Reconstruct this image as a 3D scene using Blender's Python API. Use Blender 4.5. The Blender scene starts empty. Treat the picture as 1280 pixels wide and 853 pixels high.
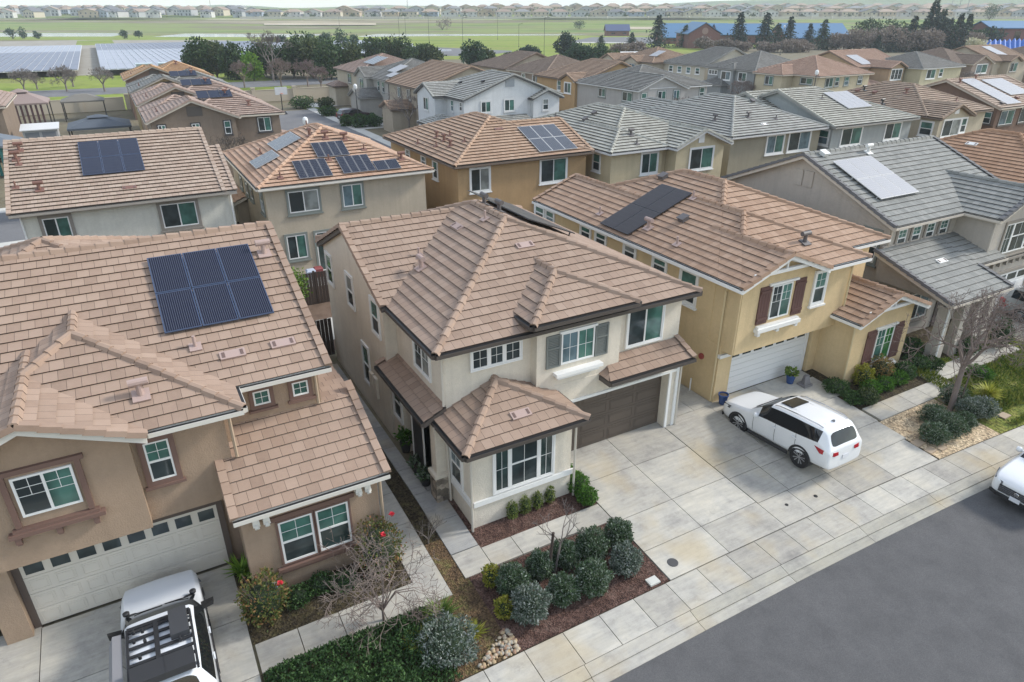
import bpy, bmesh, math, random
from mathutils import Vector, Matrix, noise
R = random.Random(7)
sc = bpy.context.scene
col = sc.collection
# street frame: X runs along the street, Y away from it into the lots, Z up; camera above the origin
H = 14.5; F = 853.0; PITCH = math.atan((426.5-12.5)/F); YAW = math.radians(29.25)
SY, CY_ = math.sin(YAW), math.cos(YAW)

def far(u, D, z=0.0):
    """ground point at distance D along the view axis, u in photo columns"""
    L = (u-640)/F*(D*math.cos(PITCH)+(H-z)*math.sin(PITCH))
    return Vector((L*CY_+D*SY, -L*SY+D*CY_, z))
def DL(L, D, z=0.0): return Vector((L*CY_+D*SY, -L*SY+D*CY_, z))
def curb(x): return -0.0016*max(0.0, x-11)**2
def gz(x, y):
    """height of the front lots: flat by the houses, falling to the sidewalk and gutter"""
    yy = y-curb(x)
    if yy >= 17: return 0.0
    if yy >= 10.65: return -.40*(17-yy)/6.35
    if yy >= 9.6: return -.40-.03*(10.65-yy)/1.05
    if yy >= 8.9: return -.43-.13*(9.6-yy)/.7
    return -.57

# ------------------------------------------------------------------ materials
MATS = {}
def nmat(name):
    m = bpy.data.materials.new(name); m.use_nodes = True
    nt = m.node_tree; b = nt.nodes['Principled BSDF']
    return m, nt, b
def nd(nt, typ, **kw):
    n = nt.nodes.new(typ)
    for k, v in kw.items():
        if k in n.inputs: n.inputs[k].default_value = v
        else: setattr(n, k, v)
    return n
def lk(nt, a, b): nt.links.new(a, b)
def c4(c): return (c[0], c[1], c[2], 1)
def mixc(nt, fac, a, b):
    n = nt.nodes.new('ShaderNodeMix'); n.data_type = 'RGBA'
    if isinstance(fac, float): n.inputs[0].default_value = fac
    else: lk(nt, fac, n.inputs[0])
    for i, v in ((6, a), (7, b)):
        if isinstance(v, tuple): n.inputs[i].default_value = c4(v)
        else: lk(nt, v, n.inputs[i])
    return n.outputs[2]
def ramp(nt, fac, stops):
    n = nt.nodes.new('ShaderNodeValToRGB'); e = n.color_ramp.elements
    while len(e) < len(stops): e.new(.5)
    for i, (p, c) in enumerate(stops): e[i].position = p; e[i].color = c4(c) if isinstance(c, tuple) else (c, c, c, 1)
    lk(nt, fac, n.inputs[0]); return n.outputs[0]
def noise_fac(nt, scale, detail=4, rough=.6, vec=None):
    n = nd(nt, 'ShaderNodeTexNoise'); n.inputs['Scale'].default_value = scale
    n.inputs['Detail'].default_value = detail; n.inputs['Roughness'].default_value = rough
    if vec is None:
        tc = nd(nt, 'ShaderNodeTexCoord'); vec = tc.outputs['Object']
    lk(nt, vec, n.inputs['Vector']); return n.outputs['Fac']
def bump(nt, b, h, strength, dist=.02):
    n = nd(nt, 'ShaderNodeBump'); n.inputs['Strength'].default_value = strength; n.inputs['Distance'].default_value = dist
    lk(nt, h, n.inputs['Height']); lk(nt, n.outputs['Normal'], b.inputs['Normal'])
def plain(name, c, rough=.6, metal=0.0, spec=.5, coat=0.0):
    if name in MATS: return MATS[name]
    m, nt, b = nmat(name)
    b.inputs['Base Color'].default_value = c4(c); b.inputs['Roughness'].default_value = rough
    b.inputs['Metallic'].default_value = metal; b.inputs['Specular IOR Level'].default_value = spec
    b.inputs['Coat Weight'].default_value = coat
    MATS[name] = m; return m
def sc3(c, k): return tuple(max(0, min(1, x*k)) for x in c)
def stucco(name, c):
    if name in MATS: return MATS[name]
    m, nt, b = nmat(name)
    f = noise_fac(nt, .9, 7, .75); g = noise_fac(nt, 9, 6, .8)
    tc = nd(nt, 'ShaderNodeTexCoord'); mp = nd(nt, 'ShaderNodeMapping'); mp.inputs['Scale'].default_value = (2.2, 2.2, .12)
    lk(nt, tc.outputs['Object'], mp.inputs['Vector'])
    st = noise_fac(nt, 1.3, 4, .6, mp.outputs['Vector'])
    a = mixc(nt, ramp(nt, f, [(.35, 0.0), (.7, 1.0)]), sc3(c, .9), sc3(c, 1.05))
    a = mixc(nt, ramp(nt, st, [(.48, 0.0), (.72, .45)]), a, sc3(c, .74))
    a = mixc(nt, ramp(nt, g, [(.4, 0.0), (.7, .5)]), a, sc3(c, .78))
    lk(nt, a, b.inputs['Base Color']); b.inputs['Roughness'].default_value = .92; b.inputs['Specular IOR Level'].default_value = .2
    bump(nt, b, noise_fac(nt, 26, 3), .5, .03)
    MATS[name] = m; return m
def rooftile(name, c1, c2, joint=.035, stain=.2, moss=None):
    """flat concrete tiles: one random tone per tile, read from the tile index in the UVs"""
    if name in MATS: return MATS[name]
    m, nt, b = nmat(name)
    uv = nd(nt, 'ShaderNodeUVMap'); fl = nd(nt, 'ShaderNodeVectorMath', operation='FLOOR'); lk(nt, uv.outputs[0], fl.inputs[0])
    wn = nd(nt, 'ShaderNodeTexWhiteNoise', noise_dimensions='2D'); lk(nt, fl.outputs[0], wn.inputs['Vector'])
    a = mixc(nt, wn.outputs['Value'], c1, c2)
    sx = nd(nt, 'ShaderNodeSeparateColor'); lk(nt, wn.outputs['Color'], sx.inputs[0])
    a = mixc(nt, ramp(nt, sx.outputs[1], [(.82, 0.0), (.9, .5)]), a, sc3(c1, .82))
    a = mixc(nt, ramp(nt, noise_fac(nt, .5, 5, .7), [(.45, 0.0), (.75, stain)]), a, sc3(c1, .6))
    a = mixc(nt, ramp(nt, noise_fac(nt, 5, 5, .7), [(.4, 0.0), (.8, .3)]), a, sc3(c2, 1.12))
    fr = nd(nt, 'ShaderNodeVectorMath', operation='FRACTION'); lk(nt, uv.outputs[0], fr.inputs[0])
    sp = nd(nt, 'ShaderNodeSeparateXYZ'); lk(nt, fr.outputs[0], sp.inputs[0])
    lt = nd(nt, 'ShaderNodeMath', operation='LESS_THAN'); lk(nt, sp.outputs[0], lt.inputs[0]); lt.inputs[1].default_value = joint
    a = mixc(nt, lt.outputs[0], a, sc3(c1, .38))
    lk(nt, a, b.inputs['Base Color']); b.inputs['Roughness'].default_value = .85; b.inputs['Specular IOR Level'].default_value = .25
    MATS[name] = m; return m
def glass(name, c, rough=.06):
    if name in MATS: return MATS[name]
    m, nt, b = nmat(name)
    f = noise_fac(nt, 1.2, 2); a = mixc(nt, ramp(nt, f, [(.4, 0.0), (.6, 1.0)]), sc3(c, .7), sc3(c, 1.3))
    lk(nt, a, b.inputs['Base Color']); b.inputs['Roughness'].default_value = rough; b.inputs['Specular IOR Level'].default_value = .6
    MATS[name] = m; return m
def leafmat(name, c1, c2, c3=None):
    if name in MATS: return MATS[name]
    m, nt, b = nmat(name)
    g = nd(nt, 'ShaderNodeNewGeometry')
    st = [(0.0, c1), (.55, c2)] + ([(1.0, c3)] if c3 else [(1.0, sc3(c2, 1.25))])
    a = ramp(nt, g.outputs['Random Per Island'], st)
    lk(nt, a, b.inputs['Base Color']); b.inputs['Roughness'].default_value = .6; b.inputs['Specular IOR Level'].default_value = .3
    tr = nd(nt, 'ShaderNodeBsdfTranslucent'); lk(nt, a, tr.inputs['Color'])
    mx = nd(nt, 'ShaderNodeMixShader'); mx.inputs[0].default_value = .2
    lk(nt, b.outputs[0], mx.inputs[1]); lk(nt, tr.outputs[0], mx.inputs[2])
    lk(nt, mx.outputs[0], nt.nodes['Material Output'].inputs['Surface'])
    MATS[name] = m; return m
def ground_mat(name, stops, scale, detail=8, rough=.95, scale2=None, stops2=None, bmp=0.0, bscale=40, voro=None, streak=None):
    if name in MATS: return MATS[name]
    m, nt, b = nmat(name); vec = None
    if streak:    # patches drawn out across the view, as banks, reeds and tracks lie
        tc = nd(nt, 'ShaderNodeTexCoord'); mp = nd(nt, 'ShaderNodeMapping', vector_type='TEXTURE'); mp.inputs['Rotation'].default_value = (0, 0, -YAW); mp.inputs['Scale'].default_value = (streak, 1, 1); lk(nt, tc.outputs['Object'], mp.inputs['Vector']); vec = mp.outputs[0]
    a = ramp(nt, noise_fac(nt, scale, detail, .7, vec), stops)
    if stops2:
        f2 = noise_fac(nt, scale2, 6, .65); n = nt.nodes.new('ShaderNodeMix'); n.data_type = 'RGBA'; n.blend_type = 'MULTIPLY'
        n.inputs[0].default_value = 1.0; lk(nt, a, n.inputs[6]); lk(nt, ramp(nt, f2, stops2), n.inputs[7]); a = n.outputs[2]
    if voro:
        tc = nd(nt, 'ShaderNodeTexCoord'); v = nd(nt, 'ShaderNodeTexVoronoi'); v.inputs['Scale'].default_value = voro
        lk(nt, tc.outputs['Object'], v.inputs['Vector'])
        sx = nd(nt, 'ShaderNodeSeparateColor'); lk(nt, v.outputs['Color'], sx.inputs[0])
        n = nt.nodes.new('ShaderNodeMix'); n.data_type = 'RGBA'; n.blend_type = 'MULTIPLY'; n.inputs[0].default_value = 1.0
        lk(nt, a, n.inputs[6]); lk(nt, ramp(nt, sx.outputs[0], [(0.0, .45), (1.0, 1.5)]), n.inputs[7]); a = n.outputs[2]
        bump(nt, b, v.outputs['Distance'], .8, .03)
    lk(nt, a, b.inputs['Base Color']); b.inputs['Roughness'].default_value = rough; b.inputs['Specular IOR Level'].default_value = .2
    if bmp: bump(nt, b, noise_fac(nt, bscale, 5, .7), bmp, .03)
    MATS[name] = m; return m
def slabmat(name, c1, c2, c3):
    """broom-finished concrete: every poured slab its own tone, plus stains"""
    m, nt, b = nmat(name)
    g = nd(nt, 'ShaderNodeNewGeometry')
    a = ramp(nt, g.outputs['Random Per Island'], [(0.0, c1), (.5, c2), (1.0, c3)])
    n = nt.nodes.new('ShaderNodeMix'); n.data_type = 'RGBA'; n.blend_type = 'MULTIPLY'; n.inputs[0].default_value = 1.0
    f = noise_fac(nt, .8, 9, .72); lk(nt, a, n.inputs[6]); lk(nt, ramp(nt, f, [(.28, (.62, .62, .65)), (.48, (.92, .92, .92)), (.72, (1.12, 1.09, 1.02))]), n.inputs[7])
    tc = nd(nt, 'ShaderNodeTexCoord'); mp = nd(nt, 'ShaderNodeMapping'); mp.inputs['Scale'].default_value = (1.0, 7.0, 1.0); lk(nt, tc.outputs['Object'], mp.inputs['Vector'])
    n2 = nt.nodes.new('ShaderNodeMix'); n2.data_type = 'RGBA'; n2.blend_type = 'MULTIPLY'; n2.inputs[0].default_value = 1.0
    lk(nt, n.outputs[2], n2.inputs[6]); lk(nt, ramp(nt, noise_fac(nt, 1.1, 6, .7, mp.outputs['Vector']), [(.35, .86), (.65, 1.06)]), n2.inputs[7])
    o = mixc(nt, ramp(nt, noise_fac(nt, .45, 3, .5), [(.55, 0.0), (.70, .55)]), n2.outputs[2], sc3((.42, .34, .21), 1.0))
    o = mixc(nt, ramp(nt, noise_fac(nt, 2.3, 8, .75), [(.56, 0.0), (.76, .42)]), o, (.12, .12, .12))
    lk(nt, o, b.inputs['Base Color']); b.inputs['Roughness'].default_value = .88; b.inputs['Specular IOR Level'].default_value = .25
    bump(nt, b, noise_fac(nt, 90, 3), .25, .01)
    MATS[name] = m; return m

# ------------------------------------------------------------------ mesh builder
class MB:
    def __init__(s): s.v = []; s.f = []; s.m = []; s.uv = []
    def poly(s, pts, mi=0, uv=None):
        i = len(s.v); s.v += [tuple(p) for p in pts]; s.f.append(tuple(range(i, i+len(pts)))); s.m.append(mi)
        s.uv += (uv if uv else [(0, 0)]*len(pts))
    def mesh(s, vs, fs, mi=0):
        i = len(s.v); s.v += [tuple(p) for p in vs]
        for f in fs:
            s.f.append(tuple(i+k for k in f)); s.m.append(mi); s.uv += [(0, 0)]*len(f)
    def hexa(s, p, mi=0):
        """8 points: bottom 0-3 counter-clockwise, top 4-7"""
        s.mesh(p, [(3, 2, 1, 0), (4, 5, 6, 7), (0, 1, 5, 4), (1, 2, 6, 5), (2, 3, 7, 6), (3, 0, 4, 7)], mi)
    def box(s, x0, x1, y0, y1, z0, z1, mi=0):
        s.hexa([(x0, y0, z0), (x1, y0, z0), (x1, y1, z0), (x0, y1, z0), (x0, y0, z1), (x1, y0, z1), (x1, y1, z1), (x0, y1, z1)], mi)
    def lbox(s, fr, a0, a1, d0, d1, z0, z1, mi=0):
        """box in a wall frame fr(u, depth, z)"""
        s.hexa([fr(a0, d1, z0), fr(a1, d1, z0), fr(a1, d0, z0), fr(a0, d0, z0), fr(a0, d1, z1), fr(a1, d1, z1), fr(a1, d0, z1), fr(a0, d0, z1)], mi)
    def prism(s, pts, d, mi=0):
        """polygon pts swept by vector d"""
        n = len(pts); q = [Vector(p) for p in pts]; t = [p+Vector(d) for p in q]
        s.mesh(q+t, [tuple(range(n-1, -1, -1)), tuple(range(n, 2*n))]+[(i, (i+1) % n, n+(i+1) % n, n+i) for i in range(n)], mi)
    def tube(s, a, b, r0, r1=None, n=8, mi=0, cap=True):
        a = Vector(a); b = Vector(b); r1 = r0 if r1 is None else r1
        d = (b-a); d = d.normalized() if d.length > 1e-6 else Vector((0, 0, 1))
        x = d.orthogonal().normalized(); y = d.cross(x)
        vs = []
        for p, r in ((a, r0), (b, r1)):
            for k in range(n):
                t = 2*math.pi*k/n; vs.append(p+x*(r*math.cos(t))+y*(r*math.sin(t)))
        fs = [(k, (k+1) % n, n+(k+1) % n, n+k) for k in range(n)]
        if cap: fs += [tuple(range(n-1, -1, -1)), tuple(range(n, 2*n))]
        s.mesh(vs, fs, mi)
    def lathe(s, c, prof, n=16, mi=0, axis='z'):
        c = Vector(c); vs = []; fs = []
        for r, h in prof:
            for k in range(n):
                t = 2*math.pi*k/n
                o = (r*math.cos(t), r*math.sin(t), h) if axis == 'z' else ((h, r*math.cos(t), r*math.sin(t)) if axis == 'x' else (r*math.cos(t), h, r*math.sin(t)))
                vs.append(c+Vector(o))
        for i in range(len(prof)-1):
            for k in range(n): fs.append((i*n+k, i*n+(k+1) % n, (i+1)*n+(k+1) % n, (i+1)*n+k))
        fs.append(tuple(range(n-1, -1, -1))); m0 = (len(prof)-1)*n; fs.append(tuple(range(m0, m0+n)))
        s.mesh(vs, fs, mi)
    def build(s, name, mats, parent=None, smooth=False, uv=False):
        off = Vector((0, 0, 0)); p = parent
        while p is not None: off += p.location; p = p.parent
        me = bpy.data.meshes.new(name)
        me.from_pydata([(x-off.x, y-off.y, z-off.z) for x, y, z in s.v], [], s.f)
        for m in (mats if isinstance(mats, (list, tuple)) else [mats]): me.materials.append(m)
        me.polygons.foreach_set('material_index', s.m)
        if uv:
            l = me.uv_layers.new(name='UVMap'); l.data.foreach_set('uv', [c for q in s.uv for c in q])
        if smooth: me.polygons.foreach_set('use_smooth', [True]*len(s.f))
        me.update()
        o = bpy.data.objects.new(name, me); col.objects.link(o); o.parent = parent
        return o
def tag(o, label=None, cat=None, group=None, kind=None):
    if label: o['label'] = label
    if cat: o['category'] = cat
    if group: o['group'] = group
    if kind: o['kind'] = kind
    return o
def empty(name, loc, label=None, cat=None, group=None):
    o = bpy.data.objects.new(name, None); o.location = loc; o.empty_display_size = .3; col.objects.link(o)
    return tag(o, label, cat, group)
def struct(o): o['kind'] = 'structure'; return o
def copy_tree(o, parent=None):
    c = o.copy(); col.objects.link(c); c.parent = parent
    for ch in list(o.children): copy_tree(ch, c)
    return c

WHITE = plain('white_paint', (.74, .74, .72), .5); CREAMT = plain('cream_trim', (.62, .56, .45), .6)
BROWN = plain('dark_brown_trim', (.085, .07, .06), .6); REDBR = plain('red_brown_trim', (.16, .095, .075), .7)
GREYT = plain('grey_green_trim', (.20, .22, .20), .7); TAUPE = plain('taupe_trim', (.24, .215, .185), .7)
SHADE_SOIL = plain('gap_shade_soil', (.06, .043, .034), .95); BLACK = plain('black_plastic', (.015, .015, .016), .5)  # first colour: painted shade in the gaps under roof tiles, also pot soil
G_DARK = glass('glass_dark', (.036, .048, .05)); G_GREEN = glass('glass_green', (.06, .14, .115)); G_MID = glass('glass_mid', (.035, .055, .053))
G_PALE = glass('glass_pale', (.22, .235, .22)); G_BLUE = glass('glass_blue', (.10, .15, .17)); G_LIME = glass('glass_lime', (.05, .19, .055))
# ------------------------------------------------------------------ roofs
def clip(poly, f, lo):
    out = []
    n = len(poly)
    for i in range(n):
        a, b = poly[i], poly[(i+1) % n]; fa, fb = f(a)-lo, f(b)-lo
        if fa >= 0: out.append(a)
        if (fa >= 0) != (fb >= 0):
            t = fa/(fa-fb); out.append((a[0]+(b[0]-a[0])*t, a[1]+(b[1]-a[1])*t))
    return out
PLANE_ID = [0]
def tile_plane(mb, pts, exp=.36, tw=.32, T=.062, simple=False):
    """courses of tiles on one roof plane; mb materials: 0 tile, 1 dark shade painted in the gap under each course"""
    P = [Vector(p) for p in pts]
    n = (P[1]-P[0]).cross(P[2]-P[0])
    if n.length < 1e-6: n = (P[2]-P[0]).cross(P[3]-P[0])
    n.normalize()
    if n.z < 0: n = -n
    u = Vector((0, 0, 1)).cross(n).normalized(); v = n.cross(u)
    if v.z < 0: v = -v
    o = min(P, key=lambda p: p.z)
    q = [((p-o).dot(u), (p-o).dot(v)) for p in P]
    ar = sum(q[i][0]*q[(i+1) % len(q)][1]-q[(i+1) % len(q)][0]*q[i][1] for i in range(len(q)))
    if ar < 0: q = q[::-1]
    vm = max(a[1] for a in q); PLANE_ID[0] += 1; pid = PLANE_ID[0]*137
    W = lambda a, b, h: o+u*a+v*b+n*h
    r = 0
    while r*exp < vm-.02:
        v0, v1 = r*exp, (r+1)*exp
        c = clip(clip(q, lambda p: p[1], v0), lambda p: -p[1], -v1)
        if len(c) >= 3:
            off = (r % 2)*.5+pid
            lift = lambda b: T*(v1-b)/exp
            mb.poly([W(a, b, lift(b)+.015) for a, b in c], 0, [(a/tw+off, (r+min(.98, max(.02, (b-v0)/exp)))) for a, b in c])
            bot = [a for a, b in c if b < v0+1e-4]
            if len(bot) >= 2:
                a0, a1 = min(bot), max(bot)
                if a1-a0 > .02:
                    mb.poly([W(a0, v0, T*.72+.015), W(a1, v0, T*.72+.015), W(a1, v0, T+.015), W(a0, v0, T+.015)], 0, [(a0/tw+off, r+.1), (a1/tw+off, r+.1), (a1/tw+off, r+.3), (a0/tw+off, r+.3)])
                    mb.poly([W(a0, v0+.02, .0), W(a1, v0+.02, .0), W(a1, v0, T*.72+.015), W(a0, v0, T*.72+.015)], 1)  # shadow line below the tile edge, painted as a dark face
        r += 1
def cap_line(mb, a, b, seg=.4, w=.135, h=.085, drop=.075):
    """overlapping ridge or hip tiles from the low end a to the high end b"""
    a, b = Vector(a), Vector(b); d = b-a; L = d.length
    if L < .2: return
    d.normalize(); side = Vector((0, 0, 1)).cross(d).normalized() if abs(d.z) < .99 else Vector((1, 0, 0)); up = d.cross(side)*-1
    if up.z < 0: up = -up
    n = max(1, int(round(L/seg))); s = L/n
    for k in range(n):
        p0 = a+d*(k*s-.03); p1 = a+d*((k+1)*s+.01)
        jj = R.uniform(-.008, .008)
        def ring(p, e): return [p+side*(-w)+up*(e-drop), p+side*(-w*.62)+up*(e+h*.62), p+up*(e+h), p+side*(w*.62)+up*(e+h*.62), p+side*w+up*(e-drop)]
        r0, r1 = ring(p0, .062+jj), ring(p1, .022)
        i = R.randint(0, 9999)
        uv = [(i+.5, 7.3)]*4
        for j in range(4): mb.poly([r0[j], r0[j+1], r1[j+1], r1[j]], 0, uv)
        q0 = ring(p0, .015)
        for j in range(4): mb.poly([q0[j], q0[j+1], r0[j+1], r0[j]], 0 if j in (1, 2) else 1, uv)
def rake_line(mb, a, b, out, seg=.4):
    """barge tiles wrapping a gable edge; out = outward horizontal direction"""
    a, b = Vector(a), Vector(b); d = b-a; L = d.length; d.normalize(); out = Vector(out); up = out.cross(d)
    if up.z < 0: up = -up
    n = max(1, int(round(L/seg))); s = L/n
    for k in range(n):
        p0 = a+d*(k*s-.02); p1 = a+d*((k+1)*s+.01)
        def ring(p, e): return [p-out*.16+up*(e+.05), p+out*.05+up*(e+.065), p+out*.07+up*(e-.075), p-out*.16+up*(e-.0)]
        r0, r1 = ring(p0, .065), ring(p1, .03); i = R.randint(0, 9999); uv = [(i+.5, 7.3)]*4
        for j in range(2): mb.poly([r0[j], r0[j+1], r1[j+1], r1[j]], 0, uv)
        mb.poly([r0[0], r0[3], r0[2], r0[1]], 0, uv)
class Roof:
    """collects the planes of one house: tiles, deck (soffit and fascia), caps, gutters, walls below"""
    def __init__(s, exp=.36, T=.038, gut=True, rk=None): s.t = MB(); s.d = MB(); s.c = []; s.g = []; s.w = MB(); s.exp = exp; s.T = T; s.gut = gut; s.rk = rk
    def plane(s, pts, deck=True):
        tile_plane(s.t, pts, s.exp, T=s.T)
        if deck: s.d.prism([(p[0], p[1], p[2]-.03) for p in pts], (0, 0, -.17))
    def cap(s, a, b): s.c.append(('c', a, b))
    def rake(s, a, b, out): s.c.append(('r', a, b, out))
    def gutter(s, a, b, out):
        if not s.gut: return
        a, b, o = Vector(a), Vector(b), Vector(out); d = (b-a).normalized()
        G = MB(); s.g.append(G)
        q = [a+o*.004, a+o*.115, a+o*.115, a+o*.004]; z = [-.17, -.14, -.02, -.02]
        G.prism([(p.x, p.y, p.z+k) for p, k in zip(q, z)], b-a)
        # black strip on top paints the shade inside an open channel
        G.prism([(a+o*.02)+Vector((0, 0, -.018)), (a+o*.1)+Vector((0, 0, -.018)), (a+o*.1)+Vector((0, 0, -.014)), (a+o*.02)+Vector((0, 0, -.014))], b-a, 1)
    def rect(s, x0, x1, y0, y1, ze, p, ax='y', e0='h', e1='h', ov=(.4, .4, .4, .4), zb=-.6, walls=True, gov=.3, sides='lr', c0=(0, 0), c1=(0, 0), front=None):
        """rectangular eave outline; ridge along ax; ends: h hip, g gable, o open (runs inside another roof).
        ov = wall inset on x0, x1, y0, y1"""
        if ax == 'y': M = lambda a, b, z: (a, b, z); lo0, lo1, b0, b1 = x0, x1, y0, y1
        else: M = lambda a, b, z: (b, a, z); lo0, lo1, b0, b1 = y0, y1, x0, x1
        w = (lo1-lo0)/2; c = (lo0+lo1)/2; za = ze+p*w
        A = b0+w if e0 == 'h' else b0; B = b1-w if e1 == 'h' else b1
        if A > B: A = B = (A+B)/2
        D = lambda a, b: Vector(M(a, b, 0))
        s.plane([M(lo0, b0, ze), M(lo0, b1, ze), M(c, B, za)]+([M(c, A, za)] if B-A > .01 else []))
        s.plane([M(lo1, b0, ze), M(lo1, b1, ze), M(c, B, za)]+([M(c, A, za)] if B-A > .01 else []))
        if 'l' in sides: s.gutter(M(lo0, b0, ze), M(lo0, b1, ze), D(-1, 0))
        if 'r' in sides: s.gutter(M(lo1, b0, ze), M(lo1, b1, ze), D(1, 0))
        for e, bb, T_, sg in ((e0, b0, A, -1), (e1, b1, B, 1)):
            if e == 'h':
                tt = c0 if sg < 0 else c1; top = Vector(M(c, T_, za))
                if front and sg < 0: s.plane([M(*q) for q in front])
                else: s.plane([M(lo0, bb, ze), M(lo1, bb, ze), M(c, T_, za)])
                for l, t_ in ((lo0, tt[0]), (lo1, tt[1])):
                    if t_ is not None: s.cap(Vector(M(l, bb, ze)).lerp(top, t_), top)
                g0 = front[0][0] if front and sg < 0 else lo0
                s.gutter(M(g0, bb, ze), M(lo1, bb, ze), D(0, sg))
            elif e == 'g':
                for l in (lo0, lo1): s.rake(M(l, bb, ze), M(c, T_, za), D(0, sg))
        if B-A > .3: s.cap(M(c, A, za), M(c, B, za))
        if walls:
            o0, o1 = (ov[0], ov[1]) if ax == 'y' else (ov[2], ov[3]); p0, p1 = (ov[2], ov[3]) if ax == 'y' else (ov[0], ov[1])
            if e0 == 'o': p0 = 0
            if e1 == 'o': p1 = 0
            l0, l1 = lo0+o0, lo1-o1; zt = ze-.03
            pent = [M(l0, b0+p0, zb), M(l1, b0+p0, zb), M(l1, b0+p0, zt)]+([M(c, b0+p0, zt+p*(w-max(o0, o1))+.02)])+[M(l0, b0+p0, zt)]
            if 'g' not in (e0, e1): pent.pop(3)
            if 'g' in (e0, e1) and (e0 == 'h' or e1 == 'h'):
                box = [M(l0, b0+p0, zb), M(l1, b0+p0, zb), M(l1, b0+p0, zt), M(l0, b0+p0, zt)]
                s.w.prism(box, D(0, b1-p1-b0-p0))
                bb, q = (b0+p0, 1) if e0 == 'g' else (b1-p1, -1)
                s.w.prism([M(l0, bb, zt-.01), M(l1, bb, zt-.01), M(c, bb, zt+p*(w-max(o0, o1))+.02)], D(0, q*.25))
            else: s.w.prism(pent, D(0, b1-p1-b0-p0))
        return c, A, B, za
    def finish(s, root, tile_m, trim_m, wall_m, gut_m=None, fas=True):
        o = s.t.build('roof', [tile_m, SHADE_SOIL], root, uv=True)
        s.d.build('fascia', trim_m, o)
        for G in s.g: G.build('gutter', [gut_m or trim_m, BLACK], o)
        for k in s.c:
            mb = MB()
            if k[0] == 'c': cap_line(mb, k[1], k[2])
            else: rake_line(mb, k[1], k[2], k[3])
            if mb.v: mb.build('ridge_cap' if k[0] == 'c' else 'rake_tile', [tile_m if k[0] == 'c' or not s.rk else s.rk, SHADE_SOIL], o, uv=True)
        if s.w.v: s.w.build('wall', wall_m, root)
        return o

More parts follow.
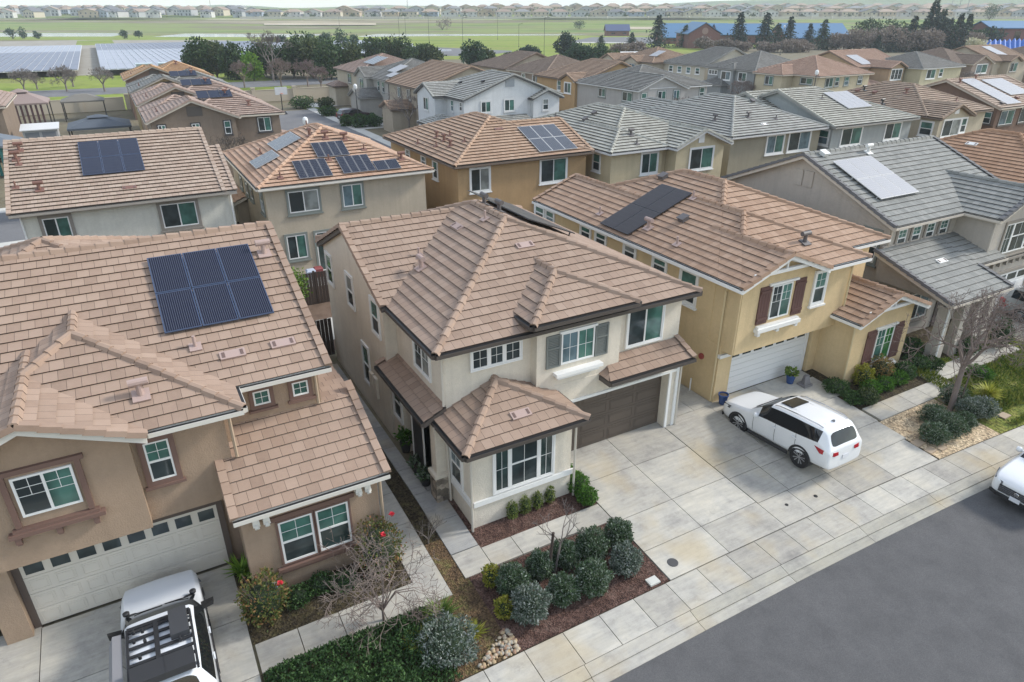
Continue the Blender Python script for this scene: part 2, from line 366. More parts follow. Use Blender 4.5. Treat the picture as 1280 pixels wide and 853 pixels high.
# ------------------------------------------------------------------ openings
def frame_of(t, c):
    """wall frames: F faces -Y, L faces -X. coordinate a runs along the wall (world x or y)"""
    if t == 'F': return lambda a, d, z: (a, c-d, z)
    if t == 'L': return lambda a, d, z: (c-d, a, z)
    if t == 'R': return lambda a, d, z: (c+d, a, z)
    return lambda a, d, z: (a, c+d, z)
def ring(mb, fr, a0, a1, z0, z1, w, d0, d1, mi=0):
    mb.lbox(fr, a0, a1, d0, d1, z1-w, z1, mi); mb.lbox(fr, a0, a1, d0, d1, z0, z0+w, mi)
    mb.lbox(fr, a0, a0+w, d0, d1, z0+w, z1-w, mi); mb.lbox(fr, a1-w, a1, d0, d1, z0+w, z1-w, mi)
def window(root, t, c, a0, a1, z0, z1, st='s', trim=WHITE, tw=.09, sill=True, fr_m=None, lite=False, panes=None):
    fr = frame_of(t, c); fw = .055 if a1-a0 > .6 else .045; m = MB()
    ring(m, fr, a0, a1, z0, z1, fw, -.05, .05)
    P = []
    i0, i1, j0, j1 = a0+fw, a1-fw, z0+fw, z1-fw
    flip = t == 'L'   # seen from outside, the left-hand pane is the far one
    if st[0] == 's' or st == 'door':
        mid = (a0+a1)/2
        if st != 'door': m.lbox(fr, mid-.03, mid+.03, -.05, .045, j0, j1); P = [(i0, mid-.03, j0, j1, 0 if not flip else 1), (mid+.03, i1, j0, j1, 1 if not flip else 0)]
        else: P = [(i0, i1, j0, j1, 0)]
    elif st[0] == 'h':
        mid = (z0+z1)/2; m.lbox(fr, i0, i1, -.05, .045, mid-.03, mid+.03); P = [(i0, i1, j0, mid-.03, 0), (i0, i1, mid+.03, j1, 1)]
    elif st == 'g': P = [(i0, i1, j0, j1, 1)]
    elif st == '3':
        w3 = (i1-i0)/3
        for k in (1, 2): m.lbox(fr, i0+w3*k-.07, i0+w3*k+.07, -.05, .05, j0, j1)
        P = [(i0+w3*k+(.07 if k else 0), i0+w3*(k+1)-(.07 if k < 2 else 0), j0, j1, 0) for k in range(3)]
    elif st == 'tri':
        q = (i1-i0)
        for k in (.24, .76): m.lbox(fr, i0+q*k-.07, i0+q*k+.07, -.05, .05, j0, j1)
        mid = (z0+z1)/2+.05; m.lbox(fr, i0+q*.24+.07, i0+q*.76-.07, -.05, .04, mid-.03, mid+.03)
        P = [(i0, i0+q*.24-.07, j0, j1, 2), (i0+q*.24+.07, i0+q*.76-.07, mid+.03, j1, 0), (i0+q*.24+.07, i0+q*.76-.07, j0, mid-.03, 0), (i0+q*.76+.07, i1, j0, j1, 2)]
    k_ = R.random(); gm = panes or ([G_DARK, G_GREEN, G_MID] if k_ < .52 else ([G_MID, G_GREEN, G_DARK] if k_ < .68 else ([G_DARK, G_PALE, G_MID] if k_ < .78 else ([G_BLUE, G_GREEN, G_MID] if k_ < .9 else [G_DARK, G_BLUE, G_MID]))))
    # muntin grids
    if 'g' in st and st != 'tri' or st in ('3', 'tri'):
        for (p0, p1, q0, q1, k) in P:
            if st == 'hg' and q0 < (z0+z1)/2: continue
            lo = q0 if st in ('hg', 'g', '3', 'tri', 'sgg') else (q0+q1)/2+.0
            mw = .007; cc = (p0+p1)/2; m.lbox(fr, cc-mw, cc+mw, -.02, .032, lo, q1)
            if st != 'tri' or k == 2: m.lbox(fr, p0, p1, -.02, .03, (lo+q1)/2-mw, (lo+q1)/2+mw)
            if st in ('sg', 'sgg'): m.lbox(fr, p0, p1, -.02, .031, lo+.001, lo+2*mw)
    o = m.build('window', fr_m or WHITE, root)
    for (p0, p1, q0, q1, k) in P:
        g = MB(); g.lbox(fr, p0-.01, p1+.01, -.04, .024, q0-.01, q1+.01); g.build('pane', gm[k % len(gm)], o)
    if trim is not None and tw > 0:
        g = MB(); ring(g, fr, a0-tw, a1+tw, z0-tw, z1+tw, tw-.003, -.04, .062)
        g.build('trim', trim, o)
        if sill: s_ = MB(); s_.lbox(fr, a0-tw-.06, a1+tw+.06, -.02, .12, z0-tw-.075, z0-tw-.002); s_.build('sill', trim, o)
    return o
def shutter(root, t, c, a0, a1, z0, z1, m, louver=False):
    fr = frame_of(t, c); b = MB()
    if louver:
        ring(b, fr, a0, a1, z0, z1, .055, 0, .06)
        b.lbox(fr, a0+.05, a1-.05, 0, .06, (z0+z1)/2-.03+.12, (z0+z1)/2+.03+.12)
        n = 18
        for k in range(n):
            z = z0+.06+(z1-z0-.12)*k/n; b.lbox(fr, a0+.05, a1-.05, 0, .035, z, z+(z1-z0)/n*.62)
    else:
        n = 4; w = (a1-a0)/n
        for k in range(n): b.lbox(fr, a0+k*w+.006, a0+(k+1)*w-.006, 0, .045, z0, z1)
        for z in (z0+.16, z1-.26): b.lbox(fr, a0+.02, a1-.02, .045, .08, z, z+.11)
    return b.build('shutter', m, root)
def garage_door(root, c, a0, a1, z0, z1, m, nx, nz, windows=False, trim=None, panel=True):
    fr = frame_of('F', c); b = MB(); b.lbox(fr, a0, a1, -.04, .0, z0, z1)
    h = (z1-z0)/nz; w = (a1-a0)/nx
    for j in range(nz):
        b.lbox(fr, a0, a1, .0, .022, z0+j*h+.006, z0+(j+1)*h-.006)
        if windows and j == nz-1: continue
        for i in range(nx):
            if not panel: continue
            x0, x1, q0, q1 = a0+i*w+.07, a0+(i+1)*w-.07, z0+j*h+.09, z0+(j+1)*h-.09
            ring(b, fr, x0, x1, q0, q1, .025, .022, .034); b.lbox(fr, x0+.06, x1-.06, .022, .032, q0+.06, q1-.06)
    o = b.build('garage_door', m, root)
    if windows:
        for i in range(windows):
            ww = (a1-a0)/windows; g = MB(); g.lbox(fr, a0+i*ww+.09, a0+(i+1)*ww-.09, .01, .03, z1-max(h-.1, .4), z1-.1); g.build('pane', G_DARK, o)
    if trim is not None:
        g = MB(); g.lbox(fr, a0-.16, a0-.002, -.02, .05, z0-.2, z1+.16); g.lbox(fr, a1+.002, a1+.16, -.02, .05, z0-.2, z1+.16); g.lbox(fr, a0, a1, -.02, .05, z1+.002, z1+.16)
        g.build('door_trim', trim, o)
    return o
def downpipe(root, pts, m, r=.04):
    b = MB()
    for p, q in zip(pts, pts[1:]): b.tube(p, q, r, n=6)
    return b.build('downpipe', m, root)

# ------------------------------------------------------------------ things bolted to a roof plane
def slope(ax, c0, ze, p, sgn=1):
    """point on a roof plane: a along the eave, r run up the slope from the eave, h above the surface"""
    s_ = math.sqrt(1+p*p)
    if ax == 'y': return lambda a, r, h: Vector((a, c0+sgn*(r-h*p/s_), ze+p*r+h/s_))
    return lambda a, r, h: Vector((c0+sgn*(r-h*p/s_), a, ze+p*r+h/s_))
def solar(roof, S, a0, a1, r0, r1, na, nr, cell, fr_m, h=.13, sty='g'):
    da, dr = (a1-a0)/na, (r1-r0)/nr
    for i in range(na):
        for j in range(nr):
            m = MB(); x0, x1, q0, q1 = a0+i*da+.012, a0+(i+1)*da-.012, r0+j*dr+.012, r0+(j+1)*dr-.012
            P = lambda a, r, k: S(a, r, h+k)
            def bx(x0, x1, q0, q1, k0, k1, mi): m.hexa([P(x0, q0, k0), P(x1, q0, k0), P(x1, q1, k0), P(x0, q1, k0), P(x0, q0, k1), P(x1, q0, k1), P(x1, q1, k1), P(x0, q1, k1)], mi)
            bx(x0, x1, q0, q1, -.02, .02, 1)
            e = .03; uv = [(0, 0), (1, 0), (1, 1), (0, 1)]
            m.poly([P(x0+e, q0+e, .024), P(x1-e, q0+e, .024), P(x1-e, q1-e, .024), P(x0+e, q1-e, .024)], 0, uv)
            if i == 0: bx(x0, x0+.04, q0+.2, q0+.24, -h+.02, -.02, 1)
            m.build('solar_panel', [cell, fr_m], roof, uv=True)
def solar_mat(name, c, line, nx, ny, lw=.07, rough=.18, spec=.22):
    if name in MATS: return MATS[name]
    m, nt, b = nmat(name)
    uv = nd(nt, 'ShaderNodeUVMap'); mp = nd(nt, 'ShaderNodeVectorMath', operation='MULTIPLY'); mp.inputs[1].default_value = (nx, ny, 1); lk(nt, uv.outputs[0], mp.inputs[0])
    fr = nd(nt, 'ShaderNodeVectorMath', operation='FRACTION'); lk(nt, mp.outputs[0], fr.inputs[0]); sp = nd(nt, 'ShaderNodeSeparateXYZ'); lk(nt, fr.outputs[0], sp.inputs[0])
    l1 = nd(nt, 'ShaderNodeMath', operation='LESS_THAN'); lk(nt, sp.outputs[0], l1.inputs[0]); l1.inputs[1].default_value = lw
    l2 = nd(nt, 'ShaderNodeMath', operation='LESS_THAN'); lk(nt, sp.outputs[1], l2.inputs[0]); l2.inputs[1].default_value = lw*.8 if ny > 1 else 0
    mx = nd(nt, 'ShaderNodeMath', operation='MAXIMUM'); lk(nt, l1.outputs[0], mx.inputs[0]); lk(nt, l2.outputs[0], mx.inputs[1])
    a = mixc(nt, mx.outputs[0], c, line); lk(nt, a, b.inputs['Base Color']); b.inputs['Roughness'].default_value = rough; b.inputs['Specular IOR Level'].default_value = spec
    MATS[name] = m; return m
VENTC = plain('vent_pink', (.36, .265, .235), .7); VENTR = plain('vent_rust', (.17, .085, .065), .7); VENTG = plain('vent_grey', (.10, .09, .09), .6)
def vent(roof, S, a, r, kind='flat', m=VENTC):
    b = MB()
    def P(x, y, h): return S(a+x*.8, r+y*.8, h)
    def bx(x0, x1, q0, q1, k0, k1, mi=0): b.hexa([P(x0, q0, k0), P(x1, q0, k0), P(x1, q1, k0), P(x0, q1, k0), P(x0, q0, k1), P(x1, q0, k1), P(x1, q1, k1), P(x0, q1, k1)], mi)
    if kind == 'flat':      # flush vent shaped like two tiles with louvred ends
        bx(-.42, .42, -.17, .17, .03, .085); bx(-.35, -.25, -.11, .11, .086, .095, 2); bx(.25, .35, -.11, .11, .086, .095, 2)
    elif kind == 'pipe':
        bx(-.2, .2, -.2, .16, .05, .085); p = P(0, 0, .06); b.tube(p, p+Vector((0, 0, .32)), .045, n=8)
    elif kind == 'hood':    # furnace flue with a T-shaped cowl
        bx(-.25, .25, -.25, .2, .05, .09); p = P(0, 0, .06); b.tube(p, p+Vector((0, 0, .3)), .08, n=10); q = p+Vector((0, 0, .36))
        e = (P(.28, 0, 0)-P(-.28, 0, 0))*.5; b.tube(q-e, q+e, .1, n=10)
    elif kind == 'box':
        bx(-.22, .22, -.2, .2, .04, .2); bx(-.26, .26, -.24, .24, .201, .24)
    return b.build('roof_vent', [m, BLACK, plain('vent_louvre', (.13, .085, .075), .8)], roof)
# ================================================================== front row
# ---- house with two-tone pink tiles at the left (tan stucco)
W_A = stucco('stucco_tan', (.36, .265, .19)); W_B = stucco('stucco_beige', (.69, .63, .53)); W_C = stucco('stucco_yellow', (.64, .49, .285)); W_D = stucco('stucco_greige', (.47, .425, .37))
T_A = rooftile('tile_pink', (0.279, 0.196, 0.147), (0.341, 0.248, 0.190)); T_B = rooftile('tile_brown', (0.271, 0.192, 0.145), (0.324, 0.238, 0.184))
T_C = rooftile('tile_orange', (.295, .19, .13), (.365, .25, .18)); T_D = rooftile('tile_grey', (0.192, 0.196, 0.184), (0.252, 0.252, 0.236), stain=.15)
SOL_A = solar_mat('solar_ribbed', (.010, .012, .026), (.06, .07, .10), 16, 1, .32, .2, .12); SOLF = plain('solar_frame_blue', (.08, .11, .18), .35, .6)
SOL_B = solar_mat('solar_black', (.03, .026, .028), (.05, .045, .05), 10, 6, .06, .3); SOLK = plain('solar_frame_black', (.05, .05, .055), .4, .3)
SOL_L = solar_mat('solar_pale', (.32, .32, .335), (.43, .43, .43), 6, 10, .08, .4); SOLW = plain('solar_frame_silver', (.5, .5, .5), .45, .3)
SOL_D = solar_mat('solar_navy', (.02, .025, .045), (.05, .06, .085), 10, 6, .05, .15); SOL_G = solar_mat('solar_gridded', (.014, .017, .03), (.20, .21, .23), 6, 10, .05, .2)
SOL_M = solar_mat('solar_steel', (.06, .068, .085), (.17, .18, .2), 6, 10, .05, .2)

def house_A():
    h = empty('house', (-1, 17, 0), 'tan stucco house with pinkish roof tiles, six dark solar panels and cream garage door', 'house')
    r = Roof()
    r.rect(-7.2, 3.85, 17.4, 30.0, 5.45, .40, 'x', 'g', 'g', (.4, .3, .4, .4))
    r.plane([(-5.6, 18.3, 5.46), (-5.6, 24, 5.46), (-2.16, 24, 6.905), (-2.16, 19.64, 6.905), (-3.3, 18.5, 6.426)]); r.plane([(1.28, 16.2, 5.46), (1.28, 24, 5.46), (-2.16, 24, 6.905), (-2.16, 19.64, 6.905)])
    r.plane([(-.96, 16.2, 5.46), (1.28, 16.2, 5.46), (-2.16, 19.64, 6.905), (-3.26, 18.56, 6.45)]); r.cap((-3.26, 18.56, 6.45), (-2.16, 19.64, 6.905)); r.cap((1.28, 16.2, 5.46), (-2.16, 19.64, 6.905)); r.cap((-2.16, 19.64, 6.905), (-2.16, 21.2, 6.905))
    r.gutter((-.9, 16.2, 5.46), (1.28, 16.2, 5.46), (0, -1, 0)); r.gutter((1.28, 16.2, 5.46), (1.28, 17.4, 5.46), (1, 0, 0))
    r.rect(-5.62, -.94, 15.95, 20, 5.47, .42, 'y', 'g', 'o', (.35, .42, .55, 0), zb=2.5, sides='')
    r.w.box(-1.38, .82, 16.8, 19, 2.5, 5.45)      # wall beside the gable
    r.w.box(-5.2, -4.63, 16.9, 19, -.6, 2.5); r.w.box(.22, 1.0, 17.3, 19, -.6, 5); r.w.box(-5.2, .5, 18, 19, -.3, 2.5); r.w.box(-4.7, .3, 17.22, 17.4, 2.15, 2.52)
    # small hip roof behind the ridge
    r.rect(-6.6, .2, 25.6, 32.5, 5.6, .42, 'y', 'h', 'h', walls=False)
    # porch shed roof in front of the right-hand wall
    r.plane([(.44, 15.1, 3.0), (4.55, 15.1, 3.0), (4.55, 17.85, 4.1), (.44, 17.85, 4.1)])
    r.rake((4.55, 15.1, 3.0), (4.55, 18.3, 4.28), (1, 0, 0)); r.rake((.44, 15.1, 3.0), (.44, 16.85, 3.7), (-1, 0, 0)); r.gutter((.44, 15.1, 3.0), (4.55, 15.1, 3.0), (0, -1, 0))
    r.plane([(3.5, 17.85, 4.1), (4.55, 17.85, 4.1), (4.55, 22, 3.75), (3.5, 22, 4.15)], False)
    r.w.box(.62, 4.3, 15.5, 17.9, -.6, 2.95); r.w.prism([(4.05, 15.5, 2.9), (4.05, 22, 2.9), (4.05, 22, 3.8), (4.05, 17.85, 3.9), (4.05, 15.6, 3.0)], (.25, 0, 0)); r.w.box(3.4, 4.3, 17.9, 28, -.6, 3.7)
    roof = r.finish(h, T_A, CREAMT if 0 else plain('trim_offwhite', (.60, .575, .52), .55), W_A)
    B = REDBR
    w = window(h, 'F', 16.5, -3.82, -2.6, 3.86, 4.94, 'sg', None)
    fr = frame_of('F', 16.5); t = MB()
    t.lbox(fr, -4.12, -2.32, 0, .1, 5.05, 5.17); t.lbox(fr, -4.02, -3.9, 0, .09, 3.62, 5.05); t.lbox(fr, -2.53, -2.41, 0, .09, 3.62, 5.05)
    t.build('trim', B, w)
    s_ = MB(); s_.lbox(fr, -4.2, -2.22, 0, .2, 3.42, 3.52); s_.lbox(fr, -4.1, -2.32, 0, .14, 3.52, 3.6)
    for x in (-4.05, -3.22, -2.45): s_.lbox(fr, x-.06, x+.06, 0, .17, 3.24, 3.42); s_.lbox(fr, x-.05, x+.05, 0, .1, 3.16, 3.24)
    s_.build('sill', B, w)
    window(h, 'F', 16.8, -1.11, -.54, 3.68, 4.82, 'hg', B, .13)
    for a in (1.72, 2.79): window(h, 'F', 17.8, a, a+.44, 4.55, 4.99, 'g', B, .11)
    for a in (1.5, 2.5): window(h, 'F', 15.5, a, a+.9, .78, 2.2, 'hg', B, .06, sill=False)
    s_ = MB(); fr = frame_of('F', 15.5); s_.lbox(fr, 1.3, 3.65, 0, .14, .58, .68); s_.lbox(fr, 1.38, 3.55, 0, .09, .48, .58); s_.build('window_ledge', B, h); s_ = MB(); s_.lbox(fr, 1.3, 3.6, 0, .07, 2.28, 2.42); s_.build('window_head', B, h)
    garage_door(h, 17.2, -4.46, .18, .03, 2.15, plain('garage_cream', (.60, .555, .48), .5), 8, 4, windows=8, trim=plain('garage_brown', (.10, .075, .062), .7))
    S = slope('y', 17.4, 5.45, .40)
    solar(roof, S, -.05, 2.92, 2.2, 5.32, 3, 2, SOL_A, SOLF)
    vent(roof, S, 3.3, 4.85, 'hood'); vent(roof, S, .62, 1.6, 'pipe'); vent(roof, S, 1.48, 1.08, 'flat'); vent(roof, S, 2.85, 1.1, 'flat')
    vent(roof, slope('y', 16.2, 5.46, .42), -.87, 1.02, 'hood')
    dm = plain('pipe_tan', (.36, .28, .2), .6)
    downpipe(h, [(.95, 16.74, 5.25), (.95, 16.74, 3.75)], dm, .045); downpipe(h, [(3.45, 17.74, 5.2), (3.45, 17.74, 4.15)], dm, .045); downpipe(h, [(4.36, 15.44, 2.8), (4.36, 15.44, -.1)], dm, .045)
    lm = plain('floodlight_white', (.7, .68, .62), .5)
    for x in (.98, 1.24, 3.72, 3.98):
        b = MB(); b.hexa([(x-.09, 15.28, 2.42), (x+.09, 15.28, 2.42), (x+.09, 15.5, 2.42), (x-.09, 15.5, 2.42), (x-.07, 15.36, 2.72), (x+.07, 15.36, 2.72), (x+.07, 15.5, 2.72), (x-.07, 15.5, 2.72)]); b.tube((x, 15.3, 2.46), (x, 15.22, 2.4), .06); b.build('floodlight', lm, h)
    b = MB(); b.box(.16, .42, 16.9, 17.16, 2.52, 2.62); b.build('garage_lamp', lm, h)
house_A()

def house_B():
    h = empty('house', (12, 17, 0), 'beige stucco house with brown hip roof, brown garage door and grey shutters', 'house')
    r = Roof()
    r.rect(6.7, 17.0, 16.55, 29.5, 5.45, .41, 'y', 'h', 'h', (.4, .4, .45, .5), sides='r'); r.gutter((6.7, 16.55, 5.45), (6.7, 20.6, 5.45), (-1, 0, 0))
    r.rect(6.5, 11.4, 20.65, 28.85, 5.47, .43, 'x', 'g', 'o', (.16, 0, .4, .4))
    r.rect(9.82, 13.92, 16.2, 20.5, 5.80, .385, 'y', 'h', 'o', (.4, .35, .42, 0), zb=2.6)
    r.rect(6.7, 10.98, 14.7, 19, 3.0, .42, 'y', 'h', 'o', (.4, .3, .43, 0))
    r.plane([(6.36, 16.9, 3.02), (6.36, 21.3, 3.02), (7.12, 21.3, 3.38), (7.12, 16.9, 3.38)]); r.gutter((6.36, 16.9, 3.02), (6.36, 21.3, 3.02), (-1, 0, 0))
    r.rake((6.36, 21.3, 3.02), (6.75, 21.3, 3.2), (0, 1, 0))
    r.plane([(12.75, 15.98, 3.15), (16.55, 15.98, 3.15), (16.55, 16.98, 3.55), (13.3, 16.98, 3.55)]); r.gutter((12.75, 15.98, 3.15), (16.55, 15.98, 3.15), (0, -1, 0)); r.plane([(12.75, 15.98, 3.15), (12.75, 16.7, 3.15), (13.2, 16.7, 3.42)])
    r.rake((16.55, 15.98, 3.15), (16.55, 17.02, 3.57), (1, 0, 0))
    # garage front: header and two piers in the lower wall, door recessed
    r.w.box(10.6, 16.42, 16.6, 17.0, 2.38, 3.2); r.w.box(15.98, 16.42, 16.6, 17.9, -.6, 2.38); r.w.box(10.6, 11.0, 16.6, 17.9, -.6, 2.38)
    r.w.box(6.735, 7.3, 19.9, 21.0, -.6, 3.1)
    r.w.box(6.62, 7.2, 16.75, 17.15, -.6, 2.85)    # porch pier
    roof = r.finish(h, T_B, BROWN, W_B, plain('gutter_brown', (.07, .058, .05), .5))
    # main walls leave the garage recess free: the wall mesh covers it with the door set in front
    b = MB(); fr = frame_of('L', 6.62)
    stone = ground_mat('ledge_stone', [(.3, (.16, .14, .12)), (.55, (.33, .28, .22)), (.8, (.22, .2, .18))], 3.2, 3, bmp=.6, bscale=9, voro=5)
    b.box(6.56, 7.24, 16.69, 17.2, -.6, .95); b.build('stone_base', stone, h)
    b = MB(); b.box(6.5, 7.27, 16.63, 17.22, .952, 1.08); b.build('stone_cap', W_B, h)
    GS = plain('shutter_grey', (.16, .175, .165), .6)
    window(h, 'F', 16.98, 8.06, 9.82, 4.38, 5.06, '3', WHITE, .05, sill=False)
    w = window(h, 'F', 16.62, 11.13, 12.45, 3.95, 5.1, 'sgg', None); fr = frame_of('F', 16.62); t = MB(); t.lbox(fr, 11.05, 12.53, 0, .09, 5.105, 5.18); t.build('trim', WHITE, w)
    t = MB(); t.lbox(fr, 10.85, 12.72, 0, .26, 3.62, 3.74); t.lbox(fr, 10.95, 12.62, 0, .18, 3.50, 3.62); t.build('sill', WHITE, w)
    shutter(h, 'F', 16.62, 10.56, 11.1, 3.93, 5.1, GS, True); shutter(h, 'F', 16.62, 12.48, 13.02, 3.93, 5.1, GS, True)
    window(h, 'F', 16.98, 14.14, 15.72, 3.72, 5.1, 's', WHITE, .06, sill=False)
    window(h, 'F', 15.13, 7.84, 9.96, 1.0, 2.62, 'tri', WHITE, .06, sill=False)
    window(h, 'L', 7.1, 15.83, 16.62, .98, 2.3, 'hg', WHITE, .07, sill=False); window(h, 'L', 7.1, 18.0, 19.28, 3.8, 4.95, 'sg', WHITE, .07, sill=False)
    for a in (27.3, 24.43, 21.47): window(h, 'L', 6.66, a, a+.8, 3.95, 5.24, 'h', WHITE, .08, sill=False)
    window(h, 'L', 6.66, 23.2, 23.95, 1.1, 2.75, 'h', WHITE, .08, sill=False); window(h, 'L', 6.73, 20.0, 20.75, 1.2, 2.5, 'h', WHITE, .08, sill=False)
    b = MB(); b.box(7.05, 10.75, 15.05, 15.12, .72, .9); b.box(7.02, 7.1, 15.05, 16.7, .72, .9); b.build('trim_band', WHITE, h)
    garage_door(h, 16.97, 11.02, 15.97, .02, 2.36, plain('garage_brown_paint', (.095, .075, .06), .5), 4, 4)
    b = MB(); b.box(10.95, 16.44, 16.55, 16.6, 2.37, 2.47); b.box(15.99, 16.1, 16.55, 16.6, -.5, 2.37); b.box(16.32, 16.45, 16.54, 16.6, -.5, 3.0); b.build('garage_trim', WHITE, h)
    # front door in the recess by the stone pier
    b = MB(); b.box(6.705, 6.72, 18.05, 18.95, 0, 2.2); d = b.build('front_door', plain('door_dark', (.02, .018, .02), .5), h)
    b = MB(); b.box(6.69, 6.72, 17.95, 18.05, 0, 2.3); b.box(6.69, 6.72, 18.95, 19.05, 0, 2.3); b.box(6.69, 6.72, 17.95, 19.05, 2.2, 2.3); b.build('door_frame', WHITE, d)
    for p in ([(7.02, 15.03, 2.85), (7.02, 15.03, -.3)], [(7.04, 16.93, 5.2), (7.04, 16.93, 3.4)], [(16.5, 16.52, 3.0), (16.5, 16.52, 0)], [(6.58, 16.68, 2.9), (6.95, 16.6, 2.6), (7.0, 16.6, .0)], [(10.74, 15.0, 2.85), (10.74, 15.0, -.3)]):
        downpipe(h, p, plain('pipe_beige', (.55, .51, .44), .5))
    b = MB(); b.box(15.5, 16.05, 16.57, 16.6, 2.78, 2.98); o = b.build('house_number_plate', plain('plate_pale', (.6, .58, .53), .5), h)
    text('number', '1243', (15.775, 16.56, 2.82), .17, 'F', BLACK, o)
    for y in (22.35, 22.8):
        b = MB(); b.box(6.56, 6.66, y, y+.35, .95, 1.85); b.build('meter_box', W_B, h)
    S = slope('x', 6.7, 5.45, .41); vent(roof, S, 21.7, 1.76, 'hood'); vent(roof, S, 22.6, 2.05, 'pipe'); vent(roof, S, 22.4, 4.7, 'pipe'); vent(roof, S, 23.1, 3.85, 'flat')
    vent(roof, slope('y', 16.55, 5.45, .41), 11.8, 3.6, 'flat'); vent(roof, slope('y', 14.7, 3.0, .42), 8.95, .75, 'flat')
    S = slope('x', 17.0, 5.45, .41, -1); solar(roof, S, 21.9, 27.2, 1.9, 4.1, 3, 1, SOL_B, SOLK, .2)
    vent(roof, S, 24.6, 4.55, 'hood', VENTG); vent(roof, S, 23.4, 4.5, 'hood', VENTG)
def text(name, s, loc, size, face, m, parent, ext=.004):
    c = bpy.data.curves.new(name, 'FONT'); c.body = s; c.size = size; c.align_x = 'CENTER'; c.extrude = ext
    o = bpy.data.objects.new(name, c); me = bpy.data.meshes.new_from_object(o); bpy.data.objects.remove(o)
    rot = {'F': Matrix.Rotation(math.pi/2, 4, 'X'), 'L': Matrix.Rotation(-math.pi/2, 4, 'Z') @ Matrix.Rotation(math.pi/2, 4, 'X')}[face]
    off = Vector((0, 0, 0)); p = parent
    while p is not None: off += p.location; p = p.parent
    me.transform(Matrix.Translation(Vector(loc)-off) @ rot); me.materials.clear(); me.materials.append(m)
    o = bpy.data.objects.new(name, me); col.objects.link(o); o.parent = parent; return o
house_B()

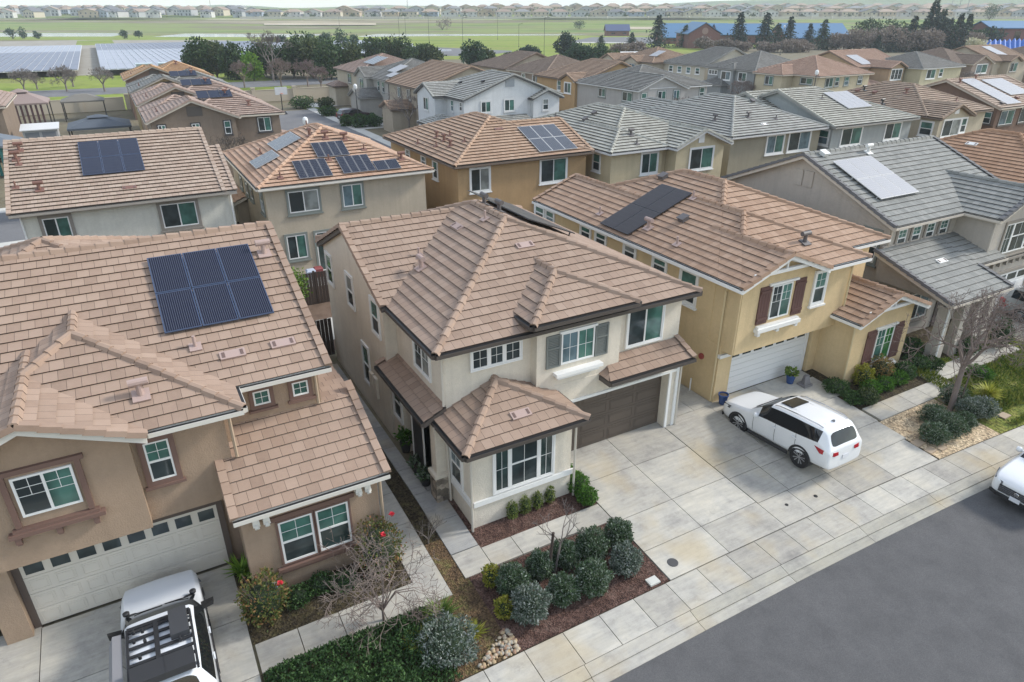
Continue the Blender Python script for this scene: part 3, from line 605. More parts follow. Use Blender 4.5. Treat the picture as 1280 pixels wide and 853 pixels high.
def house_C():
    h = empty('house', (23, 17, 0), 'yellow stucco house with orange roof tiles, white garage door and red brown shutters', 'house')
    r = Roof(); wt = plain('trim_white', (.72, .71, .68), .5)
    r.rect(18.45, 28.65, 17.2, 30.1, 5.45, .40, 'y', 'h', 'h', (.5, .45, .5, .5), c0=(.706, 0), c1=(.505, 0))
    r.rect(18.452, 25.72, 16.02, 24, 5.438, .40, 'y', 'h', 'o', (.52, .45, .4, 0), zb=2.4, c0=(.655, 0), front=[(23.15, 16.02, 5.438), (25.72, 16.02, 5.438), (22.086, 19.654, 6.892), (20.83, 18.39, 6.386)])
    r.rect(18.454, 23.2, 15.9, 20, 5.425, .40, 'y', 'g', 'o', (.6, .5, .5, 0), zb=2.4, sides='l')
    r.rect(18.453, 23.7, 24, 30.6, 5.432, .40, 'y', 'o', 'g', (.5, .4, 0, .4))
    r.rect(24.65, 29.2, 15.0, 18.2, 2.98, .40, 'y', 'g', 'o', (.32, .4, .42, 0))
    r.w.box(18.94, 19.68, 17.0, 18.5, -.6, 2.6); r.w.box(24.5, 25.2, 17.0, 18, -.6, 2.6); r.w.box(19.6, 24.6, 17.24, 17.6, 2.2, 2.5)
    roof = r.finish(h, T_C, wt, W_C, wt)
    Q = [(30.33, .85, 4.35), (29.33, .75, 4.35), (26.05, .78, 4.45), (24.8, .78, 4.45), (22.6, .78, 4.45), (20.55, .8, 4.45), (18.68, .92, 3.7)]
    for a, w, z in Q[2:] if 0 else Q: window(h, 'L', 18.95, a, a+w, z, 5.0, 'h', WHITE, .09, sill=z < 4)
    w = window(h, 'F', 16.4, 20.62, 21.72, 3.6, 5.0, 'sg', None); fr = frame_of('F', 16.4)
    t = MB(); t.lbox(fr, 20.4, 22.0, 0, .09, 5.04, 5.13); t.build('trim', wt, w)
    def ledge(c, a0, a1, z):
        t = MB(); f = frame_of('F', c); t.lbox(f, a0, a1, 0, .22, z, z+.16); t.lbox(f, a0+.06, a1-.06, 0, .15, z+.16, z+.24)
        for k in (.06, .5, .94): x = a0+(a1-a0)*k; t.lbox(f, x-.07, x+.07, 0, .17, z-.16, z)
        t.build('window_ledge', wt, h)
    ledge(16.4, 19.95, 22.35, 3.2)
    SH = plain('shutter_brown', (.105, .05, .042), .7)
    shutter(h, 'F', 16.4, 19.95, 20.55, 3.5, 5.05, SH); shutter(h, 'F', 16.4, 21.9, 22.5, 3.5, 5.05, SH)
    window(h, 'F', 16.4, 23.06, 23.72, 3.75, 5.1, 'hg', wt, .08)
    w = window(h, 'F', 15.42, 26.55, 27.7, .62, 2.2, 'sg', None, panes=[G_GREEN, G_LIME]); t = MB(); t.lbox(frame_of('F', 15.42), 26.4, 27.85, 0, .09, 2.24, 2.32); t.build('trim', wt, w)
    ledge(15.42, 26.1, 28.2, .22); shutter(h, 'F', 15.42, 25.88, 26.5, .55, 2.25, SH); shutter(h, 'F', 15.42, 27.75, 28.37, .55, 2.25, SH)
    garage_door(h, 17.2, 19.72, 24.3, .02, 2.15, plain('garage_white', (.70, .70, .69), .5), 1, 8, windows=7, panel=False, trim=wt)
    for (y, x0, x1, ze, k) in ((15.62, 18.454, 23.2, 5.425, 1), (14.72, 24.65, 29.2, 2.98, 1)):
        b = MB(); y += .42; hw = (x1-x0)/2; xc = (x0+x1)/2
        b.box(x0+hw*.30, x1-hw*.30, y-.02, y+.1, ze+hw*.26*.4, ze+hw*.26*.4+.13)
        b.tube((xc, y+.04, ze+.14*hw), (xc, y+.04, ze+.36*hw), .05, n=4); b.tube((xc-hw*.45, y+.04, ze+.15*hw), (xc, y+.04, ze+.3*hw), .04, n=4); b.tube((xc+hw*.45, y+.04, ze+.15*hw), (xc, y+.04, ze+.3*hw), .04, n=4)
        b.build('gable_truss', wt, h)
    S = slope('x', 18.45, 5.45, .40); solar(roof, S, 22.75, 24.85, .15, 3.7, 2, 2, SOL_B, SOLK)
    vent(roof, S, 20.3, .75, 'pipe', VENTC); vent(roof, S, 21.5, 2.1, 'box', VENTG); vent(roof, S, 22.45, 1.0, 'hood', VENTC); vent(roof, S, 22.5, 3.5, 'pipe'); vent(roof, S, 25.7, .75, 'pipe'); vent(roof, S, 25.4, 4.2, 'box', VENTG)
    vent(roof, slope('y', 16.02, 5.438, .4), 23.3, 1.4, 'hood', VENTG)
    pm = plain('pipe_cream', (.58, .47, .28), .5)
    for p in ([(18.4, 16.6, 5.3), (18.9, 17.1, 4.9), (18.9, 17.1, .05)], [(25.25, 16.36, 5.3), (25.25, 16.36, 3.1)], [(24.9, 15.42, 2.9), (24.9, 15.38, -.2)]): downpipe(h, p, pm)
    b = MB(); b.tube((18.93, 17.9, 1.75), (18.86, 17.9, 1.75), .13, n=12); b.build('alarm_bell', plain('bell_red', (.3, .06, .05), .5), h)
    b = MB(); b.tube((18.8, 18.2, 0), (18.8, 18.2, .6), .03); b.build('standpipe', wt, h)
    b = MB(); b.box(18.9, 19.6, 16.9, 17.05, 2.05, 2.2); b.build('wall_ledge', wt, h)
house_C()

def house_D():
    h = empty('house', (36, 18, 0), 'greige house with grey tiled roof, pale solar panels and a columned front porch', 'house')
    r = Roof(rk=plain('rake_slate', (.11, .11, .115), .8)); tr = plain('trim_greige', (.52, .47, .40), .6)
    r.rect(30.4, 41.4, 18.1, 29.4, 5.45, .42, 'x', 'g', 'g', (.4, .3, .4, .4))
    r.rect(35.9, 41.45, 16.3, 23.5, 5.46, .42, 'y', 'g', 'o', (.3, .3, .4, 0), sides='l')
    r.plane([(29.9, 14.45, 3.0), (34.6, 14.45, 3.0), (34.6, 18.45, 4.3), (29.9, 18.45, 4.3)]); r.rake((29.9, 14.45, 3.0), (29.9, 18.5, 4.33), (-1, 0, 0)); r.gutter((29.9, 14.45, 3.0), (34.6, 14.45, 3.0), (0, -1, 0))
    r.plane([(34.6, 16.1, 3.53), (37.0, 16.1, 3.53), (37.0, 18.45, 4.29), (34.6, 18.45, 4.29)]); r.gutter((34.7, 16.1, 3.53), (37.0, 16.1, 3.53), (0, -1, 0))
    r.rake((34.6, 14.45, 3.0), (34.6, 16.1, 3.53), (1, 0, 0))
    r.w.box(30.8, 36.2, 17.2, 18.5, -.6, 2.9); r.w.prism([(30.5, 14.9, 2.75), (30.5, 18.5, 2.75), (30.5, 18.5, 4.2), (30.5, 14.9, 3.03)], (.25, 0, 0)); r.w.box(30.5, 34.2, 14.9, 15.1, 2.6, 2.95)
    r.w.box(30.5, 36, 18.44, 18.54, 4.1, 4.4)
    roof = r.finish(h, T_D, tr, W_D, tr)
    for x in (30.5, 31.9, 33.2, 34.05):
        b = MB(); b.box(x, x+.42, 14.85, 15.25, -.6, 2.65); b.box(x-.06, x+.48, 14.8, 15.31, -.6, .7); b.box(x-.04, x+.46, 14.81, 15.29, 2.45, 2.6); b.build('porch_column', W_D, h)
    for a in (31.3, 32.42, 33.54, 34.66): window(h, 'F', 18.5, a+.16, a+.82, 4.2, 5.08, 'hg', TAUPE, .16, sill=False)
    window(h, 'F', 16.7, 37.4, 40.2, 3.4, 4.95, 'tri', TAUPE, .14)
    b = MB(); fr = frame_of('F', 16.7); b.lbox(fr, 36.9, 41, 0, .16, 2.98, 3.1)
    for k in range(7): b.lbox(fr, 37.0+k*.6, 37.14+k*.6, 0, .16, 2.75, 2.985)
    b.build('window_ledge', TAUPE, h)
    w = window(h, 'L', 30.8, 18.95, 19.75, 3.4, 4.95, 'h', GREYT, .12); window(h, 'L', 30.8, 21.6, 22.3, 3.8, 4.95, 'h', GREYT, .12)
    b = MB(); b.lbox(frame_of('L', 30.8), 23.2, 23.75, 0, .05, 6.2, 7.0); b.lbox(frame_of('L', 30.8), 23.85, 24.4, 0, .05, 6.2, 7.0); b.build('gable_vent', W_D, h)
    window(h, 'F', 17.2, 31.6, 33.2, .8, 2.2, 's', TAUPE, .1); b = MB(); b.lbox(frame_of('F', 17.2), 34.0, 35.0, 0, .05, 0, 2.2); b.build('front_door', BROWN, h)
    garage_door(h, 17.4 if 0 else 16.65, 36.9, 40.9, .02, 2.2, plain('garage_white', (.7, .7, .69), .5), 4, 4, windows=4, trim=TAUPE)
    S = slope('y', 18.1, 5.45, .42); solar(roof, S, 31.4, 34.4, 1.65, 4.7, 3, 2, SOL_L, SOLW, .16); vent(roof, S, 34.8, 5.1, 'hood', plain('vent_white', (.65, .65, .63), .6)); vent(roof, S, 31.6, 5.4, 'box', plain('vent_white', (.65, .65, .63), .6))
    vent(roof, slope('y', 14.45, 3.0, .325), 32.7, 2.4, 'flat', plain('vent_white', (.65, .65, .63), .6))
    for p in ([(36.22, 16.66, 5.3), (36.22, 16.66, 3.7)], [(30.85, 18.42, 5.3), (30.85, 18.42, 4.4)], [(30.55, 14.8, 2.9), (30.55, 14.8, 0)]): downpipe(h, p, WHITE if p[0][1] < 15 else tr)
house_D()

def house_M():
    h = empty('house', (48, 18, 0), 'house with plain orange brown tiled roof behind the grey roof at the right edge', 'house')
    r = Roof(); r.rect(42.6, 53.2, 17.0, 29.5, 5.45, .42, 'y', 'h', 'h')
    roof = r.finish(h, rooftile('tile_terracotta', (0.288, 0.168, 0.104), (0.344, 0.212, 0.136)), CREAMT, stucco('stucco_peach', (.5, .37, .24)))
    vent(roof, slope('x', 42.6, 5.45, .42), 24.0, 3.6, 'flat', plain('vent_white', (.65, .65, .63), .6)); vent(roof, slope('x', 42.6, 5.45, .42), 27, 2.2, 'hood', VENTR)
house_M()
# ================================================================== the rows behind
def RH(label, loc, rects, tile, trim, wall, wins=(), sol=(), vents=(), wt=WHITE, tw=.1, exp=.36, T=.07, extra=None, gut=True, pipes=(), gm=None):
    h = empty('house', loc, label, 'house', 'houses behind the front row'); r = Roof(exp, T, gut)
    for q in rects:
        a, k = (q[:-1], q[-1]) if isinstance(q[-1], dict) else (q, {})
        r.rect(*a, **k)
    if extra: extra(h, r)
    roof = r.finish(h, tile, trim, wall, gm)
    for w in wins: window(h, w[0], w[1], w[2], w[3], w[4], w[5], w[6] if len(w) > 6 else 's', wt if len(w) < 8 else w[7], tw, sill=w[4] < 4.3)
    for (S, a0, a1, r0, r1, na, nr, cm, fm) in sol: solar(roof, S, a0, a1, r0, r1, na, nr, cm, fm)
    for (S, a, rr, k, m) in vents: vent(roof, S, a, rr, k, m)
    for p in pipes: downpipe(h, p, WHITE)
    return h
P_ = plain
SOLM = plain('solar_frame_mid', (.22, .22, .23), .4, .3)
T_E = rooftile('tile_dusty_pink', (0.336, 0.252, 0.197), (0.403, 0.319, 0.256)); T_F = rooftile('tile_salmon', (0.378, 0.235, 0.160), (0.454, 0.311, 0.223), stain=.3); T_G = rooftile('tile_tawny', (0.319, 0.210, 0.143), (0.386, 0.273, 0.197))
T_H = rooftile('tile_stone', (0.277, 0.273, 0.239), (0.378, 0.374, 0.332), stain=.25); T_I = rooftile('tile_ash', (0.252, 0.252, 0.235), (0.336, 0.336, 0.311)); T_K = rooftile('tile_cocoa', (0.260, 0.189, 0.139), (0.336, 0.260, 0.202))
T_N = rooftile('tile_rose', (0.286, 0.206, 0.168), (0.353, 0.269, 0.227)); T_BR = rooftile('shingle_brown', (0.185, 0.139, 0.109), (0.244, 0.189, 0.151)); T_GR = rooftile('shingle_grey', (0.168, 0.168, 0.155), (0.227, 0.223, 0.210))
T_TN = rooftile('shingle_tan', (0.269, 0.185, 0.130), (0.328, 0.239, 0.176)); T_PK = rooftile('shingle_peach', (0.336, 0.218, 0.160), (0.395, 0.273, 0.210)); T_OC = rooftile('tile_ochre', (0.353, 0.210, 0.109), (0.420, 0.269, 0.160))
st = stucco
SE = slope('y', 40.35, 5.5, .37)
def stepE(h, r):
    r.plane([(4.4, 40.36, 5.505), (5.1, 40.36, 5.505), (5.1, 45.0, 7.22), (4.4, 45.0, 7.22)]); r.rake((5.1, 40.36, 5.5), (5.1, 45, 7.22), (1, 0, 0)); r.w.box(4.2, 4.85, 40.8, 45, -.6, 5.5)
RH('cream white stucco house with long pink tiled gable roof and six navy solar panels', (0, 41, 0), [(-5.5, 4.5, 40.35, 53.7, 5.5, .37, 'x', 'g', 'g', (.35, .3, .45, .4))], T_E, P_('trim_stone', (.33, .30, .26)), st('stucco_ivory', (.63, .615, .54)),
   [('F', 40.8, -4.25, -3.1, 3.84, 5.04), ('F', 40.8, 1.15, 2.9, 3.79, 5.08)], [(SE, -2.08, .92, 2.6, 5.9, 3, 2, SOL_D, SOLF)],
   [(SE, -4.83, 5.65, 'hood', VENTR), (SE, -5.0, 4.8, 'hood', VENTR), (SE, -4.9, 4.3, 'pipe', VENTR), (SE, -4.08, 1.8, 'hood', VENTR), (SE, -5.1, 2.2, 'pipe', VENTR), (SE, -.05, 1.2, 'flat', VENTR)], wt=TAUPE, tw=.16, extra=stepE,
   pipes=[[(-5.1, 40.74, 5.3), (-5.1, 40.74, 0)], [(4.75, 40.74, 5.3), (4.75, 40.74, 0)]])
SF = slope('y', 40.05, 5.5, .42); SFL = slope('x', 6.15, 5.5, .42)
def stepF(h, r):
    r.plane([(5.5, 47.2, 3.1), (5.5, 51.5, 3.1), (6.5, 51.5, 3.5), (6.5, 47.2, 3.5)]); r.w.box(5.85, 6.6, 47.5, 51.3, -.6, 3.1)
RH('sand stucco house with salmon hip roof and scattered gridded solar panels', (11, 41, 0), [(6.15, 16.75, 40.05, 52.3, 5.5, .42, 'y', 'h', 'h')], T_F, P_('trim_pale', (.66, .62, .55)), st('stucco_sand', (.50, .43, .33)),
   [('F', 40.45, 7.81, 9.55, 3.81, 5.05), ('F', 40.45, 11.0, 12.2, 3.77, 5.08), ('F', 40.45, 7.38, 8.5, 1.04, 2.47), ('F', 40.45, 9.1, 10.3, .03, 2.45, 's')]+[('L', 6.55, a, a+.8, 3.8, 5.05, 'h') for a in (41.2, 44.6, 46.2, 48.3)],
   [(SF, 10.2, 12.2, 2.1, 3.6, 4, 1, SOL_G, SOLM), (SF, 8.6, 10.55, .3, 2.0, 4, 1, SOL_G, SOLM), (SF, 11.2, 13.2, .35, 2.0, 4, 1, SOL_G, SOLM), (SF, 13.25, 14.8, .3, 1.25, 2, 1, SOL_G, SOLM), (SFL, 45.0, 47.9, 2.3, 3.9, 2, 1, SOL_M, SOLW), (SFL, 43.6, 45.9, .7, 2.2, 2, 1, SOL_M, SOLW)],
   [(SF, 11.3, 4.1, 'hood', VENTR), (SF, 12.4, 3.8, 'hood', VENTR), (SF, 13.25, 2.6, 'pipe', VENTR), (SF, 15.2, 1.3, 'hood', VENTR), (SF, 10.8, 1.9, 'pipe', VENTR), (SFL, 46.8, 1.6, 'pipe', VENTR), (SFL, 44.9, 4.4, 'hood', VENTR), (SFL, 47.5, 4.9, 'pipe', VENTR), (SF, 7.6, .7, 'pipe', VENTR)], wt=GREYT, tw=.13, extra=stepF)
SG = slope('y', 40.2, 5.5, .38); SGL = slope('x', 18.3, 5.5, .38)
RH('ochre stucco house with tawny striped roof and six steel blue solar panels', (24, 41, 0), [(18.3, 29.1, 40.2, 53.4, 5.5, .38, 'y', 'h', 'h'), (23, 29.15, 40.21, 49.2, 5.488, .38, 'x', 'o', 'g', (0, .35, .4, .4))], T_G, P_('trim_umber', (.16, .12, .09)), st('stucco_ochre', (.46, .31, .165)),
   [('F', 40.6, 19.62, 21.0, 3.64, 5.12), ('F', 40.6, 25.0, 27.1, 3.64, 5.2), ('F', 40.6, 24.6, 26.4, .1, 2.3)]+[('L', 18.7, a, a+.72, z, 5.1, 'h') for a, z in ((43.87, 3.95), (45.94, 4.4), (49.0, 4.4))],
   [(SG, 24.9, 28.0, .35, 3.6, 3, 2, SOL_M, SOLW)], [(SGL, 47, 1.8, 'hood', VENTR), (SGL, 45.6, 1.75, 'hood', VENTR), (SGL, 43.9, 1.45, 'hood', VENTR), (SGL, 45.3, 1.0, 'pipe', VENTR), (SGL, 43.4, 2.3, 'pipe', VENTR), (SGL, 47.7, .6, 'pipe', VENTR), (SGL, 46, 2.4, 'pipe', VENTR), (SG, 23.5, 3.7, 'flat', VENTR)])
SH_ = slope('x', 29.7, 5.5, .38); SHf = slope('y', 38.95, 5.488, .4)
def ventH(h, r):
    b = MB(); b.lbox(frame_of('F', 38.45), 37.3, 37.85, 0, .06, 5.65, 6.3); b.build('gable_vent', WHITE, h)
RH('pale yellow house with striped stone grey roof and small front gable', (35, 40, 0), [(29.7, 40.4, 39.2, 53.5, 5.5, .38, 'y', 'h', 'h', dict(c0=(.5, 0))), (29.69, 35.1, 38.95, 46, 5.488, .40, 'y', 'h', 'o', (.4, .35, .4, 0)), (34.9, 40.38, 38.0, 46, 5.5, .41, 'y', 'g', 'o', (.4, .4, .45, 0))], T_H, P_('trim_cool', (.55, .55, .54)), st('stucco_butter', (.56, .48, .32)),
   [('F', 39.35, 32.83, 34.3, 3.68, 5.12), ('F', 38.45, 36.65, 38.9, 3.73, 5.25), ('L', 30.1, 40.67, 41.5, 3.9, 5.1, 'h')], [], [(SH_, 46.3, 2.9, 'box', VENTG), (SH_, 46.5, 3.9, 'box', VENTG), (SH_, 50, 2.5, 'pipe', VENTG), (SHf, 32.8, 1.8, 'hood', VENTG), (SHf, 32.5, .7, 'pipe', VENTG)], extra=ventH)
SI = slope('y', 39.6, 5.5, .39)
RH('olive grey stucco house with ash grey striped hip roof', (47, 40, 0), [(41.9, 53.2, 39.6, 53.5, 5.5, .39, 'y', 'h', 'h'), (41.905, 49, 47, 57.5, 5.49, .39, 'y', 'o', 'h')], T_I, P_('trim_cool', (.55, .55, .54)), st('stucco_olive', (.33, .30, .225)),
   [('F', 40, 46.4, 48.35, 3.76, 5.2), ('F', 40, 49.0, 51.6, 3.74, 5.25)], [], [(SI, 46, 2.4, 'hood', VENTG), (SI, 48.65, 1.8, 'pipe', VENTG), (SI, 46.7, 1.2, 'flat', P_('vent_white', (.6, .6, .6))), (slope('x', 41.9, 5.5, .39), 43.4, 1.8, 'hood', VENTG), (SI, 48.6, 4.6, 'box', VENTG)])
SJ = slope('y', 39.1, 5.5, .36)
RH('blue grey stucco house with pale grey gable roof and one white solar array', (59, 40, 0), [(53.4, 65.2, 39.1, 52.4, 5.5, .36, 'x', 'g', 'h', (.35, .4, .4, .4)), (52.6, 57, 42.5, 55, 5.2, .36, 'x', 'g', 'o', (.3, 0, .4, .4))], T_H, P_('trim_dim', (.30, .29, .27)), st('stucco_bluegrey', (.35, .37, .36)),
   [('F', 39.5, 55.06, 57.7, 3.75, 5.2), ('F', 39.5, 61.1, 63.3, 3.8, 5.2), ('L', 53.75, 39.8, 40.9, 3.9, 5.1, 'h')], [(SJ, 58.05, 61.4, 2.4, 5.4, 4, 2, SOL_L, SOLW)], [(SJ, 64, 5.4, 'hood', BLACK), (SJ, 63.4, 2.8, 'hood', BLACK), (SJ, 57, 4.6, 'pipe', VENTG)])
def ventK(h, r):
    b = MB(); b.lbox(frame_of('F', 38.1), 68.9, 69.55, 0, .06, 5.7, 6.3); b.build('gable_vent', WHITE, h)
RH('tan stucco house with cocoa roof and a forward gable with a small vent', (72, 40, 0), [(66.5, 77.3, 39.1, 53, 5.5, .4, 'y', 'h', 'h'), (66.49, 71.9, 37.7, 45, 5.488, .4, 'y', 'g', 'o', (.4, .4, .4, 0))], T_K, P_('trim_umber', (.16, .12, .09)), st('stucco_oat', (.50, .44, .33)),
   [('L', 66.89, 38.64, 39.8, 3.8, 5.0, 'h'), ('F', 38.1, 67.6, 70.3, 3.72, 5.2), ('F', 38.1, 70.5, 71.3, 3.9, 5.2, 'h')], [], [(slope('x', 66.5, 5.5, .4), 44, 3.6, 'hood', VENTR), (slope('x', 66.5, 5.5, .4), 47, 3, 'box', VENTR), (slope('x', 66.5, 5.5, .4), 49, 3, 'box', VENTR), (slope('y', 39.1, 5.5, .4), 74, 2, 'pipe', VENTR)], extra=ventK)
SL = slope('y', 39.1, 5.5, .36)
RH('chocolate brown gabled house with two big pale solar arrays at the right edge', (84, 40, 0), [(78.7, 90, 39.1, 51.5, 5.5, .36, 'x', 'g', 'g', (.35, .3, .4, .4))], T_E, P_('trim_shell', (.52, .46, .38)), st('stucco_chocolate', (.21, .14, .105)),
   [('F', 39.5, 79.84, 82.4, 3.71, 5.15), ('F', 39.5, 83.6, 86.4, 3.72, 5.15), ('L', 79.05, 39.9, 40.9, 3.87, 5.0, 'h')], [(SL, 80.5, 83.2, .4, 5.9, 3, 4, SOL_L, SOLW), (SL, 83.9, 87.9, 2.0, 5.5, 4, 2, SOL_L, SOLW)], [(SL, 79.9, 5.4, 'hood', VENTR), (SL, 83.6, 5.9, 'hood', VENTR), (SL, 80.0, .7, 'box', VENTG), (SL, 84, 1.4, 'box', VENTR)], wt=BROWN)
# ---- cul-de-sac on the left: four houses one behind the other
def NH(dy, tile, wall, lab, sol=True, wins=True, tag_=None):
    y = 70.6+dy
    def ex(h, r):
        b = MB(); b.lbox(frame_of('F', y+.4), 5.9, 7.2, 0, .06, 5.75, 6.6); b.build('gable_vent', BROWN, h)
        r.rect(12.5, 15.6, y+1.0, y+6, 2.9, .4, 'y', 'h', 'h', walls=False, gov=0)
    S = slope('y', y+1.0, 5.5, .42); SL_ = slope('x', 2.4, 5.5, .42)
    RH(lab, (8, y, 0), [(2.4, 10.35, y, y+7.5, 5.5, .42, 'y', 'g', 'h', (.4, .4, .4, 0)), (5.4, 14.6, y+1.0, y+12, 5.49, .42, 'y', 'h', 'h'), (2.41, 9, y+5, y+11.5, 5.47, .42, 'y', 'h', 'h')], tile, P_('trim_shell', (.52, .46, .38)), wall,
       [('F', y+.4, 3.3, 3.9, 4.5, 5.15), ('F', y+.4, 6.1, 6.75, 4.3, 5.1), ('F', y+.4, 8.9, 9.45, 4.0, 5.15, 'h'), ('F', y+1.4, 12.1, 13.3, 3.85, 5.13)] if wins else [],
       [(S, 7.4, 10.6, 3.0, 4.3, 3, 1, SOL_D, SOLK)] if sol else [], [(S, 10, 3.7, 'hood', VENTR), (S, 11.7, 1.6, 'hood', VENTR), (SL_, y+3, 1.2, 'pipe', VENTR)], wt=P_('trim_charcoal', (.05, .045, .045)), tw=.1, extra=ex)
NH(0, T_N, st('stucco_mocha', (.225, .175, .135)), 'mocha brown gabled house with charcoal window trim, nearest of the left row')
NH(14, T_N, st('stucco_tan', (.3, .225, .165)), 'rose tiled house directly behind the mocha gabled house', True, False)
NH(27.5, T_GR, st('stucco_gold', (.36, .28, .15)), 'grey tiled house third back in the left row', True, False)
NH(47, T_OC, st('stucco_chocolate', (.21, .14, .105)), 'ochre tiled house farthest back in the left row', False, False)
for x, y in ((6.0, 71.0), (7.05, 71.0)): pass
# ---- cul-de-sac in the middle, houses facing left
def exO(h, r):
    r.rect(30.5, 35, 73.2, 76.8, 2.9, .38, 'y', 'h', 'h', (.3, 0, .3, .3)); r.plane([(37, 71.4, 3.0), (42.6, 71.4, 3.0), (42.6, 72.75, 3.5), (37, 72.75, 3.5)])
    b = MB(); b.lbox(frame_of('F', 72.7), 39.85, 41.0, 0, .06, 6.55, 7.35); b.build('gable_vent', P_('vent_slate', (.3, .32, .34)), h)
RH('white gabled house with grey striped tiles in the middle distance', (40, 73, 0), [(34.2, 47.4, 72.3, 85, 5.45, .37, 'y', 'g', 'h', (.35, .35, .4, .4)), (42.9, 47.2, 71.7, 76, 5.2, .42, 'y', 'g', 'o', (.35, .35, .4, 0)), (32.7, 38, 77, 83, 5.45, .42, 'x', 'g', 'o', (.3, 0, .4, .4))], T_I, P_('trim_dark_slate', (.09, .09, .09)), st('stucco_white', (.62, .63, .63)),
   [('F', 72.7, 36.7, 37.9, 3.96, 5.11), ('F', 72.7, 39.7, 41.0, 3.94, 5.17), ('F', 72.1, 44.55, 45.3, 3.84, 5.05, 'h'), ('L', 33, 79.3, 80.7, 3.7, 5.1), ('L', 34.55, 75.5, 76.2, 3.9, 5.1, 'h'), ('L', 34.55, 73.2, 73.8, 4.2, 5.1, 'h')], [], [(slope('x', 34.2, 5.45, .37), 79, 3, 'box', BLACK), (slope('x', 34.2, 5.45, .37), 75, 4, 'box', BLACK)], wt=P_('trim_cool', (.55, .55, .54)), extra=exO)
def exP(h, r):
    r.rect(31.2, 35, 87.6, 92.0, 2.9, .4, 'x', 'g', 'o', (.3, 0, .3, .3))
RH('tan townhouse with plain brown roof beside the white gabled house', (41, 86, 0), [(34.3, 48.5, 84.4, 97.5, 5.45, .36, 'y', 'g', 'g', (.35, .35, .4, .4))], T_TN, P_('trim_umber', (.16, .12, .09)), st('stucco_tan_light', (.42, .36, .28)),
   [('L', 34.6, a, a+1.1, 3.8, 5.1) for a in (85.4, 89, 92.5)], [], [], wt=TAUPE, extra=exP)
def exQ2(h, r):
    r.rect(31.4, 36, 101.5, 106.5, 3.0, .42, 'x', 'g', 'o', (.3, 0, .3, .3))
SQ = slope('x', 34.7, 5.45, .36)
RH('light grey townhouse with two slim solar strips on its roof', (41, 100, 0), [(34.7, 48, 98.5, 111, 5.45, .36, 'y', 'h', 'h'), (33.8, 39, 105, 110.5, 5.44, .45, 'x', 'g', 'o', (.3, 0, .3, .3))], T_GR, P_('trim_dim', (.30, .29, .27)), st('stucco_silver', (.40, .38, .345)),
   [('L', 34.1, 107, 108.6, 3.5, 5.1), ('L', 35.1, 100.5, 101.3, 3.7, 5.1, 'h'), ('L', 35.1, 102.5, 103.3, 3.7, 5.1, 'h')], [(SQ, 100.5, 103.7, 2.2, 4.4, 4, 1, SOL_L, SOLW), (SQ, 97.8+.9, 101.0, .9, 2.2, 3, 1, SOL_L, SOLW)], [], wt=GREYT, extra=exQ2)
def exQ1(h, r): r.rect(33.0, 36, 119.5, 124, 3.0, .42, 'y', 'h', 'h', (.3, .3, .3, .3))
SQ1 = slope('x', 35.1, 5.45, .36)
RH('cream townhouse with four dark solar panels, last of the middle row', (41, 113, 0), [(35.1, 48.5, 112.5, 126, 5.45, .36, 'y', 'h', 'h')], rooftile('shingle_rose', (0.277, 0.197, 0.160), (0.336, 0.252, 0.210)), P_('trim_umber', (.16, .12, .09)), st('stucco_linen', (.47, .41, .32)),
   [('L', 35.5, 117.5, 119.3, 3.6, 5.0)], [(SQ1, 106.5+7, 114.5+4, 3.0, 5.6, 4, 1, SOL_M, SOLW)], [], wt=TAUPE, extra=exQ1)
# ---- right of the middle: houses facing the next cul-de-sac
RH('ochre brown house with a small front gable behind the white gabled house', (64, 84, 0), [(58.2, 71, 83.6, 97, 5.45, .38, 'y', 'g', 'h', (.35, .35, .4, .4)), (57.2, 62, 84.2, 88.6, 5.46, .42, 'x', 'g', 'o', (.3, 0, .35, .35))], T_TN, P_('trim_umber', (.16, .12, .09)), st('stucco_ochre', (.46, .31, .165)),
   [('L', 57.5, 85.6, 87.2, 3.8, 5.15), ('L', 58.55, 89.6, 90.7, 3.8, 5.1, 'h'), ('F', 84.0, 58.9, 59.8, 3.7, 5.05, 'h'), ('L', 58.5, 85.3, 87.4, 1.2, 2.5), ('F', 84.0, 59.4, 60.6, 1.0, 2.4, 'h')], [], [])
def exS(h, r):
    b = MB(); b.lbox(frame_of('F', 70.95), 59.5, 64.0, 0, .05, 5.5, 5.6); b.build('gable_band', P_('trim_cool', (.55, .55, .54)), h)
RH('light grey house with grey shingle roof and a wide side gable', (62, 71, 0), [(57.5, 65.8, 70.6, 79, 5.45, .38, 'y', 'g', 'o', (.4, .35, .4, 0)), (57.51, 71.1, 72.0, 85, 5.44, .34, 'y', 'h', 'h')], T_GR, P_('trim_cool', (.55, .55, .54)), st('stucco_fog', (.42, .40, .375)),
   [('L', 57.9, 77.9, 79.4, 4.0, 5.05), ('L', 57.9, 72.2, 74.2, 3.95, 5.05), ('F', 71.0, 58.37, 59.2, 3.85, 5.1, 'h'), ('F', 71.0, 61.0, 62.3, 3.86, 5.2, 's'), ('F', 71.0, 63.6, 64.6, 3.86, 5.2, 's'), ('F', 72.4, 69.4, 70.25, 3.84, 5.1, 'h')], [], [], wt=GREYT, extra=exS)
RH('house with plain brown gabled roof farthest back beyond the middle cul-de-sac', (65, 110, 0), [(59.4, 72.4, 109, 121.5, 5.45, .37, 'y', 'g', 'h', (.35, .35, .4, .4))], T_BR, P_('trim_umber', (.16, .12, .09)), st('stucco_linen', (.47, .41, .32)), [('L', 59.75, 112, 114, 4, 5.05)], [], [])
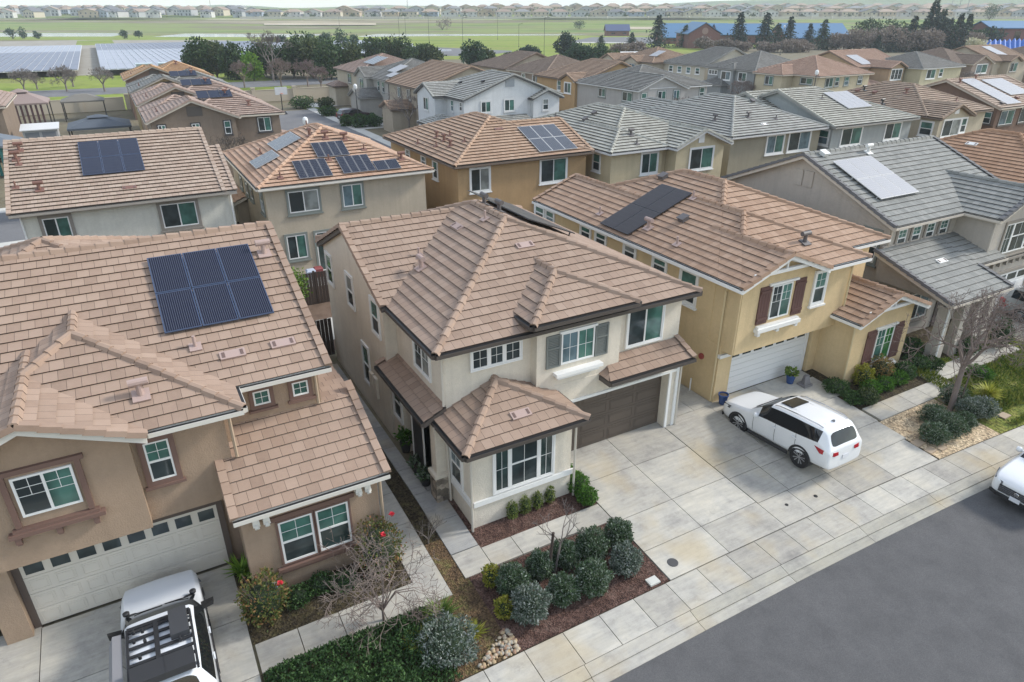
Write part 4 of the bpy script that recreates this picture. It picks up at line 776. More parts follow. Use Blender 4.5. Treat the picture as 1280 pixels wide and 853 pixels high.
RH('taupe house with brown hip roof behind the ochre brown house', (66, 98, 0), [(59.7, 72.5, 96.4, 108.6, 5.45, .37, 'y', 'h', 'h')], T_BR, P_('trim_shell', (.52, .46, .38)), st('stucco_taupe', (.33, .27, .215)), [('L', 60.1, 98.5, 100.5, 3.8, 5.05), ('L', 60.1, 103, 104, 4.2, 5.05), ('F', 96.8, 60.8, 61.6, 3.8, 5.05, 'h')], [], [])
RH('pale stone house with tan roof beyond the grey house with the wide gable', (96, 112, 0), [(91.2, 104, 108.5, 121, 5.45, .37, 'y', 'h', 'h'), (90.4, 96, 112, 116.5, 5.46, .42, 'x', 'g', 'o', (.3, 0, .3, .3)), (90.2, 97, 119, 124, 5.44, .42, 'x', 'g', 'o', (.3, 0, .3, .3))], T_TN, P_('trim_umber', (.16, .12, .09)), st('stucco_linen', (.47, .41, .32)), [('L', 90.7, 113, 115.2, 3.5, 5.0), ('L', 90.5, 120.5, 122.6, 3.4, 5.0)], [(slope('x', 91.2, 5.45, .37), 110.3, 112.5, 2.4, 4.8, 3, 2, SOL_L, SOLW)], [], wt=TAUPE)
RH('cream house with drab grey gabled roof and a row of four small windows', (98, 98, 0), [(94, 108, 97.3, 109.5, 5.45, .4, 'y', 'g', 'h', (.35, .35, .4, .4))], T_GR, P_('trim_dim', (.30, .29, .27)), st('stucco_cream', (.55, .50, .40)), [('L', 94.35, a, a+1.0, 4.0, 5.0, 'h') for a in (99, 101.4, 103.8, 106.2)], [], [])
def exV(h, r): r.rect(91.5, 96, 90.5, 95.8, 2.95, .45, 'y', 'h', 'h', (.3, .3, .3, .3))
RH('slate grey house with brown shutters and grey hip roof on the right', (100, 86, 0), [(93.3, 107.4, 85.1, 96.6, 5.45, .37, 'y', 'h', 'h'), (92.9, 98, 89.4, 93.4, 5.46, .4, 'x', 'h', 'o', (.3, 0, .3, .3))], T_GR, P_('trim_dim', (.30, .29, .27)), st('stucco_slate', (.30, .31, .30)), [('L', 93.68, 93.9, 95.9, 4.3, 5.0, '3'), ('L', 93.2, 90.3, 92.4, 3.7, 5.0), ('L', 93.68, 87.2, 88.9, 3.7, 5.0)], [], [], extra=exV)
def exW(h, r): r.rect(90.4, 95, 74.3, 77.3, 2.9, .4, 'x', 'h', 'o', (.3, 0, .3, .3))
RH('buff house with peach hip roof and dark shutters on the right', (100, 74, 0), [(93.8, 106.6, 73.0, 86, 5.45, .38, 'y', 'h', 'h'), (91.4, 98, 77.8, 83.8, 5.44, .38, 'x', 'h', 'o', (.35, 0, .35, .35))], T_PK, P_('trim_shell', (.52, .46, .38)), st('stucco_buff', (.52, .45, .31)), [('L', 91.75, 79.8, 81.4, 3.85, 5.1), ('L', 94.2, 74.4, 76.6, 4.2, 5.1, 's'), ('F', 73.4, 95.9, 97.6, 3.8, 5.15), ('F', 73.4, 98.1, 99.0, 3.9, 5.15, 'h'), ('F', 73.4, 100.3, 101.3, 3.9, 5.15, 'h'), ('F', 73.4, 103.5, 104.5, 4.0, 5.15, 'h')], [], [], wt=GREYT, extra=exW)
def exX(h, r): r.rect(110.5, 117.8, 78.3, 83, 2.9, .35, 'y', 'h', 'o', (.3, .3, .3, 0))
SX = slope('y', 81.8, 5.45, .36)
RH('tan house with peach gabled roof and a pale solar array over the buff house', (118, 82, 0), [(115, 128, 81.8, 95, 5.45, .36, 'x', 'g', 'g', (.35, .35, .4, .4)), (118.2, 122.9, 77.9, 85, 5.46, .42, 'y', 'g', 'o', (.35, .35, .4, 0))], T_PK, P_('trim_umber', (.16, .12, .09)), st('stucco_apricot', (.43, .31, .2)), [('F', 78.3, 119.1, 122.0, 3.55, 5.2, '3'), ('F', 82.2, 115.9, 116.7, 3.9, 4.9, 'h'), ('F', 82.2, 117.1, 117.9, 3.9, 4.9, 'h')], [(SX, 116.8, 119.8, .8, 4.5, 3, 3, SOL_L, SOLW)], [], extra=exX)
RH('primrose yellow house with grey hip roof between the peach and mauve houses', (128, 76, 0), [(122.95, 135.5, 75.2, 87, 5.44, .36, 'y', 'h', 'h')], T_GR, P_('trim_cool', (.55, .55, .54)), st('stucco_primrose', (.52, .47, .32)), [('F', 75.6, 125.0, 127.4, 3.68, 5.15), ('F', 75.6, 128.6, 129.6, 3.9, 5.15, 'h')], [], [])
RH('mauve brown house with brown roof and a row of narrow windows', (142, 77, 0), [(137.5, 150, 78.6, 92, 5.45, .37, 'y', 'h', 'h'), (140.5, 147.5, 76.6, 84, 5.46, .4, 'y', 'g', 'o', (.35, .35, .4, 0))], T_BR, P_('trim_shell', (.52, .46, .38)), st('stucco_mauve', (.31, .25, .21)), [('F', 77.0, 142.4, 145.9, 3.8, 5.3)]+[('L', 137.9, a, a+1.3, 3.7, 5.15, 'h') for a in (79.6, 82, 84.4, 86.8)], [], [])
SA = slope('y', 79.2, 5.45, .37)
RH('stone house with small front gable and pale solar strip at the far right', (158, 79, 0), [(152.5, 165.5, 79.2, 92.5, 5.45, .37, 'x', 'g', 'g', (.35, .35, .4, .4)), (155, 159.4, 77.6, 83, 5.46, .42, 'y', 'g', 'o', (.35, .35, .4, 0))], T_TN, P_('trim_umber', (.16, .12, .09)), st('stucco_linen', (.47, .41, .32)), [('F', 78.0, 156, 158.4, 3.5, 5.1)], [(SA, 157.2, 160.2, 2.0, 6.0, 2, 3, SOL_L, SOLW)], [], wt=TAUPE)
RH('brown roofed house at the right edge of the farthest street', (176, 79, 0), [(168, 181, 77.5, 90.5, 5.45, .37, 'y', 'h', 'h')], T_BR, P_('trim_shell', (.52, .46, .38)), st('stucco_taupe', (.33, .27, .215)), [('F', 77.9, 170, 173, 3.7, 5.1)], [], [])
RH('two storey brown house cut off by the left edge of the photo', (-14, 92, 0), [(-24, -9.6, 90.5, 104, 5.45, .4, 'y', 'h', 'h')], T_N, P_('trim_shell', (.52, .46, .38)), st('stucco_mocha', (.225, .175, .135)), [('F', 90.9, -11.9, -10.7, 3.7, 5.1, 'h'), ('F', 90.9, -12.6, -10.6, .8, 2.4)], [], [], wt=P_('trim_charcoal', (.05, .045, .045)))
# ================================================================== setting
M_SOIL = ground_mat('ground_soil', [(.3, (.13, .11, .075)), (.55, (.19, .165, .115)), (.75, (.12, .14, .06))], .35, 9, stops2=[(.35, (.8, .8, .8)), (.7, (1.1, 1.1, 1.05))], scale2=3, bmp=.3)
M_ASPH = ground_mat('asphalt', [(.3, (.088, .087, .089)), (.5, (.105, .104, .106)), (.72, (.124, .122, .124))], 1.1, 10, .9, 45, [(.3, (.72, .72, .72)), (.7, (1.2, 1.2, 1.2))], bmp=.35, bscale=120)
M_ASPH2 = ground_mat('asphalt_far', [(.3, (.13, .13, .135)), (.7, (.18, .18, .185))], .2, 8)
M_MULCH = ground_mat('mulch_red', [(.3, (.042, .025, .02)), (.5, (.09, .052, .042)), (.72, (.155, .105, .085))], 3.5, 9, voro=26)
M_MULCHG = ground_mat('mulch_weedy', [(.3, (.05, .034, .022)), (.5, (.115, .075, .042)), (.7, (.135, .13, .045))], 2.2, 9, voro=24)
M_LITTER = ground_mat('leaf_litter', [(.3, (.025, .02, .014)), (.5, (.055, .043, .026)), (.7, (.09, .08, .035))], 4, 9, voro=20)
M_PEB = ground_mat('pebbles_tan', [(.3, (.34, .25, .16)), (.6, (.5, .40, .27)), (.8, (.58, .5, .38))], 2, 6, voro=16)
M_LAWN = ground_mat('lawn', [(.3, (.06, .09, .02)), (.5, (.13, .15, .03)), (.7, (.22, .2, .06))], 1.6, 9, voro=14)
M_FIELD = ground_mat('field_green', [(.3, (.11, .16, .03)), (.5, (.21, .26, .045)), (.6, (.19, .2, .06)), (.72, (.32, .33, .09))], .05, 10, streak=4, scale2=.3, stops2=[(.3, (.75, .8, .7)), (.7, (1.15, 1.1, 1.1))])
M_SCRUB = ground_mat('field_scrub', [(.3, (.08, .10, .045)), (.45, (.19, .23, .06)), (.55, (.17, .15, .09)), (.7, (.31, .28, .19))], .045, 10, streak=10, scale2=.2, stops2=[(.3, (.8, .8, .75)), (.7, (1.15, 1.1, 1.1))])
M_BANK = ground_mat('bank_green', [(.28, (.05, .09, .03)), (.4, (.10, .16, .04)), (.5, (.2, .24, .07)), (.58, (.15, .13, .085)), (.7, (.33, .29, .2))], .05, 10, streak=14)
M_DIRT = ground_mat('dirt_pale', [(.3, (.33, .28, .2)), (.6, (.45, .39, .29)), (.8, (.3, .3, .2))], .02, 9)
M_GRAV = ground_mat('gravel_grey', [(.3, (.24, .22, .185)), (.7, (.33, .305, .26))], .15, 9)
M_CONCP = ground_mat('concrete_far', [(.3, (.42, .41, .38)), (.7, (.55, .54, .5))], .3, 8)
M_WATER = plain('pond_water', (.45, .47, .48), .12, 0, .5)
M_HILL = ground_mat('hill', [(.3, (.06, .09, .04)), (.5, (.12, .15, .06)), (.7, (.19, .2, .1))], .004, 9)
SLAB = slabmat('concrete_driveway', (.37, .35, .31), (.44, .42, .375), (.49, .47, .42)); SLABG = slabmat('concrete_walk_grey', (.29, .29, .285), (.34, .34, .33), (.39, .385, .37)); SLABK = slabmat('concrete_kerb', (.34, .325, .28), (.39, .375, .33), (.43, .41, .37))
def sheet(name, xs, ys, zf, m, dz=0.0):
    mb = MB()
    for i in range(len(xs)-1):
        for j in range(len(ys)-1):
            q = [(xs[i], ys[j]), (xs[i+1], ys[j]), (xs[i+1], ys[j+1]), (xs[i], ys[j+1])]
            mb.poly([(x, y, zf(x, y)+dz) for x, y in q])
    return struct(mb.build(name, m))
fr_ = lambda a, b, n: [a+(b-a)*i/n for i in range(n+1)]
def lot(x, y):
    return gz(x, y)-.045 if y < 30 else -.045
XG = [-400, -150, -60]+fr_(-40, 60, 50)+[80, 120, 200, 400, 900]
def yrows(x): return None
# base sheet: one grid to the horizon; falls to the road bed in front of the lots
mb = MB(); YG = [-60, 0, 6, 8.0, 8.6, 8.9, 9.6, 10.65, 12, 14, 17, 20, 30, 60, 150, 400, 900, 2000, 6000]
XX = [-6000, -1500]+XG+[2500, 7000]
for i in range(len(XX)-1):
    for j in range(len(YG)-1):
        q = [(XX[i], YG[j]), (XX[i+1], YG[j]), (XX[i+1], YG[j+1]), (XX[i], YG[j+1])]
        def Y(x, y): return y+curb(max(-40, min(60, x))) if 6 < y < 30 else y
        mb.poly([(x, Y(x, y), (gz(max(-40, min(60, x)), Y(x, y))-.06 if y > 8.95 else -.66)) for x, y in q])
struct(mb.build('ground', M_SOIL))
xs = fr_(-40, 60, 50)
def strip(name, y0, y1, m, n=1, dz=.004, xs=xs, z=None):
    mb = MB()
    for i in range(len(xs)-1):
        for j in range(n):
            a, b = y0+(y1-y0)*j/n, y0+(y1-y0)*(j+1)/n
            q = [(xs[i], a), (xs[i+1], a), (xs[i+1], b), (xs[i], b)]
            mb.poly([(x, y+curb(x), (gz(x, y+curb(x)) if z is None else z)+dz) for x, y in q])
    return struct(mb.build(name, m))
strip('road', -9, 8.92, M_ASPH, 1, 0, z=-.565)
def slabs(name, quads, m, dz=.015, gap=.011, th=.08):
    """poured slabs: x0,x1,y0,y1 in street coordinates, following the fall of the lot"""
    mb = MB()
    for x0, x1, y0, y1 in quads:
        x0, x1, y0, y1 = x0+gap, x1-gap, y0+gap, y1-gap
        ny = max(1, int((y1-y0)/1.2))
        pts = [(x0, y0), (x1, y0)]+[(x1, y1), (x0, y1)]
        t = [(x, y+(curb(x) if y < 11.5 else 0)) for x, y in pts]
        V = [(x, y, gz(x, y)+dz) for x, y in t]
        mb.hexa([(x, y, z-th) for x, y, z in V]+V)
    return struct(mb.build(name, m))
# sidewalk with joints about every 1.18 m, kerb and gutter pieces
sw = [(5.13+1.18*k, 5.13+1.18*(k+1), 9.55, 10.63) for k in range(-28, 32)]
slabs('sidewalk', sw, SLAB)
mb = MB()
for k in range(-14, 17):
    x0, x1 = 3.9+3.54*k+.008, 3.9+3.54*(k+1)-.008
    for a, b, za, zb in ((9.22, 9.545, -.50, -.425), (8.92, 9.21, -.55, -.53)):
        V = [(x, y+curb(x), z) for x, y, z in ((x0, a, za), (x1, a, za), (x1, b, zb), (x0, b, zb))]; mb.hexa([(x, y, z-.2) for x, y, z in V]+V)
struct(mb.build('kerb', SLABK))
g1 = [17.0, 15.25, 13.28, 11.87, 10.65]
slabs('driveway', [(x0, x1, g1[j+1], g1[j]) for x0, x1 in ((11.24, 13.56), (13.56, 16.0)) for j in range(4)]
      + [(16.02, 18.6, 13.9, 16.9), (16.02, 17.52, 13.15, 13.9), (16.02, 17.5, 11.8, 13.15), (16.0, 17.4, 10.65, 11.8), (17.52, 19.4, 13.1, 13.9), (17.5, 19.4, 11.8, 13.1), (17.4, 18.62, 10.65, 11.8), (18.62, 19.4, 10.65, 11.8),
         (19.4, 21.45, 10.65, 11.75), (19.4, 21.45, 11.75, 13.0), (19.4, 21.45, 13.0, 15.0), (21.45, 23.8, 10.65, 11.75), (21.45, 23.95, 11.75, 13.0), (21.45, 24.0, 13.0, 14.95), (19.4, 21.45, 15.0, 17.15), (21.45, 24.4, 14.95, 17.15), (18.6, 19.4, 13.9, 17.1), (16.5, 17.85, 16.9, 18.6), (16.5, 17.85, 18.6, 21.5), (17.85, 18.9, 16.9, 21.5), (16.7, 18.9, 21.5, 26)]
      + [(-4.47, .22, 15.0, 17.1), (-4.47, .22, 13.1, 15.0), (-4.47, .22, 10.65, 13.1), (-7.5, -4.47, 15.3, 17.3), (-7.5, -4.47, 13.1, 15.3), (-7.5, -4.47, 10.65, 13.1)]
      + [(36.6, 39.0, 10.65, 16.5), (39.0, 41.6, 10.65, 16.5)], SLAB)
wl = [(6.0, 6.92, 14.45-.0, 15.9)]+[(6.0, 6.92, 15.9+1.5*k, 17.4+1.5*k) for k in range(9)]
slabs('garden_path', wl[:2]+[(6.0, 6.5, 17.4+1.5*k, 18.9+1.5*k) for k in range(7)]+[(6.5, 6.9, 17.4, 18.9)], SLABG)
slabs('garden_path', [(6.0, 6.93, 13.45, 14.43)]+[(6.93+1.02*k, 6.93+1.02*(k+1), 13.48, 14.3) for k in range(3)]+[(9.99, 11.22, 13.4, 14.25)], SLAB)
slabs('garden_path', [(4.6, 5.45, 13.1+1.6*k, 14.7+1.6*k) for k in range(9)]+[(.27+1.09*k, .27+1.09*(k+1), 13.1, 14.02) for k in range(4)], SLAB)
slabs('garden_path', [(24.15+1.15*k, 25.3+1.15*k, 12.95, 13.85) for k in range(4)]+[(28.75, 29.6, 13.0, 14.1), (28.75, 29.6, 14.1, 15.2)]+[(29.6+1.2*k, 30.8+1.2*k, 13.6, 14.5) for k in range(5)], SLAB)
def bed(name, x0, x1, y0, y1, m, dz=.0, nx=4, ny=4):
    mb = MB()
    for i in range(nx):
        for j in range(ny):
            q = [(x0+(x1-x0)*a/nx, y0+(y1-y0)*b/ny) for a, b in ((i, j), (i+1, j), (i+1, j+1), (i, j+1))]
            mb.poly([(x, y+(curb(x) if y < 11 else 0), gz(x, y+(curb(x) if y < 11 else 0))+dz) for x, y in q])
    return struct(mb.build(name, m))
bed('mulch_bed', 6.93, 11.24, 14.28, 17, M_MULCH, -.006); bed('mulch_bed', 6.1, 11.22, 10.66, 13.46, M_MULCH, -.008, 6, 4)
bed('weedy_ground', 4.4, 6.1, 10.66, 13.46, M_MULCHG, -.01, 3, 5); bed('weedy_ground', 5.46, 6.0, 13.46, 15.2, M_MULCHG, -.006, 1, 4); bed('leaf_litter', 5.46, 6.0, 15.2, 29, M_LITTER, -.006, 1, 8)
bed('flower_bed', .24, 4.6, 14.03, 15.6, M_LITTER, -.004); bed('flower_bed', .24, 1.0, 15.6, 17.2, M_LITTER, -.004)
bed('ground_cover_soil', .24, 4.4, 10.66, 13.1, M_LITTER, -.008); bed('flower_bed', 24.0, 28.8, 13.87, 17.5, M_LITTER, -.004, 6, 4)
bed('pebble_bed', 23.9, 27.6, 10.66, 12.94, M_PEB, -.006, 6, 4); bed('lawn', 27.6, 36.5, 10.66, 13.6, M_LAWN, -.004, 10, 5); bed('lawn', 29.6, 36.5, 13.6, 14.8, M_LAWN, -.005, 10, 3); bed('flower_bed', 29.0, 36, 14.5, 18, M_LITTER, -.008, 6, 4)
# back gardens and the streets behind
def flat(name, x0, x1, y0, y1, m, z): 
    mb = MB(); mb.poly([(x0, y0, z), (x1, y0, z), (x1, y1, z), (x0, y1, z)]); return struct(mb.build(name, m))
M_YARD = ground_mat('yard_bark', [(.3, (.11, .075, .055)), (.6, (.17, .12, .09))], 1.5, 8)
flat('yard', -12, 100, 29.4, 40.2, M_YARD, -.03)
flat('patio', 4.9, 8.5, 30.5, 33.2, M_CONCP, -.015); flat('patio', 7.0, 15, 38, 40.4, M_CONCP, -.012)
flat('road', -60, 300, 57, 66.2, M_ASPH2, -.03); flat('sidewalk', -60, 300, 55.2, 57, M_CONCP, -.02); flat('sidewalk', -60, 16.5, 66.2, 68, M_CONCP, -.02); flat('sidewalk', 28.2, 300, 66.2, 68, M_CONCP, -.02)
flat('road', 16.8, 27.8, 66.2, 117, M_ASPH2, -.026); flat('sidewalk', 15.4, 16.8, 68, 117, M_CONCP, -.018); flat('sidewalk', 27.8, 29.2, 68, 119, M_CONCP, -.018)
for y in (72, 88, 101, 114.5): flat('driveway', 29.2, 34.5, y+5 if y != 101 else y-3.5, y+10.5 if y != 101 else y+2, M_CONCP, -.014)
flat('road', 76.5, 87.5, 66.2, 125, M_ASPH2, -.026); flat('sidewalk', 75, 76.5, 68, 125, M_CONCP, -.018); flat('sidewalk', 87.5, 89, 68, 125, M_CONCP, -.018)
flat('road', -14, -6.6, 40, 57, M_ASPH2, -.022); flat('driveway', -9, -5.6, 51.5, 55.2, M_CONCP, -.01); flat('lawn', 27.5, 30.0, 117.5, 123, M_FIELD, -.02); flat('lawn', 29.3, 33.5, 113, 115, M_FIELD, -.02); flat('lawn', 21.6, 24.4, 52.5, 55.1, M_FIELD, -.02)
# open land beyond the houses
flat('field', -200, 34, 131, 225, M_FIELD, -.03); flat('road', -200, 70, 158, 172, M_ASPH2, -.02); flat('gravel_yard', -260, 70, 208, 460, M_GRAV, -.025); flat('field', -8, 8, 390, 450, M_FIELD, -.015)
def dpoly(name, pts, m, z):
    mb = MB(); mb.poly([(*far(u, D, 0)[:2], z) for u, D in pts]); return struct(mb.build(name, m))
dpoly('field', [(300, 240), (760, 240), (980, 330), (980, 460), (330, 470), (240, 330)], M_FIELD, -.022)
dpoly('field', [(-200, 392), (330, 400), (400, 470), (-200, 470)], M_FIELD, -.02)
dpoly('scrub', [(-300, 440), (1500, 440), (1700, 900), (-500, 900)], M_SCRUB, -.035)
dpoly('pond_water', [(-260, 445), (140, 452), (165, 520), (-260, 528)], M_WATER, -.01); dpoly('pond_water', [(190, 447), (390, 440), (402, 492), (232, 510)], M_WATER, -.01)
dpoly('pond_water', [(445, 445), (560, 462), (720, 476), (736, 488), (520, 500), (470, 500)], M_WATER, -.01)
dpoly('parking_lot', [(450, 258), (600, 258), (640, 285), (640, 292), (540, 322), (500, 335), (440, 330)], M_ASPH2, -.015); dpoly('footpath', [(490, 286), (560, 290), (565, 300), (500, 305)], M_CONCP, -.01)
dpoly('parking_lot', [(690, 345), (900, 330), (900, 440), (740, 440)], M_ASPH2, -.016); dpoly('footpath', [(720, 365), (900, 352), (900, 360), (720, 373)], M_CONCP, -.01); dpoly('field', [(700, 316), (900, 305), (900, 350), (720, 362)], M_FIELD, -.012)
# bank and plateau
mb = MB(); NL = 60
prof = [(535, -.05), (560, 1.2), (585, 3.2), (612, 3.0), (640, 6.6), (665, 7.2), (720, 8.0), (760, 10.2), (850, 12.0), (950, 14.2), (1400, 17)]
for i in range(NL):
    l0, l1 = -1500+3400*i/NL, -1500+3400*(i+1)/NL
    for (d0, z0), (d1, z1) in zip(prof, prof[1:]):
        k = lambda l: 1+.12*math.sin(l*.013)+.06*math.sin(l*.05)
        mb.poly([DL(l0, d0, z0*k(l0)), DL(l1, d0, z0*k(l1)), DL(l1, d1, z1*(k(l1) if d1 < 640 else 1)), DL(l0, d1, z1*(k(l0) if d1 < 640 else 1))])
struct(mb.build('terrain', M_BANK))
def band(name, pts, m): 
    mb = MB(); mb.poly(pts); return struct(mb.build(name, m))
for u0, u1, D0, D1, z0, z1, m in ((-200, 330, 650, 664, 6.95, 7.3, M_DIRT), (330, 470, 612, 622, 3.35, 4.6, M_DIRT), (380, 640, 645, 650, 7.0, 7.1, M_DIRT), (60, 280, 668, 690, 7.35, 7.55, M_DIRT), (760, 830, 560, 575, 1.5, 2.8, M_DIRT)):
    band('footpath', [far(u0, D0, z0), far(u1, D0, z0), far(u1, D1, z1+.05), far(u0, D1, z1+.05)], m)
band('field', [far(1190, 420, .4), far(1330, 420, .4), far(1330, 560, 5.2), far(1215, 560, 6.2)], M_FIELD)
# hills on the horizon
mb = MB()
def hz(l, d):
    t = max(0, min(1, (d-1400)/1300)); u = l/d
    base = 9+8*noise.noise((u*9, 3.1, 0))+6*noise.noise((u*25, 1.1, 0))
    hi = 52*max(0, min(1, (u-.1)/.5))
    return 16+t*t*(3-2*t)*(base+hi)-max(0, (d-2900)/1200)*30
ds = [1380, 1600, 1900, 2200, 2500, 2750, 2900, 3300, 4200]
for i in range(80):
    a0, a1 = -1.1+2.2*i/80, -1.1+2.2*(i+1)/80
    for d0, d1 in zip(ds, ds[1:]):
        mb.poly([DL(a0*d0, d0, hz(a0*d0, d0)), DL(a1*d0, d0, hz(a1*d0, d0)), DL(a1*d1, d1, hz(a1*d1, d1)), DL(a0*d1, d1, hz(a0*d1, d1))])
struct(mb.build('hills', M_HILL, smooth=True))
# sidewalk and driveway fittings
def disc(name, x, y, r, m, label, cat, group=None):
    b = MB(); z = gz(x, y)+.017; b.lathe((x, y, z), [(r, -.02), (r, .006), (r*.9, .012)], 20); return tag(b.build(name, m), label, cat, group)
disc('drain_cover', 11.74, 11.14, .17, plain('iron_dark', (.06, .06, .062), .7), 'round dark drain cover in the concrete driveway near the shrub bed', 'drain cover')
disc('cleanout', 16.82, 11.3, .06, BLACK, 'small dark hole cap in the driveway, nearer of two behind the white car', 'drain cap', 'drain caps')
disc('cleanout', 18.05, 11.14, .07, BLACK, 'small dark hole cap in the driveway, farther of two behind the white car', 'drain cap', 'drain caps')
b = MB(); z = gz(10.75, 10.87)+.01; b.box(10.58, 10.93, 10.73, 11.0, z-.05, z+.03); b.box(10.62, 10.89, 10.77, 10.96, z+.03, z+.037)
tag(b.build('utility_box', plain('lid_pale', (.52, .52, .48), .7)), 'pale rectangular utility lid at the corner of the red mulch bed', 'utility lid')
# ================================================================== plants
L_SHRUB = leafmat('leaf_dark', (.028, .06, .024), (.07, .12, .052), (.28, .32, .27)); L_SHRUBG = leafmat('leaf_greygreen', (.045, .075, .05), (.13, .17, .125), (.36, .38, .36))
L_BOX = leafmat('leaf_boxwood', (.035, .10, .012), (.07, .17, .02), (.12, .25, .035)); L_YEL = leafmat('leaf_yellow', (.12, .15, .015), (.25, .26, .03), (.34, .3, .06)); L_ROSE = leafmat('leaf_rose', (.05, .08, .02), (.13, .16, .04), (.28, .13, .06))
L_IVY = leafmat('leaf_ivy', (.018, .042, .013), (.045, .10, .028), (.09, .17, .05)); L_TREE = leafmat('leaf_tree', (.012, .03, .01), (.035, .075, .022), (.075, .12, .04)); L_OLIVE = leafmat('leaf_olive', (.022, .042, .014), (.06, .09, .03), (.12, .145, .06))
L_CON = leafmat('needle_dark', (.012, .03, .022), (.025, .055, .04), (.045, .08, .055)); L_CON2 = leafmat('needle_mid', (.018, .045, .022), (.04, .08, .04), (.06, .11, .055)); L_LIME = leafmat('leaf_lime', (.08, .18, .02), (.16, .3, .03), (.25, .38, .05)); L_PLUM = leafmat('leaf_plum', (.10, .05, .055), (.18, .11, .115), (.26, .19, .19))
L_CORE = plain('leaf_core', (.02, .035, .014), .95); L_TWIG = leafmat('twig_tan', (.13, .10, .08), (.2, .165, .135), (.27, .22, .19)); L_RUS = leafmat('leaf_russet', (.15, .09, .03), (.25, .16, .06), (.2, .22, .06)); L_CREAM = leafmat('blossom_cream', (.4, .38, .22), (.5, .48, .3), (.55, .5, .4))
BARK = plain('bark', (.10, .08, .065), .9); BARKG = plain('bark_grey', (.17, .145, .13), .9); BARKR = plain('bark_red', (.185, .145, .125), .9)
def leaf(mb, p, d, up, L, W):
    s = d.cross(up)
    if s.length < 1e-4: s = d.orthogonal()
    s.normalize(); m = p+d*(L*.5)+up*(L*.08); e = p+d*L
    mb.poly([p, m+s*W, e, m-s*W])
def rdir(rg, z0=-1):
    while True:
        v = Vector((rg.uniform(-1, 1), rg.uniform(-1, 1), rg.uniform(z0, 1)))
        if .05 < v.length < 1: return v.normalized()
def blob(mb, c, r, n, L, W, rg, shell=.55, lump=.25, zlo=-.35):
    """leaves through an uneven ellipsoid"""
    c = Vector(c); o = rg.uniform(0, 99)
    for _ in range(n):
        d = rdir(rg, zlo); k = 1+lump*noise.noise((d.x*2.2+o, d.y*2.2, d.z*2.2))*1.6
        t = (shell+(1-shell)*rg.random()**.6)*k
        p = c+Vector((d.x*r[0], d.y*r[1], d.z*r[2]))*t
        dd = (d*.8+rdir(rg)*.9+Vector((0, 0, .25))).normalized()
        leaf(mb, p, dd, rdir(rg), L*rg.uniform(.6, 1.3), W*rg.uniform(.7, 1.3))
def shrub(x, y, r, hgt, m, label, cat, group, n=900, L=.075, W=.02, seed=0, name='shrub', z=None):
    rg = random.Random(seed*31+int(x*100)); z = gz(x, y) if z is None else z
    e = empty(name, (x, y, z), label, cat, group)
    b = MB(); b.tube((x, y, z-.05), (x, y, z+hgt*.4), .03, .02, 6)
    for k in range(5):
        a = k*1.3; b.tube((x, y, z+.08), (x+math.cos(a)*r*.6, y+math.sin(a)*r*.6, z+hgt*.6), .014, .006, 5)
    b.build('stem', BARK, e)
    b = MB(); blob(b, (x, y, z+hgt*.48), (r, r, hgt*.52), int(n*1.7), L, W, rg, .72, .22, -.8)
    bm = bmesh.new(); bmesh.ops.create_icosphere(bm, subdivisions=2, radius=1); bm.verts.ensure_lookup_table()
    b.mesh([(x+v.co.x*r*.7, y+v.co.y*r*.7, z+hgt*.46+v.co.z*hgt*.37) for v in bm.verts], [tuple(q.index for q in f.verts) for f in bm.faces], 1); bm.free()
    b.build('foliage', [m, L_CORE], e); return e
def branches(mb, p, d, L, r, depth, rg, spread=.55, up=.12, n=(2, 3), sides=5, rmin=.004, ratio=.74):
    p = Vector(p); d = Vector(d).normalized(); k = 2 if depth > 1 else 1
    for i in range(k):
        e = p+d*(L/k); mb.tube(p, e, r*(1-.3*i/k), max(rmin, r*(1-.3*(i+1)/k)), sides, cap=False); p = e
        d = (d+rdir(rg)*.12+Vector((0, 0, up*.3))).normalized()
    if depth <= 0: return
    for i in range(rg.randint(*n)):
        t = (d+rdir(rg)*spread*1.5+Vector((0, 0, up))).normalized()
        branches(mb, p, t, L*ratio*rg.uniform(.8, 1.15), max(rmin, r*.62), depth-1, rg, spread, up, n, max(3, sides-1), rmin, ratio)
def bare_tree(x, y, z, hgt, label, cat, group=None, m=BARK, depth=5, seed=1, name='bare_tree', r0=None, spread=.5, trunk=.3, stems=1, up=.15, lean=(0, 0), buds=None, nb=(2, 3), rmin=.005):
    rg = random.Random(seed); e = empty(name, (x, y, z), label, cat, group); r0 = r0 or hgt*.022
    t = MB(); b = MB(); top = Vector((x+lean[0], y+lean[1], z+hgt*trunk))
    t.tube((x, y, z-.1), top, r0*1.25, r0, 8); t.build('trunk', m, e)
    for s in range(max(2, stems)):
        a = s*2.4+rg.random(); d = Vector((math.cos(a)*.55, math.sin(a)*.55, 1))
        branches(b, top, d, hgt*.22, r0*.75, depth-1, rg, spread, up, nb, 5, rmin)
    o = b.build('crown', m, e)
    if buds: 
        q = MB(); 
        for _ in range(buds[1]):
            v = o.data.vertices[rg.randrange(len(o.data.vertices))].co+Vector((x, y, z)); leaf(q, v, rdir(rg), rdir(rg), buds[2], buds[2]*.35)
        q.build('leaf', buds[0], e)['kind'] = 'stuff'
    return e
